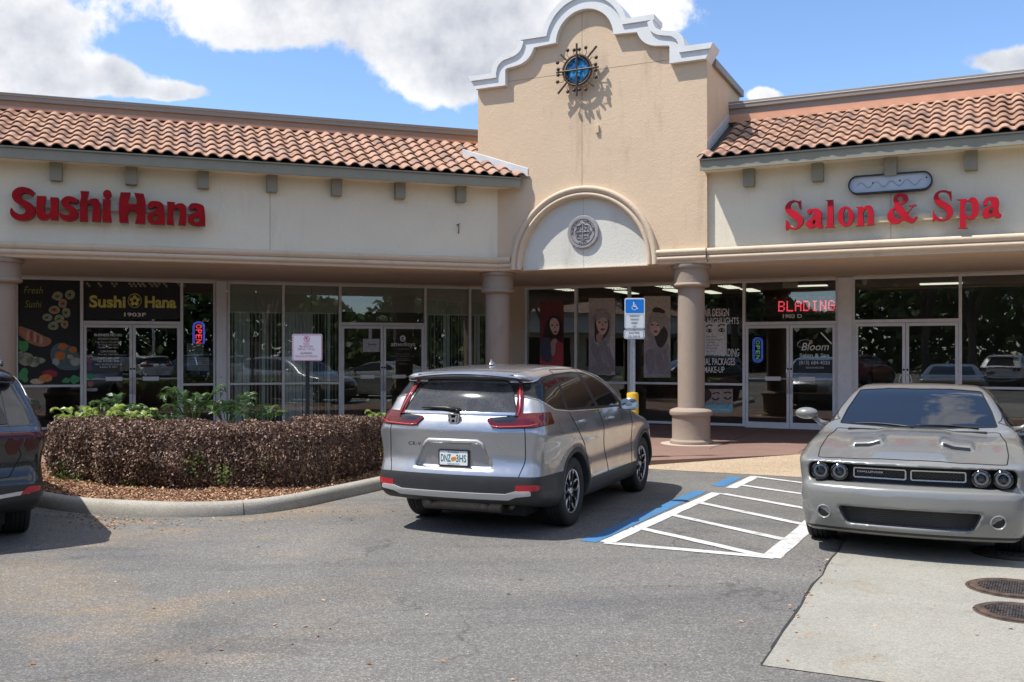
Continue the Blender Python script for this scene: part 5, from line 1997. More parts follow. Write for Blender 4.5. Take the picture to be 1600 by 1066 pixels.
mb.build('border_line', M['greyprint'], sp_)
# wheelchair symbol
cx, cz, u = .03 - .005, (zof(468) + zof(489.5)) / 2 - .012, .0092
mb = MB()
Y_ = -.0425
mb.prism([ellipse(cx - 1.1 * u, cz + 7.6 * u, 1.15 * u, 1.15 * u, 14)], lambda x, z, t: (x, Y_ + t, z), .001)


def strk(pts, w):
    for (a, b) in zip(pts[:-1], pts[1:]):
        a, b = Vector(a), Vector(b)
        d = (b - a).normalized()
        n = Vector((-d.y, d.x)) * w / 2
        d = d * w * .3
        q = [a - n - d, b - n + d, b + n + d, a + n - d]
        mb.prism([[tuple(p) for p in q]], lambda x, z, t: (x, Y_ + t, z), .001)


def S_(*pts):
    return [(cx + x * u, cz + z * u) for x, z in pts]


strk(S_((-1.1, 6.0), (-.7, .6)), 1.5 * u)
strk(S_((-.9, 3.2), (2.6, 3.2)), 1.0 * u)
strk(S_((-.7, .8), (3.1, .8)), 1.5 * u)
strk(S_((3.1, .8), (4.7, -3.0)), 1.4 * u)
strk(S_((4.7, -3.2), (6.2, -2.6)), 1.2 * u)
strk([(cx + 3.9 * u * math.cos(R(t)) - .2 * u, cz + 3.9 * u * math.sin(R(t)) - 1.3 * u) for t in range(120, 345, 15)], 1.05 * u)
mb.build('wheelchair_symbol', M['white'], sp_)
sf = lambda x, z, t: (x, -.0425, z)
for (s, py, h, w) in (('PARKING BY', 495.3, 2.6, 15), ('DISABLED', 500.8, 2.6, 12.5), ('PERMIT', 506.3, 2.6, 10), ('ONLY', 511.6, 2.4, 6)):
    mb = add_text(MB(), s, sf, .03, zof(py), h * kz, w * kz, bold=.015)
    mb.build('lettering', M['alu_dark'], sp_)
s2 = plate(PS, 'fine_plate', (0.022, (zof(515.3) + zof(529.8)) / 2), 32 * kz, zof(515.3) - zof(529.8), M['signwhite'], .035, .004, -.038)
za, zb2 = zof(529.8), zof(515.3)
mb = MB()
mb.prism([rrect(.022 - 14.8 * kz, .022 + 14.8 * kz, za + .012, zb2 - .012, .028), rrect(.022 - 14.2 * kz, .022 + 14.2 * kz, za + .018, zb2 - .018, .024)], lambda x, z, t: (x, -.0392 + t, z), .001)
mb.build('border_line', M['alu_dark'], s2)
sf2 = lambda x, z, t: (x, -.0402, z)
for (s, py, h, w) in (('$255 FINE', 521.7, 2.7, 16.5), ('F.S. 318.18', 527.2, 2.7, 17.5)):
    add_text(MB(), s, sf2, .022, zof(py), h * kz, w * kz, bold=.012).build('lettering', M['alu_dark'], s2)
MB().lathe([(0, -.046), (.007, -.046), (.007, -.04)], 10, 'y', (.03, 0, zt - .035)).lathe([(0, -.046), (.009, -.046), (.009, -.038)], 10, 'y', (.02, 0, zof(514.6))).build('bolt', M['black'], PS)

BO = thing('bollard', 'short yellow pipe bollard sleeving the foot of the wheelchair sign post', 'bollard', at=(pw.x, pw.y, WZ), rot=R(0))
zbt = zof(612)
MB().lathe([(.0, zbt - .02), (.04, zbt - .012), (.085, zbt - .02), (.094, zbt - .045), (.094, 0), (0, 0)], 28).build('pipe', M['yellow'], BO, True, 50)

# white notice on a dark post in front of the middle shop
na = 16.2
ns = FL.s(480, na)
nw = FL.w(ns, na)
NS = thing('notice_sign', 'white square notice with red print on a dark post behind the brown hedge', 'sign', at=(nw.x, nw.y, 0), rot=TL_ * .2)
kn = nw.y / F
zn = lambda py: EYE + (YH - py) * kn
MB().cbox(-.03, .03, .004, .05, .12, zn(522) - .05, .004).build('post', M['black'], NS)
npl = plate(NS, 'sign_plate', (0, (zn(522) + zn(564)) / 2), 46.5 * kn, zn(522) - zn(564), M['noticewhite'], .03, .004, -.002)
mb = MB()
hw, z0_, z1_ = 46.5 * kn / 2, zn(564), zn(522)
mb.prism([rrect(-hw + .008, hw - .008, z0_ + .008, z1_ - .008, .028), rrect(-hw + .016, hw - .016, z0_ + .016, z1_ - .016, .024)], lambda x, z, t: (x, -.0032 + t, z), .001)
mb.build('red_border', M['pinkish'], npl)
nf = lambda x, z, t: (x, -.0042, z)
for (s, py, h, w, mt) in (('Notice', 538.5, 2.6, 8.5, 'pinkish'), ('Monday-Friday', 542.2, 2.5, 21, 'pinkish'), ('9:00 am - 5:00 pm', 546.7, 2.5, 26, 'pinkish'), ('NO PARKING', 553.2, 2.6, 18, 'alu_dark'), ('VEHICLES WILL BE TOWED AWAY', 557.8, 2.3, 35, 'pinkish')):
    add_text(MB(), s, nf, -.015, zn(py), h * kn, w * kn, bold=.01).build('lettering', M[mt], npl)
mb = MB()
cz_ = zn(529.5)
mb.prism([ellipse(-.01, cz_, .05, .05, 22), ellipse(-.01, cz_, .042, .042, 22)], lambda x, z, t: (x, -.0042 + t, z), .001)
mb.prism([[(-.035, cz_ + .028), (-.028, cz_ + .034), (.016, cz_ - .028), (.009, cz_ - .034)]], lambda x, z, t: (x, -.0042 + t, z), .001)
add_text(mb, 'P', nf, -.01, cz_ - .024, .048, bold=.02)
mb.build('no_parking_symbol', M['pinkish'], npl)

# ------------------------------------------------------------------ hedge, ferns, litter
def leaf_mat(name, stops, rough=.55, trans=.0, spec=.35):
    m, nt, b = new_mat(name)
    g = nt.nodes.new('ShaderNodeNewGeometry')
    c = ramp_node(nt, g.outputs['Random Per Island'], stops)
    nt.links.new(c, b.inputs['Base Color'])
    b.inputs['Roughness'].default_value = rough
    b.inputs['Specular IOR Level'].default_value = spec
    if trans:
        t = nt.nodes.new('ShaderNodeBsdfTranslucent')
        nt.links.new(c, t.inputs[0])
        mx = nt.nodes.new('ShaderNodeMixShader')
        mx.inputs[0].default_value = trans
        nt.links.new(b.outputs[0], mx.inputs[1])
        nt.links.new(t.outputs[0], mx.inputs[2])
        nt.links.new(mx.outputs[0], nt.nodes['Material Output'].inputs[0])
    return m


M['deadleaf'] = leaf_mat('dead_brown_leaf', [(0, (.055, .028, .019)), (.35, (.105, .055, .036)), (.65, (.18, .10, .066)), (.88, (.29, .18, .12)), (1, (.46, .32, .21))], .5, .12, .45)
M['greenleaf'] = leaf_mat('green_shoot_leaf', [(0, (.05, .085, .02)), (.5, (.10, .16, .035)), (1, (.20, .26, .07))], .45, .25)
M['litter'] = leaf_mat('dry_leaf_litter', [(0, (.13, .06, .035)), (.4, (.28, .14, .075)), (.75, (.42, .24, .13)), (1, (.62, .43, .26))], .7, .05)
M['frond_lit'] = leaf_mat('sunlit_frond', [(0, (.13, .20, .03)), (.5, (.24, .34, .06)), (1, (.42, .50, .16))], .35, .35)  # sunlight on these fronds is put into their yellow-green colour
M['frond'] = leaf_mat('deep_green_frond', [(0, (.02, .05, .015)), (.5, (.04, .09, .022)), (1, (.08, .15, .035))], .35, .25)


def leaves_mesh(name, P, size, mat, rng, parent=None, aspect=.5, normal=None, spread=1.0, droop=0.0):
    """many small folded leaves, each an island of two quads' worth of triangles"""
    n = len(P)
    d = rng.normal(size=(n, 3))
    if normal is not None:
        d = d * spread + normal
    d /= np.linalg.norm(d, axis=1)[:, None]            # leaf normal
    a = rng.normal(size=(n, 3))
    a[:, 2] -= droop
    a -= (a * d).sum(1)[:, None] * d
    a /= np.linalg.norm(a, axis=1)[:, None]
    b = np.cross(d, a)
    L = size * rng.uniform(.6, 1.35, n)[:, None]
    W = L * aspect
    v0 = P - a * L * .5
    v1 = P + b * W * .5 + d * L * .10
    v2 = P + a * L * .5
    v3 = P - b * W * .5 + d * L * .10
    V = np.stack([v0, v1, v2, v3], 1).reshape(-1, 3)
    me = bpy.data.meshes.new(name)
    me.vertices.add(4 * n)
    me.vertices.foreach_set('co', V.astype(np.float32).ravel())
    i = np.arange(n) * 4
    tri = np.stack([i, i + 1, i + 2, i, i + 2, i + 3], 1).ravel()
    me.loops.add(6 * n)
    me.loops.foreach_set('vertex_index', tri.astype(np.int32))
    me.polygons.add(2 * n)
    me.polygons.foreach_set('loop_start', (np.arange(2 * n) * 3).astype(np.int32))
    me.update(calc_edges=True)
    me.materials.append(mat)
    o = bpy.data.objects.new(name, me)
    COL.objects.link(o)
    if parent is not None:
        o.parent = parent
    return o


# hedge outline: front edge surveyed along its foot, about 1.35 m deep
HFRONT = [(-6.45, 13.5), (-6.2, 12.95), (-5.8, 12.5), (-5.35, 12.25), (-4.9, 12.0), (-4.3, 11.75), (-3.6, 11.62), (-3.0, 11.72), (-2.55, 12.05), (-2.15, 12.62), (-1.85, 13.3), (-1.7, 13.9)]
hf = [Vector((p[0], p[1], 0)) for p in catmull(HFRONT, False, 12)]
hl = path_len(hf)
HEDGE = thing('hedge', 'long clipped hedge of dead brown leaves with green shoots at its foot', 'hedge', at=(-3.6, 12.3, .12), rot=0)
hb = Vector((-3.6, 12.3, .12))
HT, HD = .74, 1.25
rng = np.random.RandomState(5)


def hedge_points(n, shell):
    d = rng.uniform(0, hl[-1], n)
    u = rng.uniform(0, 1, n)
    P = np.zeros((n, 3))
    Nn = np.zeros((n, 3))
    face = rng.uniform(0, 1, n)
    for i in range(n):
        p, tg = at_len(hf, hl, d[i])
        inn = Vector((-tg.y, tg.x, 0))
        f = face[i]
        wob = .10 * math.sin(d[i] * 2.3) + .05 * math.sin(d[i] * 5.1 + 1) + .035 * math.sin(d[i] * 11.3)
        h = HT + .02 * math.sin(d[i] * 3.3) + .015 * math.sin(d[i] * 9.0)
        if f < .60:       # front face, bulging with shallow hollows between the shrubs
            z = h * u[i] ** 1.15
            bay = .16 * abs(math.sin(d[i] * 1.55 + .4)) * (1 - abs(z / h - .5))
            foot = .06 * max(0, 1 - z / .12) * (0.5 + .5 * math.sin(d[i] * 7 + 2))
            k = wob * .6 + foot - bay + (1 - math.sqrt(max(0, 1 - max(0, (z - h + .12) / .12) ** 2))) * .12 + abs(rng.normal(0, shell))
            q = p + inn * k
            nn = (-inn.x, -inn.y, .35)
        elif f < .92:
            dd = u[i] * HD
            z = h - .03 * (1 - min(1, dd / .1)) - abs(rng.normal(0, shell * .8)) + .012 * math.sin(q0(d[i], dd))
            q = p + inn * (dd + wob * .4)
            nn = (-inn.x * .2, -inn.y * .2, 1)
        else:             # back and ends
            z = h * u[i]
            q = p + inn * (HD - abs(rng.normal(0, shell)))
            nn = (inn.x, inn.y, .2)
        P[i] = (q.x - hb.x, q.y - hb.y, z)
        Nn[i] = nn
    # hollows and bare patches where twigs show
    v = np.sin(P[:, 0] * 6.1 + 1.3 * np.sin(P[:, 2] * 7)) + np.sin(P[:, 2] * 9.3 + P[:, 0] * 3.7) + np.sin(P[:, 1] * 8.3 + P[:, 0] * 11)
    keep = (v < .95) | (rng.uniform(0, 1, n) < .25)
    return P[keep], Nn[keep]


def q0(a, b):
    return a * 17 + b * 23


P_, N_ = hedge_points(52000, .045)
o = leaves_mesh('foliage', P_, .036, M['deadleaf'], rng, HEDGE, .55, N_, 1.0)
o['kind'] = 'stuff'
P_, N_ = hedge_points(16000, .16)
o = leaves_mesh('inner_foliage', P_, .05, M['deadleaf'], rng, HEDGE, .55, N_, 1.2)
o['kind'] = 'stuff'
# ends of the hedge
n = 5000
e = rng.uniform(0, 1, (n, 3))
PE = np.zeros((n, 3))
for i in range(n):
    end = 0 if e[i, 0] < .5 else hl[-1]
    p, tg = at_len(hf, hl, end)
    inn = Vector((-tg.y, tg.x, 0))
    q = p + inn * e[i, 1] * HD + tg * (-.05 if end == 0 else .05) * rng.normal(0, 1)
    PE[i] = (q.x - hb.x, q.y - hb.y, e[i, 2] * HT)
o = leaves_mesh('end_foliage', PE, .038, M['deadleaf'], rng, HEDGE, .55)
o['kind'] = 'stuff'
mb = MB()
for i in range(420):
    d = rng.uniform(.1, hl[-1] - .1)
    p, tg = at_len(hf, hl, d)
    inn = Vector((-tg.y, tg.x, 0))
    q = p + inn * rng.uniform(.12, HD - .1) - hb
    z1_ = rng.uniform(.3, HT + (.05 if rng.uniform() < .2 else -.05))
    mb.tube([(q.x, q.y, .0), (q.x + rng.normal(0, .05), q.y + rng.normal(0, .05), z1_ * .5), (q.x + rng.normal(0, .09), q.y + rng.normal(0, .09), z1_)], [.010, .006, .003], 4, False)
o = mb.build('twigs', M['dirtstem'], HEDGE)
o['kind'] = 'stuff'
# small leaf tips sticking out of the clipped top and front
gp = []
for (px, py, r_, n_) in ((105, 742, .16, 150), (170, 735, .13, 240), (215, 752, .10, 90), (305, 722, .16, 110), (350, 742, .12, 80), (130, 748, .12, 90), (419, 722, .10, 60), (425, 745, .10, 60), (595, 700, .08, 40)):
    p = ground(px, py + 12 if py > 740 else 762, .12)
    z = 0
    best = min(range(len(hf)), key=lambda i: abs((hf[i].x / hf[i].y) - (px - 800) / F) if hf[i].y < 14.5 else 9)
    c = hf[best]
    zc_ = EYE + (YH - py) * (c.y - .03) / F - .12
    for i in range(n_):
        v = rng.normal(0, 1, 3)
        gp.append((c.x - hb.x + v[0] * r_ * .5, c.y - hb.y - .03 + v[1] * .05, max(.01, zc_ + v[2] * r_ * .6)))
o = leaves_mesh('green_shoots', np.array(gp), .045, M['greenleaf'], rng, HEDGE, .5, np.array([[0, -.5, .5]] * len(gp)))
o['kind'] = 'stuff'

# leaf litter on the bed
n = 15000
pts = []
while len(pts) < n:
    i = rng.randint(0, len(inner))
    d = rng.uniform(0, cl[-1])
    p, tg = at_len(cpath, cl, d)
    inn_ = Vector((-tg.y, tg.x, 0))
    q = p + inn_ * (.17 + abs(rng.normal(0, .75)))
    pts.append((q.x, q.y, .122 + abs(rng.normal(0, .014))))
LT = leaves_mesh('leaf_litter', np.array(pts), .040, M['litter'], rng, None, .55, np.array([[0, 0, 1.0]] * n), .45)
tag(LT, 'tan and orange dry leaf litter under the brown hedge inside the curb', 'leaf litter', kind='stuff')
# stray leaves on the asphalt
pts = []
for (px, py, sx_, sy_, k) in ((190, 812, 45, 5, 140), (165, 822, 18, 3, 60), (110, 806, 30, 4, 50), (300, 815, 120, 10, 70), (520, 800, 60, 10, 22), (560, 790, 50, 8, 12), (1262, 930, 6, 9, 16), (1290, 890, 8, 10, 14), (1240, 965, 8, 12, 8)):
    for i in range(k):
        x, y = px + rng.normal() * sx_, py + rng.normal() * sy_
        g_ = ground(x, max(y, 800 if px < 600 else 700))
        if (g_ - min(cpath, key=lambda c: (c - g_).length)).length < .06:
            continue
        pts.append((g_.x, g_.y, .006))
for i in range(60):
    g_ = ground(rng.uniform(0, 1600), 800 + 266 * rng.uniform(0, 1))
    pts.append((g_.x, g_.y, .006))
# keep leaves off the soil bed
SL_ = leaves_mesh('stray_leaves', np.array(pts), .034, M['litter'], rng, None, .6, np.array([[0, 0, 1.0]] * len(pts)), .25)
tag(SL_, 'small fallen leaves scattered on the asphalt near the curb', 'fallen leaves', kind='stuff')


def frond(mb, base, az, length, up, n_leaf, wleaf, lleaf, rngp):
    """arching midrib with split leaflets"""
    dx, dy = math.cos(az), math.sin(az)
    pts = []
    for i in range(13):
        t = i / 12
        r_ = length * math.sin(t * 1.25) * .82
        z = length * up * (math.sin(t * 2.0) * .75)
        pts.append(Vector((base[0] + dx * r_, base[1] + dy * r_, base[2] + z)))
    mb.tube(pts, [.009 - .0006 * i for i in range(13)], 4, False)
    for k in range(n_leaf):
        t = .38 + .62 * (k + .5) / n_leaf
        i = min(11, int(t * 12))
        p = pts[i].lerp(pts[i + 1], t * 12 - i)
        tg = (pts[i + 1] - pts[i]).normalized()
        side = tg.cross(Vector((0, 0, 1))).normalized()
        nrm = side.cross(tg).normalized()
        w = lleaf * math.sin(min(1, (t - .30) / .5) * math.pi * .62) * (1.0 if t < .8 else 1 - (t - .8) * 2.2)
        for sg in (-1, 1):
            d = (side * sg + tg * .55).normalized()
            tip = p + d * w + Vector((0, 0, -w * .22)) + nrm * rngp.gauss(0, .01)
            mid = p + d * w * .5 + nrm * (w * .08)
            v = [p - tg * wleaf * .45, mid - tg * wleaf * .6, tip, mid + tg * wleaf * .6, p + tg * wleaf * .45]
            mb.add(v, [(0, 1, 3, 4), (1, 2, 3)])


def fern(x, y, z0, label, mat, nfr, length, up, seed, group=None, azr=(0, 360)):
    rp = random.Random(seed)
    t = thing('split_leaf_plant', label, 'plant', at=(x, y, z0), rot=0, group=group)
    for i in range(nfr):
        mb = MB()
        az = R(azr[0] + (azr[1] - azr[0]) * (i + rp.uniform(-.3, .3)) / nfr)
        frond(mb, (0, 0, 0), az, length * rp.uniform(.75, 1.15), up * rp.uniform(.8, 1.4), 13, .017, length * .36, rp)
        mb.build('frond', M[mat], t)
    return t


for (px, py, Y, lab, mt, nf, L_, up, sd) in (
        (118, 652, 13.6, 'low yellow-green split-leaf plant above the left end of the hedge', 'frond_lit', 11, .55, .75, 1),
        (160, 652, 13.9, 'yellow-green split-leaf plant in front of the left restaurant door leaf', 'frond_lit', 12, .60, .9, 2),
        (212, 654, 13.7, 'bright split-leaf plant in front of the right restaurant door leaf', 'frond_lit', 11, .55, .75, 3),
        (190, 640, 14.9, 'darker split-leaf plant rising behind the bright ones by the restaurant door', 'frond', 12, .8, 1.1, 4),
        (300, 640, 14.3, 'dark green split-leaf plant below the narrow window with the red neon', 'frond', 14, .85, 1.15, 5),
        (355, 642, 14.2, 'dark green split-leaf plant in front of the silver pilaster', 'frond', 14, .8, 1.1, 6),
        (412, 652, 14.4, 'small dark split-leaf plant under the blinds right of the pilaster', 'frond', 10, .65, .9, 7),
        (258, 655, 13.9, 'small split-leaf plant between the restaurant door and the red neon', 'frond', 9, .5, .8, 8),
        (598, 652, 13.9, 'bright leafy plant between the hedge end and the silver car', 'frond_lit', 10, .45, 1.0, 9)):
    x = (px - 800) / F * Y
    zc_ = EYE + (YH - py) * Y / F
    L_ *= .62
    fern(x, Y, max(.12, zc_ - L_ * up * .55), lab, mt, nf, L_, up, sd, 'split-leaf plants behind the hedge')
    if zc_ - L_ * .28 > .2:
        st = bpy.data.objects[-1] if False else None

# low planting seen through the lower salon glass is reflection only; nothing stands there


# ------------------------------------------------------------------ trees across the lot (seen mirrored in the glass)
M['treeleaf'] = leaf_mat('oak_leaf', [(0, (.035, .06, .018)), (.5, (.075, .12, .035)), (1, (.12, .17, .06))], .5, .25)
M['bark'] = pmat('oak_bark', (.12, .095, .075), .95, var=.4, vscale=10, bmp=.6)


def tree(x, y, h, r_, seed, label):
    t = thing('oak_tree', label, 'tree', at=(x, y, 0), rot=0, group='trees across the lot mirrored in the shop glass')
    g = np.random.RandomState(seed)
    mb = MB()
    mb.tube([(0, 0, -.1), (.1, 0, h * .2), (-.1, .1, h * .38), (.05, 0, h * .55)], [.28, .22, .18, .10], 9)
    cl_ = []
    for i in range(11):
        an, el = g.uniform(0, 6.28), g.uniform(-.15, 1.2)
        rr = r_ * g.uniform(.45, .8)
        c = np.array([math.cos(an) * rr * math.cos(el), math.sin(an) * rr * math.cos(el), h * .62 + math.sin(el) * h * .26])
        cl_.append((c, r_ * g.uniform(.28, .45)))
        mb.tube([(0, 0, h * g.uniform(.28, .45)), tuple(c * .55 + np.array([0, 0, h * .22])), tuple(c)], [.11, .06, .02], 6)
    mb.build('trunk', M['bark'], t, True)
    pts = []
    for c, rc in cl_:
        k = 1500
        v = g.normal(size=(k, 3))
        v /= np.linalg.norm(v, axis=1)[:, None]
        pts.append(c + v * rc * g.uniform(.35, 1.08, (k, 1)) * np.array([1, 1, .75]))
    o = leaves_mesh('crown', np.concatenate(pts), .17, M['treeleaf'], g, t, .6)
    o['kind'] = 'stuff'
    return t


t1 = tree(-9, -19, 9.5, 4.2, 1, 'oak tree across the lot, mirrored in the restaurant glass')
t2 = tree(2, -21, 8.5, 4.4, 2, 'oak tree across the lot, mirrored in the middle shop glass')
for (x, y, s_, a_r, lab) in ((13, -20, 1.1, 2.0, 'oak tree across the lot, mirrored in the corner shop glass'), (-22, -13, 1.15, 1.0, 'oak tree across the lot, mirrored in the salon window with posters'), (-31, -4, 1.1, 4.0, 'oak tree across the lot, mirrored in the rightmost vacant shop window'), (-36, 6, 1.0, 5.0, 'oak tree far left of the lot, mirrored in the vacant shop glass'), (-16, -27, 1.25, 3.0, 'tall oak tree far behind the parked cars, mirrored in the glass')):
    c = copy_tree(t1 if x < 0 else t2)
    c.location = (x, y, 0)
    c.scale = (s_, s_, s_)
    c.rotation_euler = (0, 0, a_r)
    c['label'] = lab


# the wooded edge of the lot, a single mass behind the camera
g = np.random.RandomState(9)
n = 60000
an = g.uniform(R(150), R(400), n)
rad = 52 + g.normal(0, 2.5, n)
top = 8.5 + 1.8 * np.sin(an * 9) + 1.2 * np.sin(an * 23 + 1) + .8 * np.sin(an * 51)
zz = g.uniform(0, 1, n) ** .8 * top
TLN = leaves_mesh('tree_line', np.stack([rad * np.cos(an), rad * np.sin(an), zz], 1), .85, M['treeleaf'], g, None, .75)
tag(TLN, 'dense dark wood closing the far edge of the lot, mirrored in the glass', 'wood', kind='stuff')

# ------------------------------------------------------------------ cars: bodies as smooth level sets, split into panels
def seg_sdf(px, py, poly):
    """signed distance to a closed polygon, negative inside"""
    d = np.full(px.shape, 1e9, np.float32)
    inside = np.zeros(px.shape, bool)
    n = len(poly)
    for i in range(n):
        ax_, ay_ = poly[i]
        bx_, by_ = poly[(i + 1) % n]
        ex, ey = bx_ - ax_, by_ - ay_
        wx, wy = px - ax_, py - ay_
        L2 = ex * ex + ey * ey
        if L2 < 1e-12:
            continue
        t = np.clip((wx * ex + wy * ey) / L2, 0, 1)
        dx, dy = wx - ex * t, wy - ey * t
        d = np.minimum(d, dx * dx + dy * dy)
        if ay_ != by_:
            c = ((ay_ <= py) & (by_ > py)) | ((by_ <= py) & (ay_ > py))
            inside ^= c & (px < ax_ + (py - ay_) * ex / (by_ - ay_))
    d = np.sqrt(d)
    return np.where(inside, -d, d)


class Table:
    """a 2D distance field, smoothed, sampled bilinearly"""
    def __init__(self, poly, x0, x1, y0, y1, h=.01, blur=2):
        self.x0, self.y0, self.h = x0, y0, h
        nx, ny = int((x1 - x0) / h) + 1, int((y1 - y0) / h) + 1
        X, Y = np.meshgrid(x0 + h * np.arange(nx), y0 + h * np.arange(ny), indexing='ij')
        T = seg_sdf(X.astype(np.float32), Y.astype(np.float32), poly)
        for _ in range(blur):
            for ax_ in (0, 1):
                P = np.pad(T, [(2, 2) if a == ax_ else (0, 0) for a in (0, 1)], mode='edge')
                sl_ = lambda k: P[k:k + T.shape[0], :] if ax_ == 0 else P[:, k:k + T.shape[1]]
                T = (sl_(0) + 4 * sl_(1) + 6 * sl_(2) + 4 * sl_(3) + sl_(4)) / 16
        self.T = T.astype(np.float32)

    def __call__(self, x, y):
        nx, ny = self.T.shape
        fx = np.clip((x - self.x0) / self.h, 0, nx - 1.001)
        fy = np.clip((y - self.y0) / self.h, 0, ny - 1.001)
        i, j = fx.astype(np.int32), fy.astype(np.int32)
        u, v = fx - i, fy - j
        T = self.T
        return (T[i, j] * (1 - u) * (1 - v) + T[i + 1, j] * u * (1 - v) + T[i, j + 1] * (1 - u) * v + T[i + 1, j + 1] * u * v)


def smax(a, b, k):
    h = np.maximum(k - np.abs(a - b), 0) / k
    return np.maximum(a, b) + h * h * k * .25


def smin(a, b, k):
    return -smax(-a, -b, k)


def interp(x, pts):
    """smooth 1D curve through control points (monotone-ish cubic by dense Catmull sampling)"""
    xs = [p[0] for p in pts]
    c = catmull([(p[0], p[1]) for p in pts], False, 12)
    cx = np.array([p[0] for p in c])
    cy = np.array([p[1] for p in c])
    o = np.argsort(cx)
    return np.interp(x, cx[o], cy[o])


def sstep(x, a, b):
    t = np.clip((x - a) / (b - a), 0, 1)
    return t * t * (3 - 2 * t)


def grad(F_, P, e=.003):
    g = np.empty_like(P)
    for k in range(3):
        d = np.zeros(3, P.dtype)
        d[k] = e
        a, b = P + d, P - d
        g[:, k] = (F_(a[:, 0], a[:, 1], a[:, 2]) - F_(b[:, 0], b[:, 1], b[:, 2])) / (2 * e)
    return g


def level_mesh(F_, x0, x1, ymax, z0, z1, h):
    """dual mesh of F = 0, mirrored about y = 0"""
    nx, ny, nz = int((x1 - x0) / h) + 2, int(ymax / h) + 2, int((z1 - z0) / h) + 2
    xs = x0 + h * np.arange(nx)
    ys = h * (np.arange(ny) + .5)
    zs = z0 + h * np.arange(nz)
    X, Y, Z = np.meshgrid(xs.astype(np.float32), ys.astype(np.float32), zs.astype(np.float32), indexing='ij')
    V = F_(X, Y, Z).astype(np.float32)
    V = np.concatenate([V[:, ::-1, :], V], 1)
    ys = np.concatenate([-ys[::-1], ys])
    S = V < 0
    corners = [(i, j, k) for i in (0, 1) for j in (0, 1) for k in (0, 1)]
    nyy = len(ys)
    sh = (nx - 1, nyy - 1, nz - 1)

    def sub(A, c):
        return A[c[0]:c[0] + sh[0], c[1]:c[1] + sh[1], c[2]:c[2] + sh[2]]
    cnt = sum(sub(S, c).astype(np.int8) for c in corners)
    act = (cnt > 0) & (cnt < 8)
    idx = -np.ones(sh, np.int32)
    I = np.argwhere(act)
    idx[act] = np.arange(len(I))
    acc = np.zeros((len(I), 3), np.float32)
    num = np.zeros(len(I), np.float32)
    for a in corners:
        for ax_ in range(3):
            if a[ax_] == 1:
                continue
            b = list(a)
            b[ax_] = 1
            va = V[I[:, 0] + a[0], I[:, 1] + a[1], I[:, 2] + a[2]]
            vb = V[I[:, 0] + b[0], I[:, 1] + b[1], I[:, 2] + b[2]]
            m = (va < 0) != (vb < 0)
            t = np.where(m, va / np.where(m, va - vb, 1), 0)
            for k in range(3):
                acc[:, k] += m * (a[k] + (t if k == ax_ else 0))
            num += m
    P = acc / num[:, None] + I
    P = np.stack([x0 + h * P[:, 0], np.interp(P[:, 1], np.arange(nyy), ys), z0 + h * P[:, 2]], 1).astype(np.float64)
    Q_ = []
    for ax_ in range(3):
        o1, o2 = [(1, 2), (2, 0), (0, 1)][ax_]
        A = np.take(S, range(S.shape[ax_] - 1), ax_)
        B = np.take(S, range(1, S.shape[ax_]), ax_)
        E = np.argwhere(A != B)
        ok = (E[:, o1] > 0) & (E[:, o2] > 0) & (E[:, o1] < S.shape[o1] - 1) & (E[:, o2] < S.shape[o2] - 1)
        E = E[ok]
        flip = A[E[:, 0], E[:, 1], E[:, 2]]
        q = []
        for d1, d2 in ((0, 0), (1, 0), (1, 1), (0, 1)):
            c = E.copy()
            c[:, o1] -= 1 - d1
            c[:, o2] -= 1 - d2
            q.append(idx[c[:, 0], c[:, 1], c[:, 2]])
        q = np.stack(q, 1)
        q[~flip] = q[~flip][:, ::-1]
        Q_.append(q)
    Q_ = np.concatenate(Q_)
    Q_ = Q_[(Q_ >= 0).all(1)]

    for _ in range(3):
        g = grad(F_, P)
        f = F_(P[:, 0], P[:, 1], P[:, 2])
        st = f[:, None] * g / np.maximum((g * g).sum(1), .15)[:, None]
        n = np.linalg.norm(st, axis=1)
        st *= np.minimum(1, h * .8 / np.maximum(n, 1e-9))[:, None]
        P = P - st
    return P, Q_


def car_split(F_, P, Q_, regions, h):
    """assign faces to the first region that contains their centre, then pull the borders onto the region's outline"""
    C = P[Q_].mean(1)
    rid = np.full(len(Q_), len(regions), np.int32)
    for i in range(len(regions) - 1, -1, -1):
        g = regions[i]['g']
        rid[g(C[:, 0], C[:, 1], C[:, 2]) < 0] = i
    for i, r_ in enumerate(regions):
        g = r_['g']
        inr = np.zeros(len(P), bool)
        inr[Q_[rid == i].ravel()] = True
        outr_ = np.zeros(len(P), bool)
        outr_[Q_[rid > i].ravel()] = True
        b = np.where(inr & outr_)[0]
        if not len(b):
            continue
        p = P[b].copy()
        for _ in range(5):
            v = g(p[:, 0], p[:, 1], p[:, 2])
            G = grad(g, p)
            st = v[:, None] * G / np.maximum((G * G).sum(1), .2)[:, None]
            n = np.linalg.norm(st, axis=1)
            st *= np.minimum(1, h * .6 / np.maximum(n, 1e-9))[:, None]
            p -= st
            v = F_(p[:, 0], p[:, 1], p[:, 2])
            G = grad(F_, p)
            p -= v[:, None] * G / np.maximum((G * G).sum(1), .2)[:, None] * .9
        mv = np.linalg.norm(p - P[b], axis=1)
        ok = mv < h * 1.4
        P[b[ok]] = p[ok]
    return rid


def np_mesh(name, P, polys, mats, smooth=True):
    me = bpy.data.meshes.new(name)
    me.from_pydata(P.tolist(), [], [list(map(int, f)) for f in polys])
    if smooth:
        me.shade_smooth()
    me.materials.append(mats)
    return me


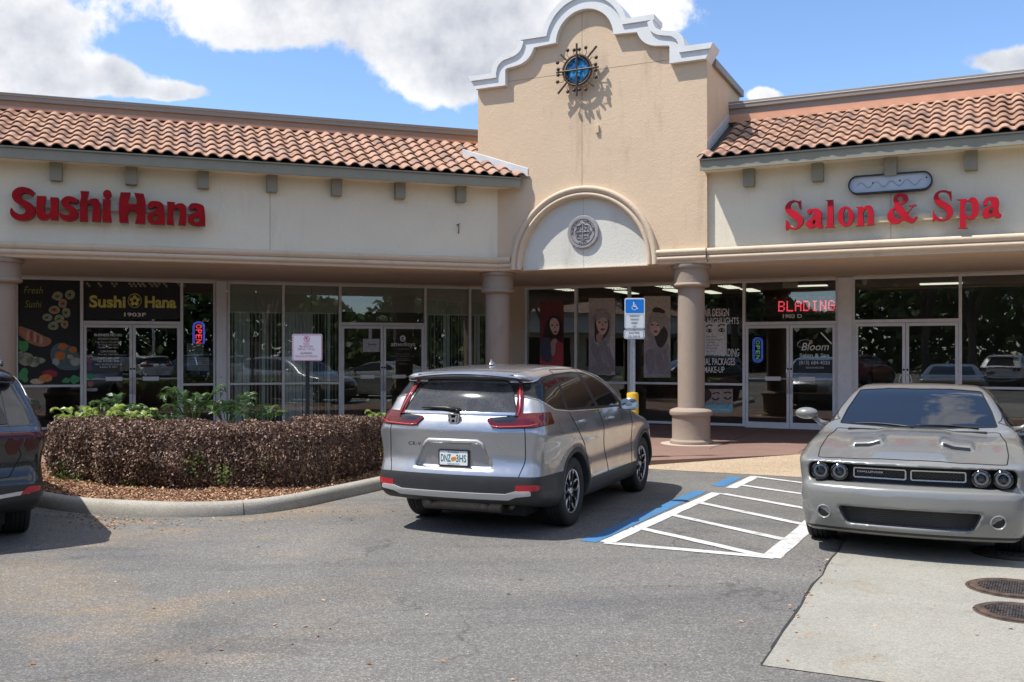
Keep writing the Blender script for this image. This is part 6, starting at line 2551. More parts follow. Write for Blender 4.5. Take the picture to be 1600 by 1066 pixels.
def chains(edges):
    nb = {}
    for a, b in edges:
        nb.setdefault(a, []).append(b)
        nb.setdefault(b, []).append(a)
    seen = set()
    out = []
    for s in sorted(nb, key=lambda k: len(nb[k])):
        for t in nb[s]:
            if (s, t) in seen:
                continue
            ch = [s, t]
            seen.add((s, t))
            seen.add((t, s))
            while True:
                nx = [q for q in nb[ch[-1]] if (ch[-1], q) not in seen]
                if not nx or len(nb[ch[-1]]) > 2:
                    break
                seen.add((ch[-1], nx[0]))
                seen.add((nx[0], ch[-1]))
                ch.append(nx[0])
            out.append(ch)
    return out


def make_car(root, F_, dims, regions, body_mat, h=.017, body_name='body'):
    x0, x1, ym, z0, z1 = dims
    P, Q_ = level_mesh(F_, x0, x1, ym, z0, z1, h)
    E_ = np.concatenate([Q_[:, [0, 1]], Q_[:, [1, 2]], Q_[:, [2, 3]], Q_[:, [3, 0]]])
    E_ = np.unique(np.sort(E_, 1), axis=0)
    deg = np.bincount(E_.ravel(), minlength=len(P))[:, None]
    for lam in (.5, -.52, .5, -.52, .5, -.52, .5, -.52):
        S_ = np.zeros_like(P)
        for k in range(3):
            S_[:, k] = np.bincount(E_[:, 0], P[E_[:, 1], k], len(P)) + np.bincount(E_[:, 1], P[E_[:, 0], k], len(P))
        P = P + lam * (S_ / np.maximum(deg, 1) - P)
    rid = car_split(F_, P, Q_, regions, h)
    NRM = grad(F_, P)
    NRM /= np.linalg.norm(NRM, axis=1)[:, None]
    objs = {}

    def build(name, faces, mat, raise_=0.0, sm=True):
        used, inv = np.unique(faces.ravel(), return_inverse=True)
        f = inv.reshape(-1, 4)
        p = P[used] + NRM[used] * raise_
        polys = [tuple(q) for q in f]
        sk = []
        if raise_:
            cnt_ = {}
            for q in f:
                for a, b in ((q[0], q[1]), (q[1], q[2]), (q[2], q[3]), (q[3], q[0])):
                    cnt_[(a, b)] = cnt_.get((a, b), 0) + 1
            be = [(a, b) for (a, b) in cnt_ if (b, a) not in cnt_]
            ids = sorted({a for e in be for a in e})
            m = {a: i for i, a in enumerate(ids)}
            top = p[ids]
            bot = P[used][ids] - NRM[used][ids] * .004
            base = len(p)
            p = np.concatenate([p, top, bot])
            k = len(ids)
            polys += [(base + m[b], base + m[a], base + k + m[a], base + k + m[b]) for (a, b) in be]
        me = np_mesh(name, p, polys, mat)
        o = bpy.data.objects.new(name, me)
        COL.objects.link(o)
        return o
    for i, r_ in enumerate(regions):
        fc_ = Q_[rid == i]
        if len(fc_) < 2:
            print('EMPTY REGION', r_['name'])
            continue
        o = build(r_['name'], fc_, r_['mat'], r_.get('raise', 0.0))
        o.parent = objs.get(r_['under'], root) if r_.get('under') else root
        objs[r_.get('key', r_['name'])] = o
    o = build(body_name, Q_[rid == len(regions)], body_mat)
    o.parent = root
    objs['body'] = o
    # gaps and trims along the borders between regions
    E = {}
    for a in range(4):
        b = (a + 1) % 4
        e = np.sort(Q_[:, [a, b]], 1)
        for (u, v), r_ in zip(map(tuple, e), rid):
            E.setdefault((u, v), []).append(r_)
    for i, r_ in enumerate(regions):
        if 'seam' not in r_:
            continue
        rad, mat, nm = r_['seam'][:3]
        lift = r_['seam'][3] if len(r_['seam']) > 3 else 0
        ed = [e for e, rr in E.items() if len(rr) == 2 and i in rr and rr[0] != rr[1] and (rr[0] > i or rr[1] > i)]
        mb = MB()
        for ch in chains(ed):
            p = P[ch] + NRM[ch] * lift
            closed = ch[0] == ch[-1]
            for _ in range(3):
                q = p.copy()
                q[1:-1] = (p[:-2] + 2 * p[1:-1] + p[2:]) / 4
                if closed and len(p) > 3:
                    q[0] = q[-1] = (p[-2] + 2 * p[0] + p[1]) / 4
                p = q
            if len(p) > 2:
                mb.tube([tuple(v) for v in p], rad, 5, not closed)
        if mb.v:
            s_ = mb.build(nm, mat, objs.get(r_.get('key', r_['name']), root), True)
    return P, NRM, objs


def paint(name, col, metal, rough=.30, coat=1.0, flake=0.0):
    m, nt, b = new_mat(name)
    b.inputs['Base Color'].default_value = (*col, 1)
    b.inputs['Metallic'].default_value = metal
    b.inputs['Roughness'].default_value = rough
    b.inputs['Coat Weight'].default_value = coat
    b.inputs['Coat Roughness'].default_value = .02
    f = tex_noise(nt, 1.7, 5, .6, vec=geo_pos(nt))
    g = tex_noise(nt, 420, 2, .5, vec=geo_pos(nt))
    c = ramp_node(nt, f, [(.3, tuple(x * .95 for x in col)), (.7, tuple(x * 1.03 for x in col))])
    if flake:
        c = mixc(nt, 1.0, c, ramp_node(nt, g, [(.3, (1 - flake,) * 3), (.7, (1 + flake,) * 3)]), 'MULTIPLY')
    nt.links.new(c, b.inputs['Base Color'])
    r_ = ramp_node(nt, tex_noise(nt, 5, 6, .65, vec=geo_pos(nt)), [(.3, (rough * .85,) * 3), (.75, (rough * 1.25,) * 3)])
    nt.links.new(r_, b.inputs['Roughness'])
    return m


M['silver'] = paint('silver_metallic_paint', (.40, .405, .42), .75, .30)
M['greypaint'] = paint('pale_grey_paint', (.20, .202, .19), .15, .30)
M['blackpaint'] = paint('black_paint', (.008, .008, .009), .0, .25)
M['whitepaint'] = paint('white_paint', (.70, .70, .69), .0, .35)
M['redpaint'] = paint('dark_red_paint', (.22, .01, .012), .3, .35)
M['bluepaint'] = paint('steel_blue_paint', (.05, .09, .16), .5, .35)


def carglass(name, base, rough=.015, dust=0.0, ior=1.48):
    m, nt, b = new_mat(name)
    b.inputs['Base Color'].default_value = (*base, 1)
    b.inputs['Roughness'].default_value = rough
    b.inputs['IOR'].default_value = ior
    if dust:
        f = tex_noise(nt, 3.2, 7, .65, vec=geo_pos(nt), dist=1.0)
        g = tex_noise(nt, 160, 3, .6, vec=geo_pos(nt))
        k = mth(nt, 'MULTIPLY', ramp_node(nt, f, [(.35, (.25, .25, .25)), (.75, (1, 1, 1))]), mth(nt, 'MULTIPLY', ramp_node(nt, g, [(.35, (0, 0, 0)), (.7, (1, 1, 1))]), dust))
        nt.links.new(mixc(nt, k, base, (.32, .31, .30)), b.inputs['Base Color'])
    return m


M['carglass'] = carglass('tinted_car_glass', (.012, .013, .014))
M['dustglass'] = carglass('dusty_rear_glass', (.022, .023, .025), .06, .55)
M['wind'] = carglass('windscreen_glass', (.010, .014, .022), .01, .0, 1.75)
M['chrome'] = pmat('chrome', (.78, .78, .78), .07, 1.0)
M['satin'] = pmat('satin_silver_plastic', (.60, .60, .60), .36, .4)
M['cladding'] = pmat('grey_plastic_cladding', (.032, .033, .035), .5, var=.12, vscale=6, spec=.4)
M['gloss'] = pmat('gloss_black_trim', (.006, .006, .006), .08, coat=1.0)
M['pillar'] = pmat('black_pillar_trim', (.02, .02, .02), .45)
M['gap'] = pmat('panel_gap', (.008, .008, .008), .9)
M['redlens'] = pmat('red_lens', (.095, .002, .003), .10, coat=.6, var=.5, vscale=9)
M['lampline'] = pmat('light_red_lamp_line', (.45, .04, .045), .2, coat=1.0)
M['redlens_d'] = pmat('deep_red_lens', (.05, .002, .004), .15)
M['reflector'] = pmat('red_reflector', (.42, .01, .02), .2, coat=.6, bmp=.3, bscale=160)
M['clearlens'] = pmat('clear_lamp_lens', (.30, .31, .32), .12, .4, coat=1.0)
M['rim_m'] = pmat('machined_rim', (.62, .62, .63), .28, .85)
M['rim_d'] = pmat('dark_rim', (.03, .03, .032), .4, .3)
M['under'] = pmat('underbody', (.02, .02, .02), .9)
M['steel'] = pmat('exhaust_steel', (.16, .15, .14), .5, .6, var=.2, vscale=12)


def poly_g(pts, ax='xz', r_=0.0, smooth=False):
    """region test: a polygon in the xz, yz or xy plane, grown by r_ (rounds its corners)"""
    c = catmull(pts, True, 5) if smooth else [(p[0], p[1]) for p in pts]

    def g(x, y, z):
        a, b = {'xz': (x, z), 'yz': (y, z), 'xy': (x, y)}[ax]
        return seg_sdf(np.asarray(a, np.float64), np.asarray(b, np.float64), c).astype(np.float64) - r_
    return g


def both(*gs):
    def g(x, y, z):
        v = gs[0](x, y, z)
        for q in gs[1:]:
            v = np.maximum(v, q(x, y, z))
        return v
    return g


def side(sg, lim=.35):
    return lambda x, y, z: (lim - sg * y)


def less_x(v):
    return lambda x, y, z: x - v


def more_x(v):
    return lambda x, y, z: v - x


def mirror_pts(p):
    return [(-a, b) for a, b in p][::-1]


def wheel(root, x, y, rad, width, rim, style, out):
    """out = +1 when the outer face looks to +y"""
    t = bpy.data.objects.new('wheel', None)
    COL.objects.link(t)
    t.parent = root
    t.location = (x, y, rad)
    w = width / 2
    prof = [(rim - .004, w * .78), (rim + .006, w * .90), (rim + .03, w * .97), ((rim + rad) / 2, w * 1.05), (rad - .035, w * 1.0), (rad - .014, w * .93), (rad - .004, w * .80)]
    tread = []
    for g_ in (.52, .18, -.18, -.52):
        tread += [(rad, w * (g_ + .045)), (rad - .009, w * (g_ + .035)), (rad - .009, w * (g_ - .035)), (rad, w * (g_ - .045))]
    prof = prof + tread + [(r_, -y_) for r_, y_ in prof[::-1]]
    MB().lathe(prof, 56, 'y').build('tyre', M['rubber'], t, True, 40)
    s = out
    mb = MB()
    mb.lathe([(rim, s * w * .80), (rim - .012, s * w * .84), (rim - .018, s * w * .60), (rim - .03, -s * w * .5), (rim - .03, -s * w * .8), (rim, -s * w * .8)], 48, 'y')
    mb.build('rim_barrel', M['rim_d'], t, True, 50)
    MB().lathe([(rim - .004, s * w * .80), (rim - .010, s * w * .87), (rim - .020, s * w * .84), (rim - .022, s * w * .74)], 48, 'y').build('rim_lip', M['rim_m'] if style != 'dark' else M['rim_d'], t, True, 50)
    MB().lathe([(0, s * w * .15), (rim - .02, s * w * .15), (rim - .02, s * w * .10), (0, s * w * .1)], 36, 'y').build('brake_disc', M['rim_d'], t, True)
    face = s * w * .70
    if style == 'petal':
        for k in range(5):
            an = 2 * math.pi * k / 5 + .3
            rs_ = []
            for i in range(26):
                q = 2 * math.pi * i / 26
                u = rim * .60 + math.cos(q) * rim * .355
                v = math.sin(q) * rim * (.20 + .08 * math.cos(q))
                rs_.append((u * math.cos(an) - v * math.sin(an), face + s * .008 * math.cos(q), u * math.sin(an) + v * math.cos(an)))
            MB().tube(rs_ + [rs_[0]], .0105, 6, False).build('spoke', M['rim_m'], t, True)
            mb = MB()
            for sg in (-1, 1):
                a2 = an + sg * .0
                p0 = (rim * .2 * math.cos(an + sg * .55), face - s * .006, rim * .2 * math.sin(an + sg * .55))
                p1 = (rim * .96 * math.cos(an + sg * .24), face + s * .004, rim * .96 * math.sin(an + sg * .24))
                mb.tube([p0, p1], [.016, .010], 6)
            mb.build('spoke_rib', M['rim_d'], t, True)
    else:
        for k in range(5):
            an = 2 * math.pi * k / 5 + .3
            mb = MB()
            for sg in (-1, 1):
                p0 = (rim * .12 * math.cos(an), face, rim * .12 * math.sin(an))
                p1 = (rim * .94 * math.cos(an + sg * .17), face, rim * .94 * math.sin(an + sg * .17))
                mb.tube([p0, p1], [.022, .018], 6)
            mb.build('spoke', M['rim_m'] if style == 'star' else M['rim_d'], t, True)
    MB().lathe([(0, face + s * .014), (.03, face + s * .012), (.04, face), (.05, face - s * .01), (0, face - s * .02)], 20, 'y').build('hub_cap', M['rim_m'], t, True)
    return t


def car_box(root, name, x0, x1, y0, y1, z0, z1, mat, c=.01, smooth=True, par=None):
    return MB().cbox(x0, x1, y0, y1, z0, z1, c).build(name, mat, par or root, smooth)


# ---------------------------------------------------------------- silver compact SUV
def suv(root, L, W, rear_ax, front_ax, wr, paint_, style='petal', kind='silver'):
    sil = catmull([(.10, .33, 1), (.02, .40), (.00, .50), (.005, .60), (.03, .66), (.055, .72), (.06, .95), (.055, 1.02), (.075, 1.08), (.105, 1.14, 1), (.16, 1.19, 1), (.262, 1.352), (.395, 1.50, 1), (.285, 1.545, 1), (.295, 1.575), (.45, 1.605), (.75, 1.63), (1.2, 1.652), (1.7, 1.65), (2.15, 1.612), (2.5, 1.54), (2.85, 1.38), (3.20, 1.18), (3.38, 1.10), (3.55, 1.065), (3.9, 1.01), (4.2, .93), (4.38, .84), (4.49, .72), (4.53, .58), (4.52, .42), (4.46, .28), (4.35, .22, 1), (3.0, .215), (1.0, .23), (.5, .25, 1)], True, 6)
    if kind == 'black':
        sil = catmull([(.12, .36, 1), (.03, .42), (.00, .52), (.0, .60), (.03, .66), (.05, .74), (.05, .90), (.03, 1.0), (.055, 1.05), (.10, 1.075, 1), (.16, 1.10, 1), (.62, 1.53, 1), (.50, 1.56, 1), (.52, 1.59), (.8, 1.63), (1.3, 1.66), (1.8, 1.655), (2.25, 1.61), (2.6, 1.52), (2.95, 1.35), (3.25, 1.17), (3.45, 1.09), (3.7, 1.06), (4.0, 1.0), (4.3, .92), (4.5, .80), (4.6, .62), (4.58, .42), (4.48, .27), (4.3, .22, 1), (3.0, .22), (1.0, .23), (.5, .26, 1)], True, 6)
    T = Table(sil, -.6, L + .6, -.2, 2.2)
    hw = W / 2
    wp = [(-.3, .80), (0, .845), (.12, .872), (.3, .893), (.7, .915), (1.2, .925), (2.6, .925), (3.4, .925), (3.9, .915), (4.2, .88), (4.4, .81), (4.6, .68), (4.9, .5)]
    wz = [(0, .84), (.25, .875), (.42, .915), (.55, .915), (.70, .905), (.82, .915), (.93, .932), (1.02, .925), (1.10, .905), (1.20, .868), (1.35, .808), (1.50, .735), (1.60, .665), (1.70, .60), (2.2, .4)]
    xg = np.linspace(-.6, L + .6, 600)
    zg = np.linspace(-.2, 2.2, 400)
    WP, WZ_ = interp(xg, wp), interp(zg, wz)

    def F_(x, y, z):
        ay = np.abs(y)
        q = (ay / .9) ** 2
        bul = np.where(x < 2, -.115 * (1 - sstep(x, .3, 1.8)), .0) + np.where(x > 2, .26 * sstep(x, 2.2, 3.6), 0)
        xe = x + bul * q
        ze = z + (.055 * sstep(z, 1.25, 1.6)) * q + .03 * sstep(x, 3.2, 3.6) * sstep(z, .8, 1.0) * q
        s = T(xe, ze)
        w = np.interp(x, xg, WP) * np.interp(z, zg, WZ_) / .925 * (hw / .925)
        # wheel arch flares
        for ax_ in (rear_ax, front_ax):
            r_ = np.sqrt((x - ax_) ** 2 + (z - wr) ** 2)
            w = w + .022 * np.exp(-((r_ - wr - .06) / .07) ** 2) * sstep(z, .1, .4) * (1 - sstep(z, .85, 1.0))
        # rear haunch below the tail lamps
        w = w + .012 * np.exp(-((z - .98) / .06) ** 2) * (1 - sstep(x, .6, 1.6))
        d = smax(s, (ay - w) * .96, .10)
        if kind == 'silver':
            # recess for the number plate, shallow crease above the bumper
            tz = .30 + (.92 - z) * .45
            rec = np.maximum(np.maximum(np.abs(y) - tz, z - .905), .665 - z)
            d = smax(d, -smax(rec, xe - .100, .02), .018)
        for ax_ in (rear_ax, front_ax):
            r_ = np.sqrt((x - ax_) ** 2 + (z - wr) ** 2)
            d = np.maximum(d, -np.maximum(r_ - wr - .045, .60 - ay))
        return d
    regs = []
    lamp_off = .010
    if kind == 'silver':
        # glass
        rg = [(-.53, 1.215), (-.43, 1.475), (-.20, 1.512), (.20, 1.512), (.43, 1.475), (.53, 1.215), (.3, 1.205), (-.3, 1.205)]
        regs.append(dict(name='rear_window', g=both(poly_g([(-.60, 1.205), (-.50, 1.43), (-.42, 1.50), (.42, 1.50), (.50, 1.43), (.60, 1.205)], 'yz', .008), less_x(.6)), mat=M['dustglass'], seam=(.006, M['gap'], 'window_seal')))
        # tail lamps: upright bar beside the glass and a hooked lower lobe
        for sg in (-1, 1):
            k = lambda pts: pts if sg > 0 else mirror_pts(pts)
            up = both(poly_g(k([(.625, 1.19), (.665, 1.30), (.60, 1.47), (.545, 1.49), (.575, 1.36), (.605, 1.20), (.60, 1.08), (.72, 1.03), (.72, 1.19)]), 'yz', .006), less_x(.9), lambda x, y, z, s=sg: .4 - s * y)
            regs.append(dict(name='taillight_bar', key='tb%d' % sg, g=both(poly_g(k([(.665, 1.17), (.640, 1.33), (.575, 1.485), (.545, 1.485), (.590, 1.33), (.610, 1.17)]), 'yz', .006), less_x(.8)), mat=M['redlens'], **{'raise': .012}))
            regs.append(dict(name='taillight', key='tl%d' % sg, g=lambda x, y, z, s=sg, a=both(poly_g(k([(.655, 1.185), (.86, 1.195), (.95, 1.18), (.95, 1.105), (.80, 1.068), (.45, 1.060), (.405, 1.078), (.345, 1.135), (.38, 1.135), (.44, 1.098), (.60, 1.105), (.635, 1.13)]), 'yz', .004), less_x(.46)): a(x, y, z), mat=M['redlens'], seam=(.006, M['gloss'], 'lamp_rim'), **{'raise': .014}))
            regs.append(dict(name='lamp_insert', key='li%d' % sg, under='tl%d' % sg, g=both(poly_g(k([(.645, 1.165), (.645, 1.13), (.60, 1.107), (.445, 1.102), (.39, 1.137), (.36, 1.15), (.62, 1.17)]), 'yz', .003), less_x(.4)), mat=M['gloss']))
        regs.append(dict(name='chrome_strip', g=both(poly_g([(-.62, 1.172), (-.62, 1.196), (.62, 1.196), (.62, 1.172)], 'yz'), less_x(.5)), mat=M['chrome'], **{'raise': .010}))
        # side glass
        dlo = [(.265, 1.40), (.36, 1.475), (.62, 1.53), (1.0, 1.556), (1.5, 1.568), (1.9, 1.555), (2.25, 1.48), (2.52, 1.375), (2.86, 1.165), (2.86, 1.135), (1.9, 1.16), (1.0, 1.185), (.62, 1.22), (.40, 1.30), (.275, 1.375)]
        for sg in (1, -1):
            regs.append(dict(name='quarter_window', g=both(poly_g([(.31, 1.395), (.42, 1.465), (.66, 1.515), (.96, 1.537), (.885, 1.215), (.66, 1.24), (.44, 1.31), (.33, 1.375)], 'xz', .006), side(sg)), mat=M['carglass']))
            regs.append(dict(name='rear_side_window', g=both(poly_g([(1.03, 1.538), (1.45, 1.546), (1.66, 1.542), (1.80, 1.20), (.965, 1.215)], 'xz', .006), side(sg)), mat=M['carglass']))
            regs.append(dict(name='front_side_window', g=both(poly_g([(1.79, 1.535), (1.98, 1.515), (2.28, 1.43), (2.50, 1.335), (2.70, 1.17), (1.92, 1.195)], 'xz', .006), side(sg)), mat=M['carglass']))
            regs.append(dict(name='window_surround', g=both(poly_g(dlo, 'xz', .004), side(sg)), mat=M['pillar'], seam=(.0065, M['chrome'], 'chrome_trim', .002)))
        regs.append(dict(name='windscreen', g=both(poly_g([(-.70, 1.12), (-.56, 1.53), (.56, 1.53), (.70, 1.12)], 'yz', .01), more_x(2.45)), mat=M['carglass'], seam=(.006, M['gap'], 'window_seal')))
        # lower cladding: bumper, arches, sills
        bump_poly = [(-1.2, .20), (-1.2, .605), (-.90, .600), (-.75, .590), (.75, .590), (.90, .600), (1.2, .605), (1.2, .20)]
        for sg in (-1, 1):
            regs.append(dict(name='rear_reflector', g=both(poly_g([(sg * .66, .470), (sg * .66, .520), (sg * .85, .528), (sg * .875, .505), (sg * .85, .478)] if sg > 0 else [(sg * .85, .478), (sg * .875, .505), (sg * .85, .528), (sg * .66, .520), (sg * .66, .470)], 'yz', .003), less_x(.4)), mat=M['reflector'], **{'raise': .004}))
        regs.append(dict(name='skid_strip', g=both(poly_g([(-.80, .465), (-.66, .470), (-.56, .440), (.56, .440), (.66, .470), (.80, .465), (.80, .430), (.66, .415), (.58, .385), (-.58, .385), (-.66, .415), (-.80, .430)], 'yz'), less_x(.4)), mat=M['satin'], **{'raise': .012}))

        def clad(x, y, z):
            ra = np.sqrt((x - rear_ax) ** 2 + (z - wr) ** 2)
            fa = np.sqrt((x - front_ax) ** 2 + (z - wr) ** 2)
            sill = z - np.where(x < rear_ax, .605, np.where(x > front_ax, .50, .44))
            g = np.minimum(np.minimum(ra - wr - .10, fa - wr - .10), sill)
            return g
        regs.append(dict(name='lower_cladding', g=clad, mat=M['cladding']))
        # doors and gate
        regs.append(dict(name='tailgate', g=both(poly_g([(-.675, .60), (-.72, .75), (-.72, 1.03), (-.52, 1.55), (.52, 1.55), (.72, 1.03), (.72, .75), (.675, .60)], 'yz', .01), less_x(.6)), mat=paint_, seam=(.0045, M['gap'], 'panel_gap')))
        for sg in (1, -1):
            regs.append(dict(name='rear_door', key='rd%d' % sg, g=both(poly_g([(1.02, 1.60), (1.78, 1.60), (1.86, 1.10), (2.14, .45), (2.14, .30), (1.48, .30), (1.47, .55), (1.34, .82), (1.08, .98), (.96, 1.16)], 'xz', .01), side(sg), lambda x, y, z: z - 1.60), mat=paint_, seam=(.0045, M['gap'], 'panel_gap')))
            regs.append(dict(name='front_door', key='fd%d' % sg, g=both(poly_g([(1.78, 1.60), (1.95, 1.585), (2.3, 1.49), (2.86, 1.14), (3.02, 1.06), (3.12, .80), (3.10, .30), (2.14, .30), (2.14, .45), (1.86, 1.10)], 'xz', .01), side(sg)), mat=paint_, seam=(.0045, M['gap'], 'panel_gap')))
        regs.append(dict(name='bonnet', g=both(poly_g([(3.40, -.66), (3.38, 0), (3.40, .66), (4.0, .70), (4.30, .62), (4.42, .3), (4.44, 0), (4.42, -.3), (4.30, -.62), (4.0, -.70)], 'xy', .01), lambda x, y, z: .75 - z), mat=paint_, seam=(.004, M['gap'], 'panel_gap')))
        for sg in (1, -1):
            k = (lambda pts: pts) if sg > 0 else mirror_pts
            regs.append(dict(name='headlight', g=both(poly_g(k([(.45, .80), (.90, .88), (.92, .80), (.80, .73), (.5, .72)]), 'yz', .01), more_x(3.9)), mat=M['clearlens']))
        regs.append(dict(name='grille', g=both(poly_g([(-.42, .82), (.42, .82), (.40, .55), (-.40, .55)], 'yz', .02), more_x(3.9)), mat=M['gloss'], **{'raise': -.012}))
    else:
        regs.append(dict(name='rear_window', g=both(poly_g([(-.60, 1.135), (-.46, 1.50), (.46, 1.50), (.60, 1.135)], 'yz', .01), less_x(.8)), mat=M['carglass'], seam=(.007, M['gloss'], 'window_seal')))
        for sg in (-1, 1):
            k = (lambda pts: pts) if sg > 0 else mirror_pts
            regs.append(dict(name='tail_facet', key='tf%d' % sg, g=both(poly_g(k([(.60, .98), (.72, .985), (.66, .86), (.60, .86), (.58, .93)]), 'yz', .006), less_x(.6)), mat=M['redlens_d'], **{'raise': .010}))
            regs.append(dict(name='tail_facet', key='tg%d' % sg, g=both(poly_g(k([(.76, .985), (.86, .99), (.84, .90), (.76, .88), (.74, .93)]), 'yz', .006), less_x(.6)), mat=M['redlens_d'], **{'raise': .010}))
            regs.append(dict(name='rear_reflector', g=both(poly_g(k([(.70, .49), (.86, .515), (.86, .555), (.76, .555)]), 'yz', .004), less_x(.5)), mat=M['reflector'], **{'raise': .006}))
        regs.append(dict(name='light_bar', g=both(poly_g([(-.9, 1.005), (-.9, 1.04), (.9, 1.04), (.9, 1.005)], 'yz', .004), less_x(.35)), mat=M['redlens_d'], **{'raise': .010}))
        regs.append(dict(name='skid_strip', g=both(poly_g([(-.80, .525), (-.8, .50), (-.2, .44), (.2, .44), (.8, .50), (.88, .525), (.70, .525), (.2, .465), (-.2, .465)], 'yz', .004), less_x(.6)), mat=M['satin'], **{'raise': .008}))
        for sg in (1, -1):
            regs.append(dict(name='side_window', g=both(poly_g([(.62, 1.36), (.9, 1.52), (1.5, 1.565), (1.9, 1.55), (2.4, 1.42), (2.85, 1.15), (1.5, 1.14), (.95, 1.17)], 'xz', .01), side(sg)), mat=M['carglass'], seam=(.007, M['satin'], 'window_trim')))

        def clad(x, y, z):
            ra = np.sqrt((x - rear_ax) ** 2 + (z - wr) ** 2)
            fa = np.sqrt((x - front_ax) ** 2 + (z - wr) ** 2)
            return np.minimum(np.minimum(ra - wr - .10, fa - wr - .10), z - .58)
        regs.append(dict(name='lower_cladding', g=clad, mat=M['cladding']))
        regs.append(dict(name='tailgate', g=both(poly_g([(-.60, .66), (-.70, .85), (-.60, 1.10), (-.54, 1.56), (.54, 1.56), (.60, 1.10), (.70, .85), (.60, .66)], 'yz', .01), less_x(.75)), mat=paint_, seam=(.005, M['gap'], 'panel_gap')))
        for sg in (1, -1):
            regs.append(dict(name='rear_door', g=both(poly_g([(1.08, 1.57), (1.8, 1.57), (1.9, 1.12), (2.1, .45), (1.5, .45), (1.35, .80), (1.05, 1.0)], 'xz', .01), side(sg)), mat=paint_, seam=(.005, M['gap'], 'panel_gap')))
            regs.append(dict(name='front_door', g=both(poly_g([(1.8, 1.57), (2.4, 1.44), (2.95, 1.10), (3.1, .80), (3.1, .45), (2.1, .45), (1.9, 1.12)], 'xz', .01), side(sg)), mat=paint_, seam=(.005, M['gap'], 'panel_gap')))
    P, NR_, ob = make_car(root, F_, (-.10, L + .1, hw + .08, .12, 1.74), regs, paint_)
    for ax_ in (rear_ax, front_ax):
        for sg in (1, -1):
            wheel(root, ax_, sg * (hw - (.035 if kind == 'silver' else .10) - .112), wr, .225, wr * .66, style, sg)
        car_box(root, 'wheel_well', ax_ - wr - .03, ax_ + wr + .03, -.62, .62, .20, .62, M['under'])
    # mirrors
    for sg in (1, -1):
        mb = MB()
        bm = bmesh.new()
        bmesh.ops.create_uvsphere(bm, u_segments=20, v_segments=14, radius=1)
        for v in bm.verts:
            x_, y_, z_ = v.co
            x_ = x_ * .105 if x_ > 0 else x_ * .035
            v.co = (2.70 + x_, sg * (hw + .085) + y_ * .11 * (1 - .12 * z_), 1.175 + z_ * .075 - abs(y_) * .01)
        bm.verts.index_update()
        mb.add([v.co[:] for v in bm.verts], [[v.index for v in f.verts] for f in bm.faces])
        bm.free()
        mir = mb.build('mirror', paint_, root, True)
        mb = MB()
        mb.prism([rrect(sg * (hw + .085) - .095, sg * (hw + .085) + .095, 1.115, 1.235, .045)], lambda y, z, t: (2.668 + t, y, z), .01)
        mb.build('mirror_glass', M['chrome'] if kind == 'silver' else M['gloss'], mir)
        MB().tube([(2.73, sg * (hw - .06), 1.13), (2.73, sg * (hw + .02), 1.145)], [.03, .022], 8).build('mirror_arm', M['gloss'], mir, True)
    car_box(root, 'underbody', .45, L - .4, -.6, .6, .17, .3, M['under'])
    return P, NR_, ob, F_


CRV_C, YAW = Vector((-.19, 10.22)), R(23)
RAX = 1.05


def car_root(name, label, cx, cy, yaw, rax, group=None):
    """local x runs from the rear bumper forwards; (cx, cy) is the rear axle on the ground; yaw measured from +Y to +X"""
    fwd = Vector((math.sin(yaw), math.cos(yaw)))
    o = bpy.data.objects.new(name, None)
    COL.objects.link(o)
    o.location = (cx - fwd.x * rax, cy - fwd.y * rax, 0)
    o.rotation_euler = (0, 0, math.pi / 2 - yaw)
    BASE[o.name] = (0, 0, 0)
    return tag(o, label, 'car', group)


CRV = car_root('parked_suv', 'silver compact SUV parked nose-in beside the blue line, seen from its rear right', CRV_C.x, CRV_C.y, YAW, RAX)
P_, NR_, ob, F_crv = suv(CRV, 4.6, 1.86, RAX, RAX + 2.66, .355, M['silver'])
# handle garnish, plate, badge, wiper, spoiler, antenna, handles, rails
gate = ob.get('tailgate', CRV)


def rearx(y, z):
    """x of the rear skin at (y, z)"""
    xs = np.linspace(-.08, .8, 441)
    v = F_crv(xs, np.full_like(xs, y), np.full_like(xs, z))
    k = np.argmax(v < 0)
    return xs[k]


def sidey(x, z, sg=-1):
    ys = np.linspace(1.1, .4, 351)
    v = F_crv(np.full_like(ys, x), ys, np.full_like(ys, z))
    return sg * ys[np.argmax(v < 0)]


mb = MB()
gp_ = [(-.33, .862), (-.30, .905), (-.26, .925), (.26, .925), (.30, .905), (.33, .862)]
pth = [(rearx(y, z) - .010, y, z) for y, z in gp_]
mb.tube(pth, [.010, .017, .020, .020, .017, .010], 8)
mb.build('handle_garnish', M['satin'], gate, True)
px_ = rearx(0, .76) - .006
pl_ = MB()
pl_.prism([rrect(-.165, .165, .672, .838, .012)], lambda y, z, t: (px_ - .012 + t, y, z), .012)
plate_ = pl_.build('plate_frame', M['gloss'], gate)
pl_ = MB()
pl_.prism([rrect(-.150, .150, .687, .823, .008)], lambda y, z, t: (px_ - .015 + t, y, z), .003)
pl_.build('number_plate', M['signwhite'], gate)
M['plategreen'] = pmat('plate_green', (.02, .16, .12), .5)
M['orange'] = pmat('plate_orange', (.65, .22, .03), .5)
nfn = lambda u, v, t: (px_ - .0165, -u, v)
add_text(MB(), 'DNZ', nfn, -.083, .720, .070, .108, bold=.015).build('plate_lettering', M['plategreen'], gate)
add_text(MB(), '3HS', nfn, .083, .720, .070, .108, bold=.015).build('plate_lettering', M['plategreen'], gate)
add_text(MB(), 'FLORIDA', nfn, 0, .803, .016, .12, bold=.01).build('plate_lettering', M['plategreen'], gate)
add_text(MB(), 'SUNSHINE STATE', nfn, 0, .692, .012, .13, bold=.01).build('plate_lettering', M['plategreen'], gate)
mb = MB()
